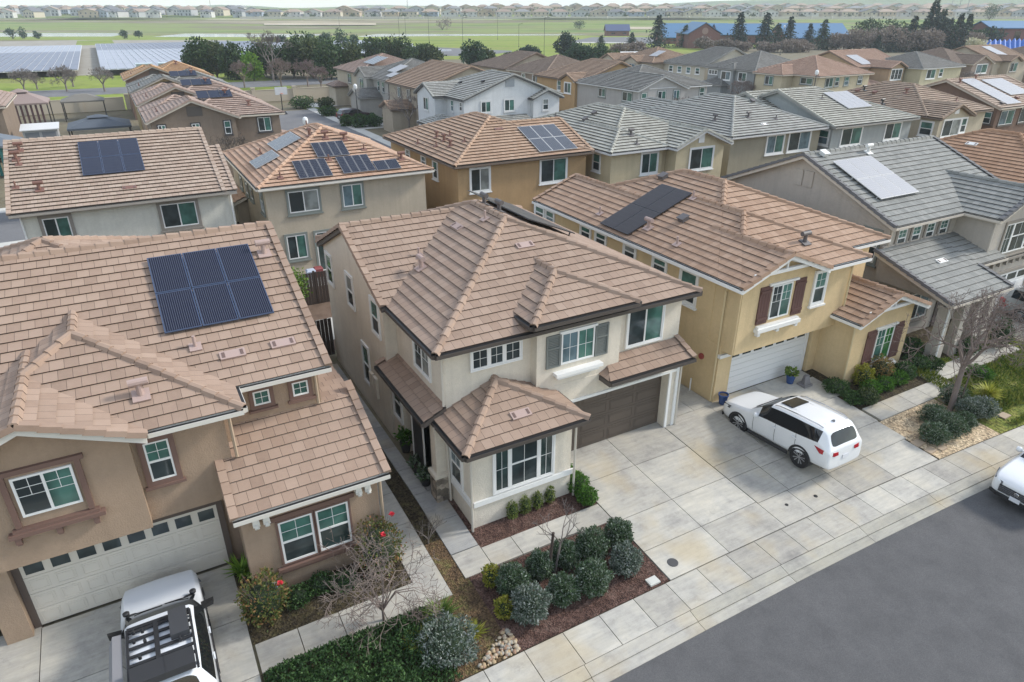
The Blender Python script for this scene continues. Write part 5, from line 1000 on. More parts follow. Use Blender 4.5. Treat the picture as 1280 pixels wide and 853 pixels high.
def leafy_tree(x, y, z, hgt, w, m, label, cat='tree', group='trees beyond the houses', n=1500, L=.35, seed=3, name='tree', trunk=.25, clumps=9):
    rg = random.Random(seed*17+int(x)); e = empty(name, (x, y, z), label, cat, group)
    t = MB(); t.tube((x, y, z-.2), (x, y, z+hgt*trunk+.6), hgt*.03, hgt*.018, 7)
    for k in range(5): 
        a = k*1.25; t.tube((x, y, z+hgt*trunk*.8), (x+math.cos(a)*w*.3, y+math.sin(a)*w*.3, z+hgt*.6), hgt*.014, hgt*.005, 5)
    t.build('trunk', BARK, e); b = MB(); c = Vector((x, y, z+hgt*(trunk+(1-trunk)*.47)))
    R_ = Vector((w/2, w/2, hgt*(1-trunk)/2))
    for k in range(clumps):
        d = rdir(rg); k_ = rg.uniform(.35, .72); cc = c+Vector((d.x*R_.x, d.y*R_.y, d.z*R_.z))*k_; s = rg.uniform(.38, .6)
        blob(b, cc, (R_.x*s, R_.y*s, R_.z*s*.9), n//clumps, L, L*.33, rg, .35, .35, -1)
    b.build('crown', m, e); return e
def conifer(x, y, z, hgt, w, m, label, group='conifers beyond the houses', seed=1, n=26):
    rg = random.Random(seed); e = empty('conifer_tree', (x, y, z), label, 'conifer', group)
    t = MB(); t.tube((x, y, z-.2), (x, y, z+hgt*.97), hgt*.018, .03, 6); t.build('trunk', BARK, e); b = MB()
    for k in range(n):
        f = k/n; zz = z+hgt*(.08+.9*f); rr = w/2*(1-f)**1.05*rg.uniform(.6, 1.15)+.12; m_ = max(4, int(9*(1-f)+4)); a0 = rg.random()*7
        for j in range(m_):
            if rg.random() < .22: continue
            a = a0+j*2*math.pi/m_+rg.uniform(-.3, .3); rl = rr*rg.uniform(.5, 1.2); d = Vector((math.cos(a), math.sin(a), -.12-.25*(1-f))).normalized()
            p = Vector((x, y, zz+rg.uniform(-.3, .3))); st = 4
            for q in range(st):
                pp = p+d*(rl*(q+.4)/st); s = hgt*.022*(1.3-.6*q/st)+.08
                for _ in range(2):
                    leaf(b, pp, (d+rdir(rg)*.6+Vector((0, 0, -.1))).normalized(), (Vector((0, 0, 1))+rdir(rg)*.7).normalized(), s*2.6, s*.8)
    b.build('crown', m, e); return e

# ---- shrub bed in front of the beige house
SP = [(6.98, 12.45, .58, 1.05, L_SHRUB, 'leftmost dark round shrub in the back row of the red mulch bed'), (7.98, 12.6, .47, .9, L_SHRUB, 'dark round shrub just left of the bare sapling'), (7.0, 11.5, .66, 1.12, L_SHRUBG, 'big silvery shrub at the front left of the mulch bed'),
      (8.1, 11.55, .52, .95, L_SHRUB, 'front row shrub between the silvery one and the big middle one'), (8.85, 12.6, .5, .95, L_SHRUB, 'dark shrub right behind the bare sapling'), (9.7, 12.5, .62, 1.1, L_SHRUB, 'large dark shrub in the middle of the back row of the mulch bed'),
      (9.0, 11.45, .62, 1.12, L_SHRUB, 'biggest front row shrub in the middle of the mulch bed'), (10.3, 11.6, .55, 1.0, L_SHRUBG, 'pale mixed shrub at the front right end of the mulch bed'), (10.75, 12.55, .55, .95, L_SHRUB, 'back right shrub beside the concrete driveway')]
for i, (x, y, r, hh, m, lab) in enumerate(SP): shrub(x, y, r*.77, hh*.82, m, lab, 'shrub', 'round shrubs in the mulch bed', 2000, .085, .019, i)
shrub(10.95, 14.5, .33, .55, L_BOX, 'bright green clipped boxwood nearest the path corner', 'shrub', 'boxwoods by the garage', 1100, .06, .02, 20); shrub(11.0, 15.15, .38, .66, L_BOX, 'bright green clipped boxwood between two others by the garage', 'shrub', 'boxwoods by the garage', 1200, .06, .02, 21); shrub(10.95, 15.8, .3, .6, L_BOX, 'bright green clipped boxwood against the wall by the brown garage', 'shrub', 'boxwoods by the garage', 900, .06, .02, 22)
L_YG = leafmat('leaf_fresh', (.07, .11, .015), (.15, .2, .04), (.2, .24, .06))
for i, (x, lab) in enumerate(((8.42, 'leftmost of four small plants under the triple window'), (8.9, 'second small plant from the left under the triple window'), (9.36, 'third small plant from the left under the triple window'), (9.85, 'rightmost of four small plants under the triple window'))):
    shrub(x, 15.0+.02*i, .17, .62, L_YG, lab, 'plant', 'small plants under the window', 260, .07, .018, 30+i, 'small_plant')
shrub(6.58, 12.95, .24, .62, L_YEL, 'small yellow green plant beside the path corner', 'plant', 'yellow plants', 330, .09, .024, 40, 'small_plant'); shrub(6.4, 11.85, .26, .5, L_YEL, 'small yellow green plant left of the silvery shrub', 'plant', 'yellow plants', 330, .09, .024, 41, 'small_plant')
bare_tree(8.35, 12.4, gz(8.35, 12.4), 2.0, 'thin bare sapling leaning beside its stake in the mulch bed', 'sapling', None, BARKG, 4, 5, 'bare_sapling', .03, .6, .5, 3, .2, (.25, .1))
b = MB(); z = gz(8.15, 12.4); b.tube((8.14, 12.4, z-.1), (8.34, 12.5, z+1.5), .045, .04, 8); tag(b.build('plant_stake', plain('stake_dark', (.05, .035, .028), .9)), 'dark wooden stake beside the bare sapling', 'stake')
# cobbles at the corner of the bed
CM = [plain('cobble_%s' % n_, c, .8) for n_, c in (('tan', (.34, .25, .15)), ('buff', (.38, .31, .22)), ('rust', (.26, .16, .105)), ('grey', (.28, .26, .22)))]
proto = []
for k in range(4):
    b = MB(); rg = random.Random(k); bm = bmesh.new(); bmesh.ops.create_icosphere(bm, subdivisions=2, radius=1)
    for v in bm.verts: v.co = v.co*(1+.16*noise.noise(v.co*1.3+Vector((k*5, 0, 0)))); v.co.z *= .62; v.co.y *= .8
    me = bpy.data.meshes.new('cobble'); bm.to_mesh(me); bm.free(); me.materials.append(CM[k]); me.polygons.foreach_set('use_smooth', [True]*len(me.polygons)); proto.append(me)
rg = random.Random(3)
for k in range(210):
    x = rg.uniform(5.1, 6.3); y = rg.uniform(10.68, 11.45)
    if x < 5.1+(y-10.9)*1.4 or y > 10.75+(x-5.0)*.6: continue
    o = bpy.data.objects.new('cobble', proto[k % 4]); col.objects.link(o); s = rg.uniform(.032, .075); o.scale = (s, s, s); o.rotation_euler = (0, 0, rg.random()*6); o.location = (x, y, gz(x, y)+s*.3)
    tag(o, 'rounded cobble in the loose pile at the sidewalk corner of the mulch bed', 'cobble', 'cobbles by the sidewalk')
# ---- garden of the tan house at the left
b = MB(); rg = random.Random(5)
def ivyh(x, y): 
    d = min((x-.3)/.7, (13.05-y)/.5, (4.55-x)/.5, (y-10.7)/.3); return .0 if d <= 0 else .42*min(1, d)**.5*max(0, 1+.75*noise.noise((x*1.5, y*1.5, 0))+.45*noise.noise((x*4, y*4, 3)))
for _ in range(15000):
    x = rg.uniform(.3, 4.6); y = rg.uniform(10.68, 13.1); hh = ivyh(x, y)
    if hh <= .02: continue
    leaf(b, Vector((x, y, gz(x, y)+hh*rg.uniform(.55, 1.05))), (rdir(rg)+Vector((0, 0, .5))).normalized(), rdir(rg), rg.uniform(.06, .11), .024)
tag(b.build('ground_cover', L_IVY), 'dense dark green ground cover between the path and the sidewalk', 'ground cover', None, 'stuff')
shrub(4.55, 11.5, .75, .95, L_SHRUBG, 'wide silvery grey shrub at the end of the dark ground cover', 'shrub', None, 2000, .09, .02, 50)
def blades(x, y, n, L, m, label, cat, name, w=.02, seed=0, z=None):
    rg = random.Random(seed); z = gz(x, y) if z is None else z; b = MB()
    for _ in range(n):
        a = rg.random()*6.28; t = rg.uniform(.15, 1.0); d = Vector((math.cos(a)*t, math.sin(a)*t, 1.1)).normalized(); p = Vector((x+rg.uniform(-.06, .06), y+rg.uniform(-.06, .06), z)); l = L*rg.uniform(.6, 1.1); s = Vector((-d.y, d.x, 0)).normalized()*w
        q = p+d*l*.55; e = p+d*l+Vector((math.cos(a)*.25*l, math.sin(a)*.25*l, -.28*l*t)); b.poly([p-s*.6, q-s, e, q+s, p+s*.6])
    return tag(b.build(name, m), label, cat)
L_BLADE = leafmat('blade_green', (.05, .1, .015), (.11, .18, .03), (.2, .26, .06)); L_BLY = leafmat('blade_yellow', (.2, .24, .02), (.36, .36, .04), (.45, .42, .08))
blades(4.75, 12.4, 260, .75, L_BLADE, 'arching green strap leaved clump beside the path at the left', 'plant', 'strap_leaf_plant', .02, 1)
blades(3.95, 11.9, 170, .6, L_BLY, 'yellow green spiky clump in front of the strap leaved plant', 'plant', 'spiky_plant', .022, 2); blades(5.35, 11.6, 120, .5, L_YEL, 'weedy yellow tuft beside the silvery grey shrub', 'plant', 'weed_tuft', .015, 3)
bare_tree(3.45, 13.2, gz(3.4, 13.2), 3.6, 'many stemmed bare reddish shrub over the path at the left', 'bare shrub', None, BARKR, 6, 11, 'bare_shrub', .032, .8, .1, 11, .02, nb=(2, 3), rmin=.0055)
bare_tree(4.15, 12.6, gz(4.1, 12.6), 1.3, 'low tangle of bare twigs beside the strap leaved plant', 'bare shrub', None, BARKR, 5, 12, 'bare_shrub', .025, .8, .1, 6, .05, nb=(2, 3), rmin=.004)
bare_tree(5.6, 15.2, gz(5.6, 15.2), 1.4, 'thin bare twigs between the two garden paths', 'bare shrub', None, BARKG, 4, 13, 'bare_shrub', .02, .6, .1, 5, .2, rmin=.004)
def rose(x, y, r, hh, label, fl, seed):
    e = shrub(x, y, r, hh, L_ROSE, label, 'rose bush', 'rose bushes', 800, .09, .03, seed, 'rose_bush'); rg = random.Random(seed); rd = plain('rose_red', (.6, .03, .05), .6)
    b = MB()
    for k in range(26):
        a = rg.random()*6.28; t = rg.uniform(.3, 1); b.tube((x, y, gz(x, y)), (x+math.cos(a)*r*t, y+math.sin(a)*r*t, gz(x, y)+hh*rg.uniform(.8, 1.15)), .012, .004, 4)
    b.build('cane', BARKR, e)
    for dx, dy, dz in fl:
        f = MB(); c = Vector((x+dx, y+dy, gz(x, y)+dz))
        for k in range(26): leaf(f, c+rdir(rg)*.02, rdir(rg, -.2), rdir(rg), .085, .04)
        f.build('flower', rd, e)
rose(.75, 14.75, .62, 1.35, 'straggly rose bush with one red flower beside the driveway', [(.45, -.15, 1.12)], 60); rose(4.0, 14.95, .68, 1.7, 'rose bush with two red flowers at the porch corner', [(.05, -.35, 1.5), (.5, .1, 1.7)], 61)
blades(.42, 16.45, 90, .7, L_LIME, 'bright green fern like plant beside the garage of the tan house', 'plant', 'fern_plant', .03, 4)
for k, (x, y) in enumerate(((1.6, 14.9), (2.3, 15.05), (2.9, 14.8))): shrub(x, y, .38, .35, L_IVY, ('low green plant under the porch window nearest the rose with one flower', 'low green plant in the middle under the porch window', 'low green plant under the porch window nearest the bare shrub')[k], 'plant', 'low plants under the porch window', 420, .07, .022, 70+k, 'low_plant')
b = MB(); b.box(.98, 1.2, 15.32, 15.36, .15, .33); b.hexa([(.98, 15.32, .33), (1.2, 15.32, .33), (1.2, 15.36, .33), (.98, 15.36, .33), (1.04, 15.32, .4), (1.14, 15.32, .4), (1.14, 15.36, .4), (1.04, 15.36, .4)]); e = empty('garden_sign', (1.1, 15.34, -.1), 'small white garden sign with a blue mark in the flower bed', 'sign')
b.build('sign_board', plain('sign_white', (.7, .7, .72), .4), e); p = MB(); p.tube((1.09, 15.34, -.2), (1.09, 15.34, .16), .012); p.build('post', BLACK, e); q = MB(); q.box(1.01, 1.17, 15.312, 15.319, .21, .29); q.build('blue_mark', plain('ink_blue', (.1, .16, .4), .5), e)
b = MB(); b.lathe((.62, 15.2, .1), [(.02, 0), (.06, .03), (.07, .08), (.04, .12), (.005, .13)], 12); b.tube((.62, 15.2, -.1), (.62, 15.2, .12), .01); tag(b.build('path_light', plain('lamp_white', (.7, .7, .68), .5)), 'small white globe garden light in the flower bed', 'garden light')
# ---- pots
def pot(x, y, z, r, hh, m, leafm, label, lh=.35, n=160, name='potted_plant'):
    e = empty(name, (x, y, z), label, 'potted plant'); b = MB(); b.lathe((x, y, z), [(r*.7, 0), (r, hh*.85), (r*1.08, hh*.86), (r*1.08, hh), (r*.93, hh), (r*.9, hh-.05)], 18); b.build('pot', m, e, smooth=False)
    q = MB(); q.lathe((x, y, z), [(r*.88, hh-.05), (r*.2, hh-.03)], 14); q.build('soil', SHADE_SOIL, e)
    if leafm: b = MB(); blob(b, (x, y, z+hh+lh*.35), (r*1.25, r*1.25, lh*.6), n, .16, .05, random.Random(int(x*10)), .3, .3, -.4); b.build('foliage', leafm, e)
    return e
PB = plain('pot_black', (.02, .02, .022), .5); PBL = plain('pot_blue', (.03, .07, .2), .25)
pot(6.72, 19.9, .015, .2, .42, PB, L_BOX, 'round leafy plant in a dark pot beside the front path', .55, 260); pot(6.62, 18.55, .015, .2, .3, PB, L_SHRUB, 'low dark pot with small plant by the dark front door', .3, 90); pot(6.6, 17.75, .015, .2, .3, PB, L_SHRUB, 'dark pot with trailing plant next to the stone pier', .35, 120)
pot(19.25, 16.75, 0, .2, .45, PBL, None, 'empty glossy blue pot at the corner of the white garage'); pot(23.05, 16.6, 0, .2, .42, PBL, L_BLADE, 'blue pot with sprawling plant in front of the white garage', .3, 120)
e = empty('garden_ornament', (23.5, 16.2, 0), 'grey stone ornament beside the blue pot by the white garage', 'ornament'); b = MB(); b.box(23.25, 23.75, 15.98, 16.4, -.06, .06); b.hexa([(23.32, 16.05, .06), (23.68, 16.05, .06), (23.62, 16.3, .06), (23.38, 16.3, .06), (23.4, 16.15, .4), (23.6, 16.12, .46), (23.55, 16.3, .42), (23.45, 16.3, .38)]); b.build('ornament_base', plain('stone_grey', (.2, .19, .19), .9), e)
# ---- beds in front of the yellow house
YC = [(24.35, 15.3, .5, .45, L_IVY, 'low dark green plant at the driveway side of the yellow porch', 0), (24.3, 14.4, .42, .4, L_IVY, 'low dark plant at the corner of the driveway and the yellow porch bed', 1), (24.75, 14.1, .42, .6, L_OLIVE, 'grey olive shrub at the front corner of the yellow porch', 2), (25.6, 14.55, .4, .5, L_BOX, 'green shrub left of centre under the porch shutters', 3), (26.35, 14.5, .42, .5, L_BOX, 'green shrub at the centre under the porch shutters', 4), (25.75, 15.05, .4, .95, L_YEL, 'yellow leaved shrub under the left porch shutter', 5), (26.75, 15.0, .5, 1.15, L_RUS, 'russet leaved shrub under the porch window', 6), (27.3, 14.55, .45, .55, L_BOX, 'green shrub near the right end of the yellow porch bed', 7), (27.9, 14.6, .5, .75, L_IVY, 'dark green shrub at the right end of the yellow porch bed', 8)]
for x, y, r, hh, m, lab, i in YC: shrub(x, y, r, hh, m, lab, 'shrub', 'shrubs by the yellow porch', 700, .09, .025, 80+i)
bare_tree(27.35, 12.1, gz(27.3, 12.1), 5.0, 'leaning bare tree with reddish twigs in the pebble bed', 'tree', None, BARKR, 7, 21, 'bare_tree', .1, .68, .36, 6, .1, (.4, .22), (L_PLUM, 600, .05), (2, 3), .006)
b = MB(); b.tube((27.75, 12.0, -.4), (28.1, 12.15, 1.4), .035); tag(b.build('tree_stake', BARK), 'wooden stake beside the leaning bare tree', 'stake')
RM = [(24.75, 11.2, .62, .75, 'rosemary shrub nearest the driveway pavers'), (25.75, 11.2, .72, .85, 'wide rosemary shrub between two others beside the sidewalk'), (25.9, 11.95, .6, .75, 'rosemary shrub behind the wide one near the leaning tree'), (26.7, 11.2, .5, .6, 'small rosemary shrub on the sidewalk edge'), (27.6, 11.5, .6, .8, 'grey rosemary shrub to the right of the leaning tree'), (28.2, 11.3, .6, .8, 'last rosemary shrub before the green lawn'), (28.0, 12.4, .65, .8, 'rosemary shrub behind the leaning tree')]
for i, (x, y, r, hh, lab) in enumerate(RM): shrub(x, y, r*.82, hh*.95, L_SHRUBG if i in (4, 5) else L_SHRUB, lab, 'shrub', 'rosemary shrubs in the pebble bed', 1100, .1, .016, 100+i)
blades(29.6, 11.9, 260, .8, L_BLY, 'bright yellow grass clump at the edge of the green lawn', 'plant', 'grass_clump', .022, 8)
b = MB(); rg = random.Random(9)
for _ in range(9000):
    x = rg.uniform(28.6, 36.4); y = rg.uniform(10.75, 14.7)
    if 29.5 < x < 35.7 and 13.55 < y < 14.55: continue
    t = noise.noise((x*.7, y*.7, 0)); hh = max(.05, .22+.3*t); leaf(b, Vector((x, y+curb(x)*(1 if y < 11 else 0), gz(x, y))), (rdir(rg, .2)+Vector((0, 0, .8))).normalized(), rdir(rg), hh*rg.uniform(.5, 1.2), .028)
tag(b.build('weedy_lawn', leafmat('lawn_blades', (.05, .10, .015), (.14, .19, .03), (.27, .27, .06))), 'uneven yellow green lawn and weeds in front of the greige house', 'lawn', None, 'stuff')
for i, (x, y, r, hh, m, lab) in enumerate(((29.3, 14.9, .55, .6, L_IVY, 'dark shrub beside the porch column of the greige house'), (30.0, 14.6, .45, .45, L_TREE, 'low green shrub in front of the porch of the greige house'), (31.2, 13.1, .5, .45, L_BOX, 'green weed mound on the lawn before the greige porch'), (32.6, 14.6, .5, .9, L_TREE, 'green bush between the porch columns of the greige house'), (30.2, 15.8, .5, .8, L_IVY, 'dark bush in the gap between the yellow and greige houses'), (34.8, 14.3, .45, 1.5, L_TREE, 'tall narrow bush at the driveway end of the greige porch'))): shrub(x, y, r, hh, m, lab, 'shrub', 'shrubs by the greige porch', 600, .1, .028, 120+i)
PV = plain('paver_tan', (.36, .28, .2), .85)
for k, (x, y, w) in enumerate(((24.05, 11.35, .5), (24.05, 10.85, .42), (24.6, 10.75, .4), (27.9, 12.7, .5), (29.0, 10.85, .5))):
    b = MB(); z = gz(x, y)+.01; b.hexa([(x-w*.5, y-w*.35, z-.05), (x+w*.5, y-w*.3, z-.05), (x+w*.45, y+w*.35, z-.05), (x-w*.5, y+w*.3, z-.05), (x-w*.5, y-w*.35, z+.03), (x+w*.5, y-w*.3, z+.03), (x+w*.45, y+w*.35, z+.03), (x-w*.5, y+w*.3, z+.03)])
    tag(b.build('paver', PV), ('tan paver at the driveway edge of the pebble bed', 'tan paver at the corner of driveway and sidewalk', 'tan paver in front of the first rosemary shrub', 'tan paver behind the leaning bare tree', 'tan paver between the last rosemary and the lawn')[k], 'paver', 'pavers around the pebble bed')
# ================================================================== vehicles
def paint(name, c, metal=0.0): return plain(name, c, .28, metal, .5, .8)
CARGL = plain('car_glass', (.012, .014, .016), .04, 0, .6); TYRE = plain('tyre', (.014, .014, .015), .85); RIM = plain('rim_alloy', (.42, .42, .43), .3, .7); RIMD = plain('rim_dark', (.03, .03, .032), .4, .3); CLAD = plain('cladding', (.02, .02, .022), .6)
RED = plain('lamp_red', (.35, .012, .02), .15); LAMP = plain('lamp_clear', (.5, .5, .52), .1, .2); CHROME = plain('chrome', (.55, .55, .56), .15, .9)
def subdiv(vs, fs, mi, crease, lv=2):
    me = bpy.data.meshes.new('t'); me.from_pydata(vs, [], fs); me.polygons.foreach_set('material_index', mi)
    for _ in range(4): me.materials.append(None)
    bm = bmesh.new(); bm.from_mesh(me); cl = bm.edges.layers.float.new('crease_edge'); bm.verts.ensure_lookup_table()
    for e in bm.edges:
        k = tuple(sorted((e.verts[0].index, e.verts[1].index)))
        if k in crease: e[cl] = crease[k]
    bmesh.ops.recalc_face_normals(bm, faces=bm.faces)
    bm.to_mesh(me); bm.free()
    o = bpy.data.objects.new('t', me); col.objects.link(o); md = o.modifiers.new('s', 'SUBSURF'); md.levels = md.render_levels = lv
    dg = bpy.context.evaluated_depsgraph_get(); out = bpy.data.meshes.new_from_object(o.evaluated_get(dg)); bpy.data.objects.remove(o)
    V = [v.co.copy() for v in out.vertices]; G = {}
    for p in out.polygons: G.setdefault(p.material_index, []).append(tuple(p.vertices))
    return V, G
# stations: x from the nose, zb, zbelt, ztop, half width body, half width top
SUV = dict(L=4.95, wb=(1.0, 3.86), wr=.385, ww=.235, st=[
    (.0, .42, .64, .76, .68, .58), (.05, .34, .76, .88, .82, .70), (.28, .27, .88, .99, .92, .78), (.75, .25, .98, 1.07, .96, .80), (1.30, .25, 1.05, 1.13, .97, .79), (1.46, .25, 1.07, 1.19, .97, .77),
    (1.92, .25, 1.12, 1.52, .97, .73), (2.30, .25, 1.15, 1.70, .97, .73), (2.9, .25, 1.17, 1.755, .97, .74), (3.5, .25, 1.20, 1.765, .97, .74), (4.1, .26, 1.25, 1.75, .965, .73), (4.48, .28, 1.28, 1.72, .955, .68), (4.66, .30, 1.15, 1.62, .945, .67),
    (4.88, .31, 1.08, 1.17, .92, .74), (4.94, .33, .98, 1.06, .87, .72), (4.95, .42, .80, .86, .78, .64)], ws=(5, 7), side=(6, 11), rw=(12, 13))
WAG = dict(SUV, L=4.85, st=[(a*.98, b, c, d, e, f) for a, b, c, d, e, f in SUV['st']], wb=(.98, 3.75))
BOX = dict(L=4.8, wb=(1.0, 3.8), wr=.40, ww=.26, st=[
    (.0, .5, .78, .92, .72, .62), (.05, .42, .9, 1.02, .84, .74), (.25, .38, .98, 1.1, .93, .8), (.8, .36, 1.06, 1.17, .95, .8), (1.3, .36, 1.1, 1.2, .955, .79), (1.42, .36, 1.12, 1.24, .955, .77),
    (1.9, .36, 1.13, 1.52, .955, .72), (2.36, .36, 1.13, 1.75, .955, .71), (2.8, .36, 1.14, 1.82, .955, .69), (3.5, .36, 1.15, 1.83, .955, .69), (4.1, .36, 1.17, 1.80, .95, .68), (4.45, .38, 1.18, 1.77, .94, .66), (4.55, .4, 1.18, 1.72, .93, .65),
    (4.74, .42, 1.1, 1.2, .91, .7), (4.79, .44, 1.0, 1.08, .88, .7), (4.8, .5, .85, .92, .78, .64)], ws=(5, 7), side=(6, 11), rw=(12, 13))
def car(spec, name, label, cat, pm, loc, heading, pitch=0.0, group=None, rails=True, roof_hatch=True, simple=False):
    """local x runs from nose to tail, y to the car's left; heading = world angle of the nose direction"""
    e = empty(name, loc, label, cat, group); e.rotation_euler = Matrix.Rotation(heading+math.pi, 3, 'Z').to_euler()
    if pitch: e.rotation_euler = (Matrix.Rotation(heading+math.pi, 3, 'Z') @ Matrix.Rotation(pitch, 3, 'Y')).to_euler()
    st = spec['st']; n = len(st); L = spec['L']; vs = []; K = 9
    for (x, zb, zm, zt, w, wt) in st:
        pts = [(0, zb), (w*.88, zb), (w*.985, zb+(zm-zb)*.22), (w, zb+(zm-zb)*.6), (w*.975, zm), (wt+.035, zt-(zt-zm)*.14), (wt*.93, zt-.012), (wt*.5, zt+.012), (0, zt+.018)]
        vs += [(x-L/2, y, z) for y, z in pts]+[(x-L/2, -y, z) for y, z in pts[1:-1]]
    M_ = 16
    rng = list(range(9))+list(range(15, 8, -1))    # ring order: up the left, down the right
    fs = []; mi = []; cr = {}
    for i in range(n-1):
        for j in range(M_):
            a, b = rng[j], rng[(j+1) % M_]; fs.append((i*M_+a, i*M_+b, (i+1)*M_+b, (i+1)*M_+a)); m = 0
            jj = j if j < 8 else 15-j      # symmetric index of the strip
            if jj == 4 and spec['side'][0] <= i < spec['side'][1]: m = 1
            if jj in (5, 6, 7) and spec['ws'][0] <= i < spec['ws'][1]: m = 2
            if jj in (6, 7) and spec['rw'][0] <= i < spec['rw'][1]: m = 3
            mi.append(m)
            if jj in (4,) : cr[tuple(sorted((i*M_+a, (i+1)*M_+a)))] = .55; cr[tuple(sorted((i*M_+b, (i+1)*M_+b)))] = .5
            if m: 
                for p, q in ((i*M_+a, i*M_+b), (i*M_+b, (i+1)*M_+b), ((i+1)*M_+b, (i+1)*M_+a), ((i+1)*M_+a, i*M_+a)): cr[tuple(sorted((p, q)))] = max(cr.get(tuple(sorted((p, q))), 0), .6)
    fs.append(tuple(rng[::-1])); mi.append(0); fs.append(tuple((n-1)*M_+k for k in rng)); mi.append(0)
    V, G = subdiv(vs, fs, mi, cr)
    def part(nm, k, m, par=e, side=0):
        if k not in G: return None
        FS = [f for f in G[k] if not side or V[f[0]].y*side > 0]; used = sorted({v for f in FS for v in f}); ix = {v: i for i, v in enumerate(used)}
        me = bpy.data.meshes.new(nm); me.from_pydata([V[v] for v in used], [], [tuple(ix[v] for v in f) for f in FS]); me.materials.append(m); me.polygons.foreach_set('use_smooth', [True]*len(me.polygons))
        o = bpy.data.objects.new(nm, me); col.objects.link(o); o.parent = par; return o
    body = part('body', 0, pm); part('side_window', 1, CARGL, e, 1); part('side_window', 1, CARGL, e, -1); part('windshield', 2, CARGL); part('rear_window', 3, CARGL)
    def add(nm, b, m, par=e):
        o = b.build(nm, m, None); o.parent = par; return o
    X = lambda x: x-L/2
    def hw(x, k):
        for s0, s1 in zip(st, st[1:]):
            if s0[0] <= x <= s1[0]: t = (x-s0[0])/(s1[0]-s0[0]+1e-9); return s0[k]+(s1[k]-s0[k])*t
        return st[-1][k]
    r = spec['wr']
    for x in spec['wb']:
        for s in (1, -1):
            y1 = .955*s; y0 = (.955-spec['ww'])*s
            b = MB(); b.lathe((X(x), 0, r), [(r*.62, y0), (r*.97, y0), (r, y0+.03*s), (r, y1-.03*s), (r*.96, y1), (r*.7, y1+.008*s), (r*.66, y1-.03*s)], 28, 0, 'y'); w = add('wheel', b, TYRE)
            b = MB(); b.lathe((X(x), 0, r), [(r*.68, y1-.05*s), (r*.67, y1-.012*s), (r*.58, y1-.03*s), (r*.1, y1-.055*s)], 24, 0, 'y'); rd = add('rim', b, RIMD, w)
            b = MB()
            for k in range(5):
                for d in (-.16, .16):
                    a = k*2*math.pi/5+d; a2 = k*2*math.pi/5+d*1.5; p = Vector((X(x)+math.cos(a)*r*.12, y1-.02*s, r+math.sin(a)*r*.12)); q = Vector((X(x)+math.cos(a2)*r*.66, y1-.008*s, r+math.sin(a2)*r*.66)); b.tube(p, q, .017, .024, 4)
            b.lathe((X(x), 0, r), [(r*.16, y1-.03*s), (r*.14, y1-.005*s)], 12, 0, 'y'); add('spokes', b, RIM, w)
            b = MB()    # dark lip round the arch
            for k in range(14):
                a0, a1 = math.pi*k/14, math.pi*(k+1)/14; R0, R1 = r*.97, r*1.2
                q = [(X(x)+math.cos(t)*R_, (.94 if R_ == R0 else .955)*s, r+math.sin(t)*R_) for t, R_ in ((a0, R0), (a0, R1), (a1, R1), (a1, R0))]
                b.prism(q, (0, .022*s, 0))
            add('wheel_arch', b, CLAD)
            b = MB(); b.lathe((X(x), 0, r), [(r*1.1, .6*s), (r*1.1, .945*s)], 20, 0, 'y'); add('wheel_well', b, BLACK)
    # sill, bumpers, lamps, mirrors, handles, seams
    for s in (1, -1):
        b = MB(); b.hexa([(X(1.5), .93*s, .22), (X(3.35), .93*s, .22), (X(3.35), .975*s, .24), (X(1.5), .975*s, .24), (X(1.5), .93*s, .36), (X(3.35), .93*s, .36), (X(3.35), .978*s, .34), (X(1.5), .978*s, .34)]); add('sill', b, CLAD)
        b = MB(); zz = hw(1.85, 2); b.lathe((X(1.88), 0, zz+.07), [(.02, .86*s), (.035, .95*s), (.085, .98*s), (.105, 1.05*s), (.09, 1.12*s), (.02, 1.15*s)], 12, 0, 'y') if not simple else b.hexa([(X(1.78), .84*s, zz-.01), (X(1.98), .84*s, zz-.01), (X(1.95), 1.16*s, zz+.02), (X(1.84), 1.18*s, zz+.02), (X(1.76), .84*s, zz+.06), (X(1.98), .84*s, zz+.08), (X(1.95), 1.17*s, zz+.17), (X(1.82), 1.19*s, zz+.15)]); add('mirror', b, pm if not simple else BLACK)
        for x in (2.55, 3.45):
            b = MB(); y = hw(x, 4)*1.0; z = hw(x, 1)+(hw(x, 2)-hw(x, 1))*.83; b.box(X(x), X(x+.2), min(y*s, (y+.03)*s)-.01, max(y*s, (y+.03)*s)-.005, z, z+.035); add('door_handle', b, pm)
        for x in (1.72, 2.72, 3.62):
            b = MB(); pr = []
            for f_ in (.25, .45, .6, .8, 1.0):
                z = hw(x, 1)+(hw(x, 2)-hw(x, 1))*f_; w = hw(x, 4); y = w*(.985 if f_ < .3 else (1.0 if f_ < .7 else .985)); pr.append(Vector((X(x), (y+.003)*s, z)))
            for p, q in zip(pr, pr[1:]): b.tube(p, q, .006, n=4)
            add('door_seam', b, BLACK)
        b = MB(); z = hw(4.9, 2); b.hexa([(X(4.38), .88*s, z-.03), (X(4.8), .7*s, z-.17), (X(4.9), .86*s, z-.15), (X(4.62), .968*s, z-.10), (X(4.38), .955*s, z+.09), (X(4.8), .7*s, z+.03), (X(4.88), .86*s, z+.02), (X(4.62), .962*s, z+.07)]); b.hexa([(X(4.8), .42*s, z-.17), (X(4.98), .42*s, z-.17), (X(4.98), .62*s, z-.17), (X(4.86), .90*s, z-.15), (X(4.8), .42*s, z-.06), (X(4.965), .42*s, z-.06), (X(4.96), .62*s, z-.04), (X(4.84), .89*s, z+.02)]) if L > 4.9 else b.box(X(L-.25), X(L-.0), min(.78*s, .95*s), max(.78*s, .95*s), .85, 1.15)
        add('taillight', b, RED)
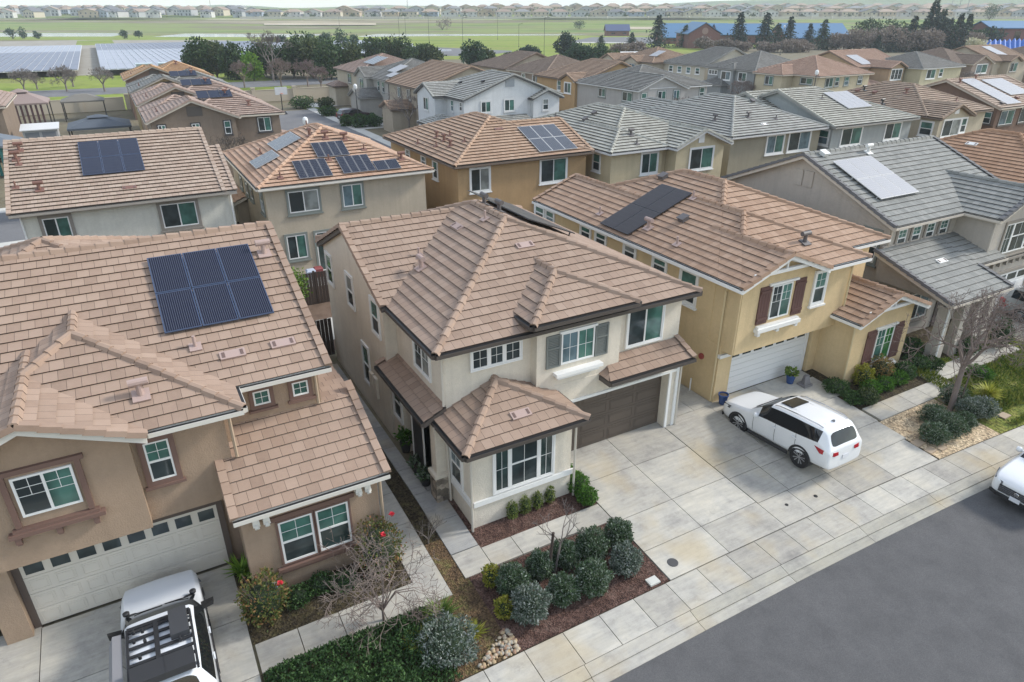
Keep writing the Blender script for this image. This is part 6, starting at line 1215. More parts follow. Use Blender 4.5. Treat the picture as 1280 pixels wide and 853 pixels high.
        b = MB(); b.hexa([(X(-.012), .5*s, .72), (X(.1), .80*s, .74), (X(.55), .975*s, .84), (X(.3), .6*s, .8), (X(.01), .5*s, .83), (X(.13), .82*s, .87), (X(.6), .965*s, .955), (X(.35), .6*s, .9)]); add('headlight', b, plain('lamp_smoke', (.10, .105, .115), .08))
        if rails:
            b = MB(); pr = [(X(x), (hw(x, 5)-.06)*s, hw(x, 3)+.035) for x in (2.4, 2.6, 3.4, 4.2, 4.4)]; pr[0] = (pr[0][0], pr[0][1], pr[0][2]-.03); pr[-1] = (pr[-1][0], pr[-1][1], pr[-1][2]-.03)
            for p, q in zip(pr, pr[1:]): b.tube(p, q, .02, n=6)
            add('roof_rail', b, CHROME)
    b = MB(); b.hexa([(X(-.02), -.6, .28), (X(.1), -.86, .28), (X(.1), .86, .28), (X(-.02), .6, .28), (X(-.035), -.6, .4), (X(.06), -.84, .42), (X(.06), .84, .42), (X(-.035), .6, .4)]); add('bumper', b, CLAD)
    b = MB(); b.hexa([(X(L-.3), -.8, .30), (X(L-.05), -.62, .32), (X(L-.05), .62, .32), (X(L-.3), .8, .30), (X(L-.26), -.86, .44), (X(L-.012), -.66, .47), (X(L-.012), .66, .47), (X(L-.26), .86, .44)]); add('bumper', b, CLAD)
    b = MB(); b.box(X(-.03), X(.06), -.56, .56, .48, .735, 0)
    for k in range(4): b.box(X(-.045), X(-.02), -.55, .55, .50+k*.062, .522+k*.062, 1)
    g = add('grille', b, BLACK); g.data.materials.append(CHROME)
    b = MB(); b.lathe((X(-.045), 0, .64), [(.075, 0), (.06, -.012)], 20, 0, 'x'); add('emblem', b, CHROME)
    for x, z in ((-.05, .44), (L+.015, .72)):
        b = MB(); b.box(X(x)-.008, X(x)+.008, -.16, .16, z-.075, z+.075); add('license_plate', b, plain('plate_white', (.62, .63, .66), .5))
    if roof_hatch:
        b = MB(); z = hw(2.7, 3)+.022; b.hexa([(X(2.42), -.4, z-.05), (X(2.95), -.42, z-.03), (X(2.95), .42, z-.03), (X(2.42), .4, z-.05), (X(2.42), -.4, z+.0), (X(2.95), -.42, z+.035), (X(2.95), .42, z+.035), (X(2.42), .4, z+.0)]); add('sunroof', b, CARGL)
        b = MB(); z = hw(4.3, 3); b.hexa([(X(4.2), -.03, z), (X(4.36), -.03, z-.01), (X(4.36), .03, z-.01), (X(4.2), .03, z), (X(4.3), -.006, z+.09), (X(4.36), -.006, z+.1), (X(4.36), .006, z+.1), (X(4.3), .006, z+.09)]); add('antenna_fin', b, plain('fin_grey', (.25, .25, .26), .4))
        for k in (-.5, -.25, .25, .5):
            b = MB(); b.tube((X(3.0), k*.8, hw(3.0, 3)+.012), (X(4.3), k*.76, hw(4.3, 3)+.008), .008, n=4); add('roof_crease', b, pm)
    b = MB(); b.hexa([(X(1.36), -.7, 1.09), (X(1.52), -.72, 1.13), (X(1.52), .72, 1.13), (X(1.36), .7, 1.09), (X(1.36), -.7, 1.115), (X(1.52), -.72, 1.19), (X(1.52), .72, 1.19), (X(1.36), .7, 1.115)]) if L > 4.82 and False else b.tube((X(1.5), -.6, hw(1.5, 3)+.02), (X(1.62), .05, hw(1.62, 3)+.02), .012, n=4)
    b.tube((X(1.5), .1, hw(1.5, 3)+.02), (X(1.62), .65, hw(1.62, 3)+.02), .012, n=4); add('wiper', b, BLACK)
    return e
PW = paint('paint_white', (.70, .71, .72))
car(SUV, 'parked_car', 'white family car parked on the driveway of the yellow house', 'car', PW, (19.53, 13.78, gz(19.5, 13.62)+.012), math.pi/2, -.063)
car(WAG, 'parked_car', 'white car with chrome grille parked at the kerb, cut off by the right edge', 'car', PW, (25.8, 7.6, -.56), math.pi)
e = car(BOX, 'parked_car', 'white off road car with black roof rack on the driveway of the tan house', 'car', paint('paint_white_blue', (.66, .69, .73)), (-1.58, 14.2, gz(-2, 14.2)+.03), math.pi/2, -.05, rails=False, roof_hatch=False, simple=True)
def rack(e):
    L = 4.8; X = lambda x: x-L/2; z = 1.875; BM = plain('rack_black', (.02, .021, .024), .55)
    rk = MB()
    for s in (1, -1): rk.box(X(2.72), X(4.6), s*.66-.025, s*.66+.025, z-.02, z+.04)
    for k in range(6): x = 2.78+k*.26; rk.box(X(x), X(x+.075), -.64, .64, z-.01, z+.025)
    rk.box(X(2.76), X(4.1), -.12, -.02, z+.026, z+.04); rk.box(X(2.66), X(2.76), -.66, .66, z-.04, z+.03)
    for x in (2.8, 3.4, 4.3):
        for s in (1, -1): rk.box(X(x), X(x+.08), s*.66-.02, s*.66+.02, z-.16, z)
    o = rk.build('roof_rack', BM); o.parent = e
    b = MB(); b.box(X(2.7), X(3.55), -.60, -.22, z+.03, z+.17); b.v = [(q[0], -q[1], q[2]) for q in b.v]; o = b.build('rack_case', plain('case_grey', (.045, .047, .052), .6)); o.parent = e
    b = MB(); b.box(X(4.12), X(4.62), -.62, .62, z+.03, z+.2); b.box(X(4.12), X(4.62), .05, .07, z+.2, z+.208); o = b.build('roof_box', plain('box_black', (.03, .031, .034), .5)); o.parent = e
    for x, y in ((2.95, .34), (2.9, .52), (3.3, .3), (3.2, .52), (3.65, -.4), (3.75, .42)):
        b = MB(); b.tube((X(x), y, z+.02), (X(x), y, z+.1), .035, n=8); b.tube((X(x)-.05, y, z+.1), (X(x)+.05, y, z+.1), .022, n=6); b.v = [(q[0], -q[1], q[2]) for q in b.v]; o = b.build('clamp', BM); o.parent = e
    b = MB(); b.hexa([(X(2.7), .90, 1.55), (X(4.7), .90, 1.55), (X(4.7), 1.1, 1.6), (X(2.7), 1.08, 1.6), (X(2.7), .78, 1.84), (X(4.7), .78, 1.84), (X(4.7), .98, 1.86), (X(2.7), .96, 1.86)]); b.v = [(q[0], -q[1], q[2]) for q in b.v]; o = b.build('awning_bag', plain('bag_grey', (.20, .2, .21), .85)); o.parent = e
    for s in (1, -1):
        b = MB(); b.lathe((X(1.4), s*.76, 1.3), [(.02, -.08), (.075, -.02), (.08, .04), (.05, .06)], 14); o = b.build('ditch_light', BM); o.parent = e
    b = MB(); b.hexa([(X(1.34), -.74, 1.185), (X(1.5), -.76, 1.22), (X(1.5), .76, 1.22), (X(1.34), .74, 1.185), (X(1.34), -.74, 1.215), (X(1.5), -.76, 1.27), (X(1.5), .76, 1.27), (X(1.34), .74, 1.215)]); o = b.build('cowl', BM); o.parent = e
rack(e)
car(WAG, 'parked_car', 'silver car on the driveway of the greige house at the right edge', 'car', paint('paint_silver', (.36, .37, .37), .4), (39.6, 14.0, gz(39, 14)), -math.pi/2, .05)
car(WAG, 'parked_car', 'dark maroon car parked on the far cul de sac driveway', 'car', paint('paint_maroon', (.03, .012, .018)), (30.6, 101.3, 0), math.radians(8), 0)
car(WAG, 'parked_car', 'white car half hidden by roofs in front of the slate grey house', 'car', PW, (88.5, 88.0, 0), 0, 0)
# ================================================================== fences, yard things, street furniture, far land
FB = plain('fence_brown', (.055, .04, .033), .9); FW = plain('block_wall_cream', (.46, .40, .31), .9); FT = plain('fence_tan', (.23, .17, .115), .9)
def fence(p, q, hh, label, m=FB, z=0.0, cat='fence', group='garden fences', post=2.4):
    p, q = Vector((*p, z)), Vector((*q, z)); d = q-p; L = d.length; d.normalize(); s = Vector((-d.y, d.x, 0)); e = empty('fence', p, label, cat, group); b = MB(); n = max(2, int(L/.16))
    for k in range(n):
        a = p+d*(L*k/n+.005); c = p+d*(L*(k+1)/n-.008); j = R.uniform(-.012, .012); o = s*R.uniform(-.006, .006)
        b.hexa([a-s*.012+o, c-s*.012+o, c+s*.012+o, a+s*.012+o]+[v+Vector((0, 0, hh+j)) for v in (a-s*.012+o, c-s*.012+o, c+s*.012+o, a+s*.012+o)])
    b.build('boards', m, e)
    for k in range(int(L/post)+1):
        a = p+d*min(L, k*post); c = MB(); t = Vector((.05, .05, 0)); c.box(a.x-.05, a.x+.05, a.y+.02, a.y+.12, z, z+hh+.06); c.build('post', m, e)
    return e
fence((5.0, 28.9), (6.7, 28.9), 1.85, 'dark brown side gate closing the passage left of the beige house', FB, 0, 'gate')
fence((5.2, 35.4), (17.6, 35.4), 1.8, 'dark brown back fence behind the beige house'); fence((-9, 35.4), (5.1, 35.4), 1.8, 'dark brown back fence behind the tan house'); fence((17.7, 35.4), (29, 35.4), 1.8, 'dark brown back fence behind the yellow house'); fence((29.1, 35.4), (60, 35.4), 1.8, 'dark brown back fence behind the greige house')
fence((5.15, 29), (5.15, 35.3), 1.8, 'side fence between the gardens of the tan and beige houses'); fence((17.65, 30.5), (17.65, 35.3), 1.8, 'side fence between the gardens of the beige and yellow houses'); fence((29.3, 30.5), (29.3, 35.3), 1.8, 'side fence between the gardens of the yellow and greige houses')
fence((-6.2, 42), (-6.2, 52), 1.7, 'dark fence along the left side of the ivory house', FB); fence((4.95, 48), (6.1, 48), 1.7, 'short fence between the ivory and sand houses', FB)
fence((50.0, 86), (57, 86), 1.5, 'dark garden fence beside the ochre brown house', FB)
leafy_tree(5.75, 33.2, 0, 3.3, 2.3, leafmat('leaf_garden', (.05, .11, .015), (.11, .19, .03), (.2, .28, .05)), 'green garden tree in the gap between the tan and beige houses', 'tree', None, 1500, .14, 5, 'garden_tree', .2, 8)
shrub(5.35, 43, .7, 1.3, L_IVY, 'dark shrub in the gap between the ivory and sand houses', 'shrub', None, 700, .14, .04, 200, z=0); shrub(5.2, 45.5, .6, 1.1, L_IVY, 'second dark shrub farther back in the gap between the ivory and sand houses', 'shrub', None, 600, .14, .04, 201, z=0)
bare_tree(8.6, 60.0+6.5, 0, 5.0, 'bare tree against the mocha brown gabled house', 'tree', None, BARK, 6, 31, 'bare_tree', .1, .6, .3, 4, .15, nb=(2, 3), rmin=.012)
# things on the small patio behind
for k, (x, y, c) in enumerate(((8.3, 39.4, (.45, .5, .6)), (8.8, 39.6, (.25, .06, .06)))):
    b = MB(); b.box(x-.25, x+.25, y-.2, y+.2, 0, .5); b.hexa([(x-.28, y-.23, .5), (x+.28, y-.23, .5), (x+.28, y+.23, .5), (x-.28, y+.23, .5), (x-.2, y-.15, .6), (x+.2, y-.15, .6), (x+.2, y+.15, .6), (x-.2, y+.15, .6)])
    tag(b.build('storage_box', plain('box_%d' % k if 0 else ('box_pale' if k == 0 else 'box_red'), c, .6)), ('pale storage box on the patio behind the sand house', 'red storage box on the patio behind the sand house')[k], 'storage box')
e = empty('waste_bin', (-5.55, 17.7, 0), 'black rounded bin at the left edge beside the cream garage', 'bin'); b = MB(); b.lathe((-5.62, 17.55, 0), [(.26, .05), (.33, .3), (.34, .9), (.36, .95), (.3, 1.05), (.1, 1.1)], 20); b.build('body', BLACK, e); b = MB(); b.tube((-5.85, 17.85, .1), (-5.4, 17.85, .1), .1, n=10); b.build('wheel', TYRE, e)
# ---- left yards: gazebos, sheds
def gazebo(x, y, w, d, hh, m, label, tiers=True, posts=True, curtain=None):
    e = empty('gazebo', (x, y, 0), label, 'gazebo', 'gazebos in the left gardens'); b = MB(); z0 = hh*.72
    b.mesh([(x-w/2, y-d/2, z0), (x+w/2, y-d/2, z0), (x+w/2, y+d/2, z0), (x-w/2, y+d/2, z0), (x-w*.13, y-d*.13, hh*.93), (x+w*.13, y-d*.13, hh*.93), (x+w*.13, y+d*.13, hh*.93), (x-w*.13, y+d*.13, hh*.93)], [(0, 1, 5, 4), (1, 2, 6, 5), (2, 3, 7, 6), (3, 0, 4, 7), (4, 5, 6, 7)])
    for k in range(4):
        c = [(x-w/2, y-d/2), (x+w/2, y-d/2), (x+w/2, y+d/2), (x-w/2, y+d/2)]; p, q = c[k], c[(k+1) % 4]; b.prism([(p[0], p[1], z0-.2), (q[0], q[1], z0-.2), (q[0], q[1], z0), (p[0], p[1], z0)], (0.02, .02, 0))
    r_ = b.build('canopy', m, e)
    if tiers: b = MB(); b.mesh([(x-w*.17, y-d*.17, hh*.95), (x+w*.17, y-d*.17, hh*.95), (x+w*.17, y+d*.17, hh*.95), (x-w*.17, y+d*.17, hh*.95), (x, y, hh*1.03)], [(0, 1, 4), (1, 2, 4), (2, 3, 4), (3, 0, 4), (3, 2, 1, 0)]); b.build('top_canopy', m, e)
    for sx in (-1, 1):
        for sy in (-1, 1):
            b = MB(); px_, py_ = x+sx*(w/2-.15), y+sy*(d/2-.15); b.box(px_-.07, px_+.07, py_-.07, py_+.07, 0, z0); b.build('post', plain('post_dark', (.05, .045, .04), .7), e)
    if curtain:
        b = MB()
        for k in range(10): b.box(x-w/2+.15+k*w*.09, x-w/2+.15+k*w*.09+.25, y-d/2+.1, y-d/2+.16, .1, z0-.1)
        b.build('curtain', curtain, e)
    return e
GT = plain('canopy_taupe', (.25, .19, .17), .8); GB = plain('canopy_slate', (.12, .14, .165), .7); GD = plain('canopy_dark', (.16, .15, .13), .8); GN = plain('canopy_navy', (.07, .085, .105), .7)
gazebo(-10.0, 113, 6.0, 6.0, 5.2, GT, 'taupe two tier gazebo beside the block wall', True, True, plain('curtain_plum', (.09, .05, .05), .9)); gazebo(-11.0, 84, 5, 5, 4.0, GB, 'slate grey gazebo next to the brown house at the left edge', True, True, plain('curtain_teal', (.02, .12, .11), .8)); gazebo(1.6-5, 122, 5.5, 3.8, 3.8, GD, 'dark flat pergola roof near the end of the block wall', False); gazebo(-1.6, 95, 6.4, 5.5, 3.6, GN, 'navy canopy beside the rose tiled house', True); gazebo(-5.2, 64.0, 5.0, 4.0, 3.9, GB, 'low slate canopy just behind the ridge of the ivory house', False)
def shed(name, x, y, w, d, hh, wm, rm, label, cat, door=True):
    e = empty(name, (x, y, 0), label, cat); b = MB(); b.box(x-w/2, x+w/2, y-d/2, y+d/2, 0, hh); b.build('wall', wm, e); b = MB(); b.hexa([(x-w/2-.2, y-d/2-.2, hh), (x+w/2+.2, y-d/2-.2, hh), (x+w/2+.2, y+d/2+.2, hh+.3), (x-w/2-.2, y+d/2+.2, hh+.3), (x-w/2-.2, y-d/2-.2, hh+.1), (x+w/2+.2, y-d/2-.2, hh+.1), (x+w/2+.2, y+d/2+.2, hh+.4), (x-w/2-.2, y+d/2+.2, hh+.4)]); b.build('roof', rm, e)
    if door:
        for k in (-1, 1): b = MB(); b.box(x+k*w*.24-w*.2, x+k*w*.24+w*.2, y-d/2-.03, y-d/2, .15, hh-.2); b.build('door', plain('door_grey', (.16, .17, .18), .5), e)
shed('garden_shed', -7.2, 92, 3.2, 2.6, 2.9, plain('shed_grey', (.36, .36, .35), .6), plain('shed_white', (.55, .55, .54), .6), 'pale grey garden shed with double doors by the yellow tarpaulin', 'shed')
RH_p = plain('patio_cover', (.42, .36, .28), .7)
e = empty('patio_cover', (-.8, 76, 0), 'beige flat patio cover on the left side of the mocha gabled house', 'patio cover'); b = MB(); b.hexa([(-4.4, 72.5, 2.7), (2.3, 72.5, 2.9), (2.3, 80, 2.9), (-4.4, 80, 2.7), (-4.4, 72.5, 2.85), (2.3, 72.5, 3.05), (2.3, 80, 3.05), (-4.4, 80, 2.85)]); b.build('roof', RH_p, e)
for x, y in ((-4.2, 72.7), (-4.2, 79.8)): b = MB(); b.box(x-.08, x+.08, y-.08, y+.08, 0, 2.7); b.build('post', WHITE, e)
e = empty('travel_trailer', (-5.5, 81.5, 0), 'long white trailer with dark windows beside the beige patio cover', 'trailer'); b = MB(); b.box(-8.4, -2.9, 80.6, 82.6, .5, 2.6); b.hexa([(-8.4, 80.6, 2.6), (-2.9, 80.6, 2.6), (-2.9, 82.6, 2.6), (-8.4, 82.6, 2.6), (-8.2, 80.8, 2.8), (-3.1, 80.8, 2.8), (-3.1, 82.4, 2.8), (-8.2, 82.4, 2.8)]); b.build('body', plain('trailer_white', (.7, .7, .69), .4), e)
for x in (-7.6, -6.0, -4.4): b = MB(); b.box(x-.55, x+.55, 80.57, 80.6, 1.5, 2.2); b.build('window', CARGL, e)
for x in (-6.3, -5.2): b = MB(); b.tube((x, 80.7, .35), (x, 80.95, .35), .35, n=16); b.build('wheel', TYRE, e)
b = MB()
for i in range(7):
    for j in range(5):
        f = lambda i, j: (-10.9+i*.24, 90+j*.3, 2.0+.45*math.sin(i*1.1)*math.cos(j*.9)+(.5 if i in (2, 3) else 0)-abs(j-2)*.3)
        if i < 6 and j < 4: b.poly([f(i, j), f(i+1, j), f(i+1, j+1), f(i, j+1)])
b.box(-10.8, -9.6, 90.1, 91.1, 0, 1.6); tag(b.build('tarpaulin', plain('tarp_yellow', (.62, .52, .04), .6)), 'bright yellow tarpaulin over a pile in the left garden', 'tarpaulin')
blades(-11.9, 90.4, 60, 1.6, plain('bag_white', (.6, .6, .58), .7), 'white bundle standing left of the yellow tarpaulin', 'bundle', 'bundle', .12, 44, 0)
leafy_tree(-11.0, 72.5, 0, 5.2, 3.6, L_LIME, 'lime green young tree at the left edge above the pink roof', 'tree', None, 900, .3, 7, 'tree', .3, 7)
bare_tree(-4.8, 70, 0, 4.0, 'bare twiggy shrub behind the ridge of the ivory house', 'bare shrub', None, BARK, 6, 41, 'bare_shrub', .06, .7, .15, 6, .1, nb=(2, 3), rmin=.012)
# block wall behind the left gardens and by the cul de sac
def blockwall(p, q, hh, label):
    p, q = Vector((*p, 0)), Vector((*q, 0)); d = (q-p); L = d.length; d.normalize(); s = Vector((-d.y, d.x, 0)); e = empty('block_wall', p, label, 'wall'); b = MB()
    c = [p-s*.1, q-s*.1, q+s*.1, p+s*.1]; b.hexa(c+[v+Vector((0, 0, hh)) for v in c]); c = [p-s*.14, q-s*.14, q+s*.14, p+s*.14]; b.hexa([v+Vector((0, 0, hh)) for v in c]+[v+Vector((0, 0, hh+.08)) for v in c]); b.build('wall', FW, e)
    for k in range(int(L/7)+1): a = p+d*k*7; b = MB(); b.box(a.x-.3, a.x+.3, a.y-.3, a.y+.3, 0, hh+.35); b.box(a.x-.36, a.x+.36, a.y-.36, a.y+.36, hh+.352, hh+.48); b.build('pillar', FW, e)
blockwall((-60, 131), (2, 131), 1.9, 'cream block wall with pillars behind the left gardens'); blockwall((15, 131), (38, 131), 1.9, 'cream block wall closing the end of the cul de sac')
blockwall((2.5, 131), (14.5, 131), 1.9, 'cream block wall behind the ochre tiled house')
# street lamp, basketball hoop
def lamp(x, y, hh, label, kind='globe', group='street lamps'):
    e = empty('street_lamp', (x, y, 0), label, 'street lamp', group); b = MB(); b.lathe((x, y, 0), [(.16, 0), (.16, .5), (.08, .6), (.06, hh)], 10); b.build('pole', plain('pole_dark', (.035, .04, .04), .5), e); b = MB()
    if kind == 'globe': b.lathe((x, y, hh), [(.1, -.05), (.24, .1), (.27, .4), (.2, .6), (.05, .68)], 12); b.build('lantern', plain('lantern_white', (.72, .72, .70), .4), e)
    else: b.tube((x, y, hh), (x+1.6, y, hh+.12), .05); b.box(x+1.1, x+1.9, y-.15, y+.15, hh+.06, hh+.2); b.build('lamp_arm', plain('pole_dark', (.035, .04, .04), .5), e)
lamp(16.0, 69.2, 4.6, 'dark street lamp with white lantern above the salmon hip roof'); lamp(29.5, 96.2, 4.8, 'street lamp with white lantern beside the cul de sac driveway'); lamp(90.5, 71.0, 6, 'street lamp with white lantern before the buff house')
e = empty('basketball_hoop', (23.0, 113.5, 0), 'portable basketball hoop with pale backboard at the end of the cul de sac', 'basketball hoop'); b = MB(); b.hexa([(22.5, 113, 0), (23.6, 113, 0), (23.6, 114, 0), (22.5, 114, 0), (22.7, 113.2, .4), (23.4, 113.2, .4), (23.4, 113.8, .4), (22.7, 113.8, .4)]); b.build('base', BLACK, e); b = MB(); b.tube((23, 113.5, .3), (23, 113.1, 3.4), .07); b.build('pole', BLACK, e); b = MB(); b.box(22.1, 23.9, 112.7, 112.76, 2.9, 4.0); b.build('backboard', plain('backboard', (.55, .56, .56), .4), e); b = MB(); b.lathe((23, 112.45, 3.05), [(.23, 0), (.25, .02), (.23, .04)], 14); b.build('hoop', plain('hoop_orange', (.5, .12, .03), .5), e)
for k, (x, y, r, hh, m, lab) in enumerate(((28.2, 97.3, .9, 1.3, L_IVY, 'rounded hedge bush nearest the road on the cul de sac'), (29.4, 95.2, 1.3, 1.6, L_IVY, 'large hedge bush beside the cul de sac driveway'), (31.2, 95.0, 1.2, 1.5, L_IVY, 'hedge bush between the large one and the brown townhouse'), (33.0, 92.4, 1.1, 2.6, L_TREE, 'tall bush at the corner of the brown townhouse'), (34.0, 95, 1.0, 2.4, L_TREE, 'tall bush before the brown townhouse windows'), (28.6, 108.5, 1.3, 1.3, L_IVY, 'dark bush at the head of the maroon car'), (27.5, 119.5, 2.0, 1.8, L_IVY, 'wide bush by the block wall at the end of the cul de sac'), (31.0, 118, 1.3, 1.5, L_OLIVE, 'olive bush before the cream townhouse'))): shrub(x, y, r, hh, m, lab, 'shrub', 'bushes along the cul de sac', 500, .24, .08, 210+k, z=0)
bare_tree(33.0, 86.0, 0, 5.5, 'bare tree before the tan townhouse', 'tree', 'bare street trees', BARKG, 6, 51, 'bare_tree', .1, .6, .3, 4, .2, rmin=.014); bare_tree(63.5, 69.2, 0, 5.2, 'bare tree before the grey house with the wide gable', 'tree', 'bare street trees', BARKG, 7, 52, 'bare_tree', .12, .65, .15, 7, .2, rmin=.014)
bare_tree(90.2, 84.5, 0, 5.0, 'bare tree before the slate grey house', 'tree', 'bare street trees', BARKR, 7, 53, 'bare_tree', .11, .65, .2, 6, .15, rmin=.016); bare_tree(121, 73.6, 0, 3.5, 'pale bare bush before the tan house with the pale solar array', 'bare shrub', None, BARKG, 6, 54, 'bare_shrub', .07, .7, .15, 6, .15, rmin=.016)
bare_tree(136.5, 75, 0, 5.5, 'bare tree before the mauve brown house', 'tree', 'bare street trees', BARKG, 6, 55, 'bare_tree', .1, .65, .2, 6, .15, rmin=.018); bare_tree(98, 107, 0, 4.5, 'bare tree before the cream house with four small windows', 'tree', 'bare street trees', BARKG, 6, 56, 'bare_tree', .1, .65, .2, 5, .15, rmin=.018)
# plum trees and the green belt beyond the cul de sac
for k, (u, D, hh, lab) in enumerate(((306, 150, 5.5, 'purplish bare tree nearest the grey tiled house'), (352, 150, 6, 'purplish bare tree left of the basketball hoop'), (385, 153, 5.5, 'purplish bare tree right of the basketball hoop'), (402, 146, 4.5, 'small purplish bare tree before the block wall'))):
    p = far(u, D); bare_tree(p.x, p.y, 0, hh, lab, 'tree', 'purplish trees by the block wall', BARKR, 7, 60+k, 'plum_tree', .13, .6, .25, 5, .2, (0, 0), (L_PLUM, 700, .2), rmin=.02)
p = far(342, 165); bare_tree(p.x, p.y, 0, 11, 'tall bare tree standing in front of the far solar field', 'tree', None, BARKG, 7, 70, 'bare_tree', .22, .55, .25, 4, .3, rmin=.03)
TB = [(252, 170, 10, 8, L_TREE), (272, 172, 8.5, 7, L_OLIVE), (296, 168, 8, 8, L_TREE), (318, 165, 6.5, 5, L_LIME), (345, 172, 7, 7, L_TREE), (368, 172, 9, 8, L_TREE), (392, 172, 10, 9, L_OLIVE), (415, 168, 9.5, 8, L_TREE), (438, 172, 8, 7, L_OLIVE), (472, 205, 9, 8, L_TREE), (490, 208, 9, 9, L_OLIVE), (508, 205, 8.5, 8, L_TREE), (528, 208, 7, 7, L_TREE), (540, 205, 6, 6, L_OLIVE), (590, 185, 8, 7, L_CON2), (612, 195, 5.5, 5, L_OLIVE), (660, 225, 5, 7, L_CON), (706, 232, 9, 8, L_CON), (720, 196, 7, 8, L_LIME if 0 else L_CON2), (742, 196, 7, 8, L_CON2), (760, 195, 6, 7, L_OLIVE), (640, 226, 3, 5, L_OLIVE), (330, 176, 8.5, 8, L_TREE), (380, 178, 9.5, 9, L_TREE), (404, 176, 9, 8, L_TREE), (262, 176, 8, 8, L_OLIVE)]
pos = ['first', 'second', 'third', 'fourth', 'fifth', 'sixth', 'seventh', 'eighth', 'ninth', 'tenth', 'eleventh', 'twelfth', 'thirteenth', 'fourteenth', 'fifteenth', 'sixteenth', 'seventeenth', 'eighteenth', 'nineteenth', 'twentieth', 'twenty first', 'twenty second', 'twenty third', 'twenty fourth', 'twenty fifth', 'twenty sixth']
for k, (u, D, hh, w, m) in enumerate(sorted(TB, key=lambda q: q[0])):
    p = far(u, D); leafy_tree(p.x, p.y, 0, hh, w, m, '%s green tree from the left in the belt behind the houses' % pos[k], n=2700, L=.62, seed=80+k, trunk=.04, clumps=13)
for k, (u, D, hh, w) in enumerate(sorted(((16, 410, 6, 6), (30, 410, 6, 5), (48, 415, 4, 4), (157, 415, 4.5, 5), (174, 415, 4, 4), (353, 330, 5, 3.5), (367, 330, 4, 3), (389, 318, 6, 6), (407, 322, 8, 6), (404, 290, 5, 5), (428, 300, 9, 5), (441, 300, 6, 6), (434, 280, 5, 5), (452, 270, 4, 4), (725, 560, 8, 9), (553, 560, 12, 15)))):
    p = far(u, D); leafy_tree(p.x, p.y, 0, hh, w, L_CON2 if u != 553 else L_TWIG, '%s small scattered tree from the left on the far green field' % pos[k], group='scattered trees on the far fields', n=420, L=.8, seed=120+k, trunk=.1, clumps=7)
CN = [(751, 300, 5.4, 5), (789, 300, 6.5, 5), (821, 315, 13, 9), (855, 320, 9, 7), (921, 312, 14, 8), (954, 312, 14, 8), (970, 318, 9.5, 6), (984, 315, 12.4, 7), (1009, 318, 9.5, 6), (1026, 300, 11.5, 7), (1094, 260, 6.5, 4.5), (1157, 300, 18.5, 9), (1169, 305, 15, 8), (1192, 305, 13.5, 6), (1203, 305, 13.5, 6), (1136, 300, 13, 7), (1144, 285, 7, 5), (1180, 308, 12, 7), (1150, 292, 12, 8), (1163, 290, 13, 8), (1174, 288, 12, 8), (1128, 286, 9, 7), (1186, 286, 10, 8), (1198, 284, 10, 8), (1112, 282, 8, 7)]
for k, (u, D, hh, w) in enumerate(sorted(CN)):
    p = far(u, D); conifer(p.x, p.y, 0, hh, w*2.3, L_CON if k % 3 else L_CON2, '%s dark conifer from the left in the row by the blue roofed school' % pos[k], seed=150+k, n=30)
for k, (u, D, hh, w) in enumerate(sorted(((1080, 330, 12, 12), (1100, 330, 12, 12), (1118, 320, 11, 11), (1234, 300, 9.2, 9), (1222, 300, 7.5, 8), (1233, 640, 13, 16)))):
    p = far(u, D); leafy_tree(p.x, p.y, 0 if D < 500 else 6, hh, w, L_TREE if u != 1234 else L_CON, '%s broad dark tree from the left beside the conifers' % pos[k], group='broad trees beside the conifers', n=900, L=.95, seed=170+k, trunk=.12, clumps=10)
BS = [(905, 290, 4.2, 9), (925, 288, 3.6, 8), (960, 285, 3.4, 9), (985, 280, 4.6, 10), (1003, 284, 4.2, 10), (1045, 300, 7, 11), (1060, 300, 8, 12), (1075, 295, 8.5, 12), (1090, 290, 8, 11), (1110, 285, 9, 12), (1128, 285, 9, 12), (1145, 290, 9.5, 12), (1160, 282, 9, 13), (1178, 290, 8.5, 12), (1195, 288, 9, 12), (1210, 288, 7, 11), (1220, 275, 5, 8), (880, 300, 5, 8), (785, 260, 4, 7), (800, 262, 4, 7), (775, 255, 4, 8)]
for k, (u, D, hh, w) in enumerate(sorted(BS)):
    p = far(u, D); e = leafy_tree(p.x, p.y, 0, hh, w, L_TWIG if u != 1220 else L_CREAM, '%s bare brownish tree from the left in the thicket before the school' % pos[k], group='bare thicket before the school', n=1500, L=.85, seed=190+k, trunk=.02, clumps=12)
for k, (u, v0) in enumerate(((35, 0), (80, 0), (130, 1), (8, 2), (48, 3))):
    p = far((32, 84, 131, 47, 92)[k], (139, 143, 143, 147, 152)[k]); bare_tree(p.x, p.y, 0, 5.0 if k < 3 else 3.5, '%s pale bare tree from the left along the path beyond the block wall' % ('first', 'third', 'last', 'second', 'fourth')[k], 'tree', 'bare trees along the far path', BARKG, 7, 230+k, 'bare_tree', .14, .65, .25, 5, .1, rmin=.022)
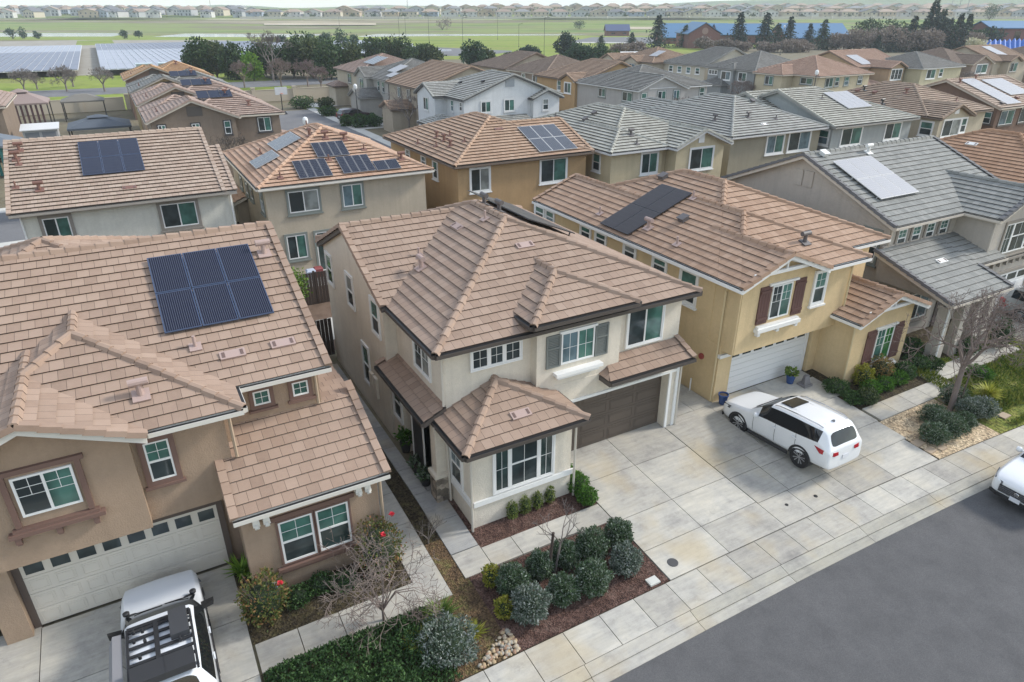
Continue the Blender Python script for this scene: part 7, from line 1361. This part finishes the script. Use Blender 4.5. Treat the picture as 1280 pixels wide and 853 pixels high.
# ---- solar field
def solar_field(x0, x1, y0, y1, label, dark):
    e = empty('solar_array', ((x0+x1)/2, y0, 0), label, 'solar array', 'solar arrays in the far field'); a = MB(); z = 1.5; n = int((x1-x0)/1.85)
    for k in range(n):
        xx = x0+(x1-x0)*k/n
        for j in range(8):
            ya, yb = y0+(y1-y0)*j/8, y0+(y1-y0)*(j+1)/8-.25
            a.box(xx+.12, xx+(x1-x0)/n-.12, ya, yb, z, z+.06, 1 if dark(j) else 0)
    a.build('panel_field', [plain('field_panel', (.30, .32, .37), .5), plain('field_panel_dark', (.10, .11, .165), .4)], e)['kind'] = 'stuff'
    b = MB(); b.box(x0, x1, y0-.1, y1+.1, z-.14, z-.06); b.build('deck', plain('deck_white', (.66, .67, .68), .5), e); b = MB()
    for k in range(int((x1-x0)/8)+1):
        for j in range(5): xx, yy = x0+.5+k*8, y0+1.5+(y1-y0-3)*j/4; b.box(xx-.12, xx+.12, yy-.12, yy+.12, 0, z-.14)
    b.build('posts', plain('steel_grey', (.2, .2, .2), .6), e)['kind'] = 'stuff'; return e
solar_field(-84, -5.0, 206, 352, 'left flat solar array in the field beyond the houses', lambda j: j < 5); solar_field(-.2, 63, 203, 362, 'middle flat solar array beside the gravel strip', lambda j: j > 4); solar_field(64.5, 110, 240, 345, 'right flat solar array partly behind the green trees', lambda j: False)
for k, (x, w, lab) in enumerate(((9.0, 3.4, 'larger pale blue transformer box in front of the middle solar array'), (13.1, 1.9, 'smaller pale blue transformer box in front of the middle solar array'))):
    e = empty('transformer_box', (x, 196, 0), lab, 'transformer box'); b = MB(); b.box(x-w/2, x+w/2, 194, 197.5, .2, 2.9); b.build('cabinet', plain('cabinet_blue', (.43, .49, .53), .5), e); b = MB(); b.box(x-w/2-.15, x+w/2+.15, 193.85, 197.65, 2.902, 3.05); b.build('lid', plain('cabinet_blue', (.43, .49, .53), .5), e); b = MB(); b.box(x-w*.3, x+w*.1, 193.96, 194, .5, 2.6); b.build('door', plain('cabinet_grey', (.36, .42, .46), .5), e)
# ---- far lamp posts, container, school, tank
for k, (u, D, hh) in enumerate(((425, 560, 14), (500, 340, 12), (508, 345, 11), (537, 300, 13), (579, 262, 12), (622, 400, 12), (648.5, 320, 9), (680, 262, 12))):
    p = far(u, D); lamp(p.x, p.y, hh, '%s tall dark lamp post from the left on the far fields' % pos[k], 'arm', 'far lamp posts')
p = far(968+7, 262); lamp(p.x, p.y, 9, 'pale lamp post in front of the bare thicket', 'globe')
for k, (u, c, lab) in enumerate(((490, (.03, .12, .33), 'blue shipping container on the far car park'), (502.5, (.6, .6, .6), 'white shipping container beside the blue one on the far car park'))):
    p = far(u, 292); e = empty('shipping_container', p, lab, 'container'); b = MB()
    for j in range(24): b.box(p.x-4.4+j*.36, p.x-4.4+j*.36+.33, p.y-1.3-.03*(j % 2), p.y+1.3, .1, 2.6)
    b.build('body', plain('container_blue' if k == 0 else 'container_white', c, .5), e)
M_BLUE = plain('roof_blue', (.06, .155, .28), .55); M_BRICK = ground_mat('brick_red', [(.3, (.16, .08, .07)), (.7, (.23, .12, .10))], 3, 6)
def hall(u, D, w, d, hz_, rise, wall, roof, label, rot=0.0, name='school_building', z=0.0):
    p = far(u, D, z); e = empty(name, p, label, 'school'); e.rotation_euler = (0, 0, -YAW+rot); b = MB(); b.box(-w/2, w/2, 0, d, 0, hz_); b.prism([(-w/2+.01, .01, hz_), (-w/2+.01, d-.01, hz_), (-w/2+.01, d/2, hz_+rise-.1)], (w-.02, 0, 0)); o = b.build('wall', wall); o.parent = e; b = MB()
    for s in (0, 1): y0, y1 = (-.8, d/2) if s == 0 else (d+.8, d/2); b.hexa([(-w/2-.6, y0, hz_-.3), (w/2+.6, y0, hz_-.3), (w/2+.6, y1, hz_+rise), (-w/2-.6, y1, hz_+rise), (-w/2-.6, y0, hz_), (w/2+.6, y0, hz_), (w/2+.6, y1, hz_+rise+.3), (-w/2-.6, y1, hz_+rise+.3)])
    o = b.build('roof', roof); o.parent = e
    for k in range(int(w/7)): x = -w/2+3+k*7; b = MB(); b.box(x, x+2.4, -.06, 0, 1.2, hz_-1.2); o = b.build('window', CARGL); o.parent = e
    return e
hall(872, 352, 32, 24, 2.8, 5.6, M_BRICK, M_BLUE, 'long blue roofed school hall behind the brick gable'); hall(1022, 352, 30, 26, 2.6, 5.8, M_BRICK, M_BLUE, 'blue roofed school wing behind the conifers'); hall(930, 346, 24, 18, 4.2, 4.2, M_BRICK, M_BLUE, 'low blue roofed school link between hall and wing')
e = hall(889, 322, 24, 13, 5.6, 4, M_BRICK, M_BLUE, 'red brick school gable with blue roof edge', math.pi/2)
b = MB(); b.lathe((-12.1, 6.5, 6.6), [(1.3, -.1), (1.1, .05)], 16, 0, 'x'); o = b.build('round_window', plain('brick_pale', (.3, .2, .17), .8)); o.parent = e
hall(772, 460, 14, 10, 3, 3.2, M_BRICK, plain('roof_slate_blue', (.06, .08, .16), .5), 'small brick pavilion with slate blue roof on the far field'); hall(1278, 300, 30, 14, 8, 2.2, M_BRICK, M_BLUE, 'brick hall with blue roof at the right edge of the trees')
b = MB(); rg = random.Random(4)
for k, u in enumerate((1228, 1234, 1240, 1246, 1252, 1258, 1264, 1270, 1276)):
    p = far(u, 292); e = empty('blue_tent', p, 'small blue tent like canopy number by row beside the brick hall' if 0 else '%s blue peaked canopy from the left in the row before the far right hall' % pos[k], 'canopy', 'blue canopies at the far right'); b = MB(); hh = rg.uniform(2.6, 4.2); w = 2.0; rr = 3.4
    b.mesh([(p.x-w, p.y-w, .9), (p.x+w, p.y-w, .9), (p.x+w, p.y+w, .9), (p.x-w, p.y+w, .9), (p.x, p.y, rr+hh*.3)], [(0, 1, 4), (1, 2, 4), (2, 3, 4), (3, 0, 4)]); b.build('canopy', plain('tarp_blue', (.03, .14, .5), .5), e); b = MB()
    for sx, sy in ((-1, -1), (1, -1), (1, 1), (-1, 1)): b.tube((p.x+sx*w*.95, p.y+sy*w*.95, 0), (p.x+sx*w*.95, p.y+sy*w*.95, .95), .06, n=5)
    b.build('legs', plain('steel_grey', (.2, .2, .2), .6), e)
p = far(795, 215); e = empty('poly_tunnel', p, 'white rounded tunnel tent behind the pale stone house', 'tunnel tent'); e.rotation_euler = (0, 0, -YAW+.15); b = MB(); n = 10
for k in range(n):
    a0, a1 = math.pi*k/n, math.pi*(k+1)/n; b.poly([(-9, -3*math.cos(a0), 3.6*math.sin(a0)), (9, -3*math.cos(a0), 3.6*math.sin(a0)), (9, -3*math.cos(a1), 3.6*math.sin(a1)), (-9, -3*math.cos(a1), 3.6*math.sin(a1))])
b.poly([(-9, -3*math.cos(math.pi*k/n), 3.6*math.sin(math.pi*k/n)) for k in range(n+1)]); b.poly([(9, -3*math.cos(math.pi*k/n), 3.6*math.sin(math.pi*k/n)) for k in range(n, -1, -1)]); o = b.build('cover', plain('tunnel_white', (.7, .7, .68), .5)); o.parent = e
# ---- far houses on the plateau
FWM = [plain('far_wall_%s' % n_, c, .9) for n_, c in (('cream', (.46, .41, .32)), ('white', (.5, .49, .47)), ('grey', (.36, .37, .38)), ('blue', (.28, .32, .38)), ('tan', (.42, .34, .25)))]
FRM = [plain('far_roof_%s' % n_, c, .9) for n_, c in (('brown', (.27, .2, .16)), ('grey', (.22, .22, .22)), ('tan', (.33, .25, .19)), ('dark', (.13, .13, .14)))]
GLF = plain('far_glass', (.06, .07, .08), .2); wn = ('cream', 'white', 'grey', 'blue grey', 'tan'); rn = ('brown', 'grey', 'tan', 'dark')
fmesh = {}
def far_house(u, D, z, w, d, wi, ri, gable, label, group, rg, rot=0.0):
    key = (round(w), wi, ri, gable, rg.randint(0, 2))
    if key not in fmesh:
        b = MB(); hh = 5.6; rise = 2.3; v = key[4]
        b.box(-w/2, w/2, 0, d, -1.5, hh, 0)
        if gable: 
            b.prism([(-w/2, .0, hh), (w/2, .0, hh), (0, .0, hh+rise)], (0, d, 0), 0)
            for s in (-1, 1): b.hexa([(s*(w/2+.5), -.5, hh-.25), (s*(w/2+.5), d+.5, hh-.25), (0, d+.5, hh+rise), (0, -.5, hh+rise), (s*(w/2+.5), -.5, hh), (s*(w/2+.5), d+.5, hh), (0, d+.5, hh+rise+.25), (0, -.5, hh+rise+.25)], 1)
        else:
            b.mesh([(-w/2-.5, -.5, hh), (w/2+.5, -.5, hh), (w/2+.5, d+.5, hh), (-w/2-.5, d+.5, hh), (-w/2+d*.4, d/2, hh+rise), (w/2-d*.4, d/2, hh+rise)], [(0, 1, 5, 4), (1, 2, 5), (2, 3, 4, 5), (3, 0, 4), (3, 2, 1, 0)], 1)
        if v: xo = (-w*.22 if v == 1 else w*.2); b.box(xo-w*.2, xo+w*.2, -1.6, .01, -1.5, hh-.6, 0); b.prism([(xo-w*.23, -2.0, hh-.7), (xo+w*.23, -2.0, hh-.7), (xo, -2.0, hh+.9)], (0, 4, 0), 1); b.box(xo-.9, xo+.9, -1.66, -1.6, 3.4, 4.7, 2)
        for x in (-.36, -.1, .16, .4): b.box(x*w-.6, x*w+.6, -.05, 0, 3.4, 4.8, 2)
        for x in (-.3, .1, .36): b.box(x*w-.8, x*w+.8, -.05, 0, .3, 2.2, 2)
        o = b.build('house', [FWM[wi], FRM[ri], GLF]); fmesh[key] = o.data; bpy.data.objects.remove(o)
    o = bpy.data.objects.new('house', fmesh[key]); col.objects.link(o); o.location = far(u, D, z); o.rotation_euler = (0, 0, -YAW+rot); return tag(o, label, 'house', group)
rg = random.Random(12)
u = 318
while u < 1300:
    g = rg.random() < .45; wi = rg.choice((0, 0, 1, 1, 2, 3, 4, 0)); ri = rg.choice((0, 0, 2, 2, 1, 3))
    far_house(u, 690+rg.uniform(-8, 8), 7.3, 15, 12, wi, ri, g, 'far %s house with %s %s roof in the row above the pale garden wall' % (wn[wi], rn[ri], 'gabled' if g else 'hip'), 'far houses behind the pale garden wall', rg); u += rg.uniform(21.5, 26)
for row, (D, z, u0, u1) in enumerate(((765, 10.3, 430, 1280), (855, 12.0, 540, 1280), (950, 14.1, 620, 1290))):
    u = u0
    while u < u1:
        wi = rg.choice((0, 0, 1, 2, 4)); ri = rg.choice((0, 2, 1, 2)); far_house(u, D+rg.uniform(-10, 10), z, 15, 12, wi, ri, rg.random() < .4, 'hazy %s house with %s roof peeping over the far row, %s behind' % (wn[wi], rn[ri], ('one street', 'two streets', 'three streets')[row]), 'hazy houses behind the far row', rg); u += rg.uniform(19, 27)
for D0, z0 in ((700, 7.4), (745, 9.2), (800, 10.9)):
    u = -30+rg.uniform(0, 10)
    while u < 320:
        wi = rg.choice((1, 1, 1, 0, 2, 3, 2)); ri = rg.choice((1, 3, 0, 3, 3, 2))
        if not (100 < u < 124 and D0 < 730) and rg.random() > (.45 if D0 < 730 else .2): far_house(u, D0+rg.uniform(-18, 18), z0, rg.choice((10, 12, 13)), 12, wi, ri, rg.random() < .6, 'far %s new house with %s roof at the upper left building site' % (wn[wi], rn[ri]), 'new houses at the upper left', rg, rg.uniform(-.4, .4))
        u += rg.uniform(10, 17)
far_house(111, 715, 7.5, 18, 14, 4, 2, True, 'bare plywood house frame under construction at the upper left', None, rg)
p0, p1 = far(300, 668, 7.2), far(1320, 668, 7.2); d = (p1-p0); L = d.length; d.normalize(); e = empty('garden_wall', p0, 'long pale garden wall in front of the far row of houses', 'wall'); b = MB(); s = Vector((-d.y, d.x, 0)); c = [p0-s*.2, p1-s*.2, p1+s*.2, p0+s*.2]; b.hexa([v+Vector((0, 0, -1)) for v in c]+[v+Vector((0, 0, 2.0)) for v in c]); b.build('wall', plain('wall_pale', (.52, .48, .41), .9), e)
b = MB()
for k in range(1, 40): a = p0+d*(L*k/40); b.box(a.x-.6, a.x+.6, a.y-.6, a.y+.6, 6, 9.6)
b.build('pillars', plain('wall_pale', (.52, .48, .41), .9), e)
for k, u in enumerate((333, 356, 392, 441, 468, 505, 533, 580, 612, 655, 690, 735, 782, 835, 905, 940, 1003, 1060)):
    p = far(u, 672, 7.2); leafy_tree(p.x, p.y, 7.0, rg.uniform(3.5, 6), rg.uniform(4, 7), rg.choice((L_TREE, L_OLIVE, L_CON2)), '%s small garden tree from the left among the far row of houses' % pos[k], group='small trees among the far houses', n=220, L=.9, seed=300+k, trunk=.1, clumps=5)
for k, (u, D, hh) in enumerate(((265, 1100, 24), (510, 1000, 26), (1186, 900, 30), (1196, 830, 32), (1206, 760, 36))):
    p = far(u, D, 7); e = empty('utility_pole', p, '%s thin utility mast from the left against the hazy hills' % pos[k], 'utility pole', 'far utility masts'); b = MB(); b.tube(p, p+Vector((0, 0, hh)), .45, .25, 6); b.build('pole', plain('pole_grey', (.3, .3, .3), .7), e); b = MB(); b.box(p.x-3, p.x+3, p.y-.2, p.y+.2, 7+hh*.9, 7+hh*.9+.5); b.build('cross_arm', plain('pole_grey', (.3, .3, .3), .7), e)
# ================================================================== air, light, camera
bpy.context.view_layer.update()
HAZE = 0.00023
m = bpy.data.materials.new('haze'); m.use_nodes = True; nt = m.node_tree; nt.nodes.clear(); out = nt.nodes.new('ShaderNodeOutputMaterial'); v = nt.nodes.new('ShaderNodeVolumePrincipled'); v.inputs['Density'].default_value = HAZE; v.inputs['Color'].default_value = (.80, .88, .95, 1); v.inputs['Anisotropy'].default_value = .0; nt.links.new(v.outputs[0], out.inputs['Volume'])
b = MB(); b.box(-7000, 8000, -200, 7000, -2.5, 110); o = b.build('haze', m); tag(o, kind='stuff')
w = bpy.data.worlds.new('World'); sc.world = w; w.use_nodes = True; nt = w.node_tree; bg = nt.nodes['Background']
AZ, EL = math.radians(-12), math.radians(34)      # sun direction: along the street from the right, a little to the front
sd = Vector((math.cos(AZ)*math.cos(EL), math.sin(AZ)*math.cos(EL), math.sin(EL)))
sky = nt.nodes.new('ShaderNodeTexSky'); sky.sky_type = 'NISHITA'; sky.sun_disc = False; sky.sun_elevation = EL; sky.sun_rotation = math.atan2(sd.x, sd.y); sky.air_density = 1.2; sky.dust_density = .4
tc = nt.nodes.new('ShaderNodeTexCoord'); mp = nt.nodes.new('ShaderNodeMapping'); mp.inputs['Scale'].default_value = (1.0, 1.0, 7.0); nt.links.new(tc.outputs['Generated'], mp.inputs['Vector'])
nz = nt.nodes.new('ShaderNodeTexNoise'); nz.inputs['Scale'].default_value = 3.2; nz.inputs['Detail'].default_value = 7; nz.inputs['Roughness'].default_value = .6; nt.links.new(mp.outputs[0], nz.inputs['Vector'])
cr = nt.nodes.new('ShaderNodeValToRGB'); cr.color_ramp.elements[0].position = .42; cr.color_ramp.elements[0].color = (.12, .12, .12, 1); cr.color_ramp.elements[1].position = .62; cr.color_ramp.elements[1].color = (1, 1, 1, 1); nt.links.new(nz.outputs['Fac'], cr.inputs[0])
mx = nt.nodes.new('ShaderNodeMix'); mx.data_type = 'RGBA'; sx = nt.nodes.new('ShaderNodeSeparateXYZ'); nt.links.new(tc.outputs['Generated'], sx.inputs[0]); mr = nt.nodes.new('ShaderNodeMapRange'); mr.inputs[1].default_value = 0.0; mr.inputs[2].default_value = .16; mr.inputs[3].default_value = .3; mr.inputs[4].default_value = 1.0; nt.links.new(sx.outputs[2], mr.inputs[0]); ml = nt.nodes.new('ShaderNodeMath'); ml.operation = 'MULTIPLY'; nt.links.new(cr.outputs[0], ml.inputs[0]); nt.links.new(mr.outputs[0], ml.inputs[1]); nt.links.new(ml.outputs[0], mx.inputs[0]); nt.links.new(sky.outputs[0], mx.inputs[6]); mx.inputs[7].default_value = (4.7, 4.9, 5.2, 1)
nt.links.new(mx.outputs[2], bg.inputs['Color']); bg.inputs['Strength'].default_value = .10
l = bpy.data.lights.new('sun', 'SUN'); l.energy = 1.5; l.angle = math.radians(10); l.color = (1, .95, .87); lo = bpy.data.objects.new('sun', l); col.objects.link(lo); lo.rotation_euler = sd.to_track_quat('Z', 'Y').to_euler(); lo.location = (0, 0, 80)
cam = bpy.data.cameras.new('camera'); cam.sensor_width = 36; cam.lens = 36*F/1280; cam.clip_start = .5; cam.clip_end = 12000; co = bpy.data.objects.new('camera', cam); col.objects.link(co); co.location = (0, 0, H); co.rotation_euler = (math.pi/2-PITCH, 0, -YAW); sc.camera = co
sc.view_settings.view_transform = 'Standard'; sc.view_settings.look = 'None'; sc.view_settings.gamma = 1; sc.view_settings.exposure = 1.48; sc.view_settings.use_curve_mapping = False
sc.cycles.max_bounces = 6; sc.cycles.diffuse_bounces = 3; sc.cycles.glossy_bounces = 3; sc.cycles.transparent_max_bounces = 8; sc.cycles.volume_bounces = 1; sc.cycles.volume_step_rate = 20
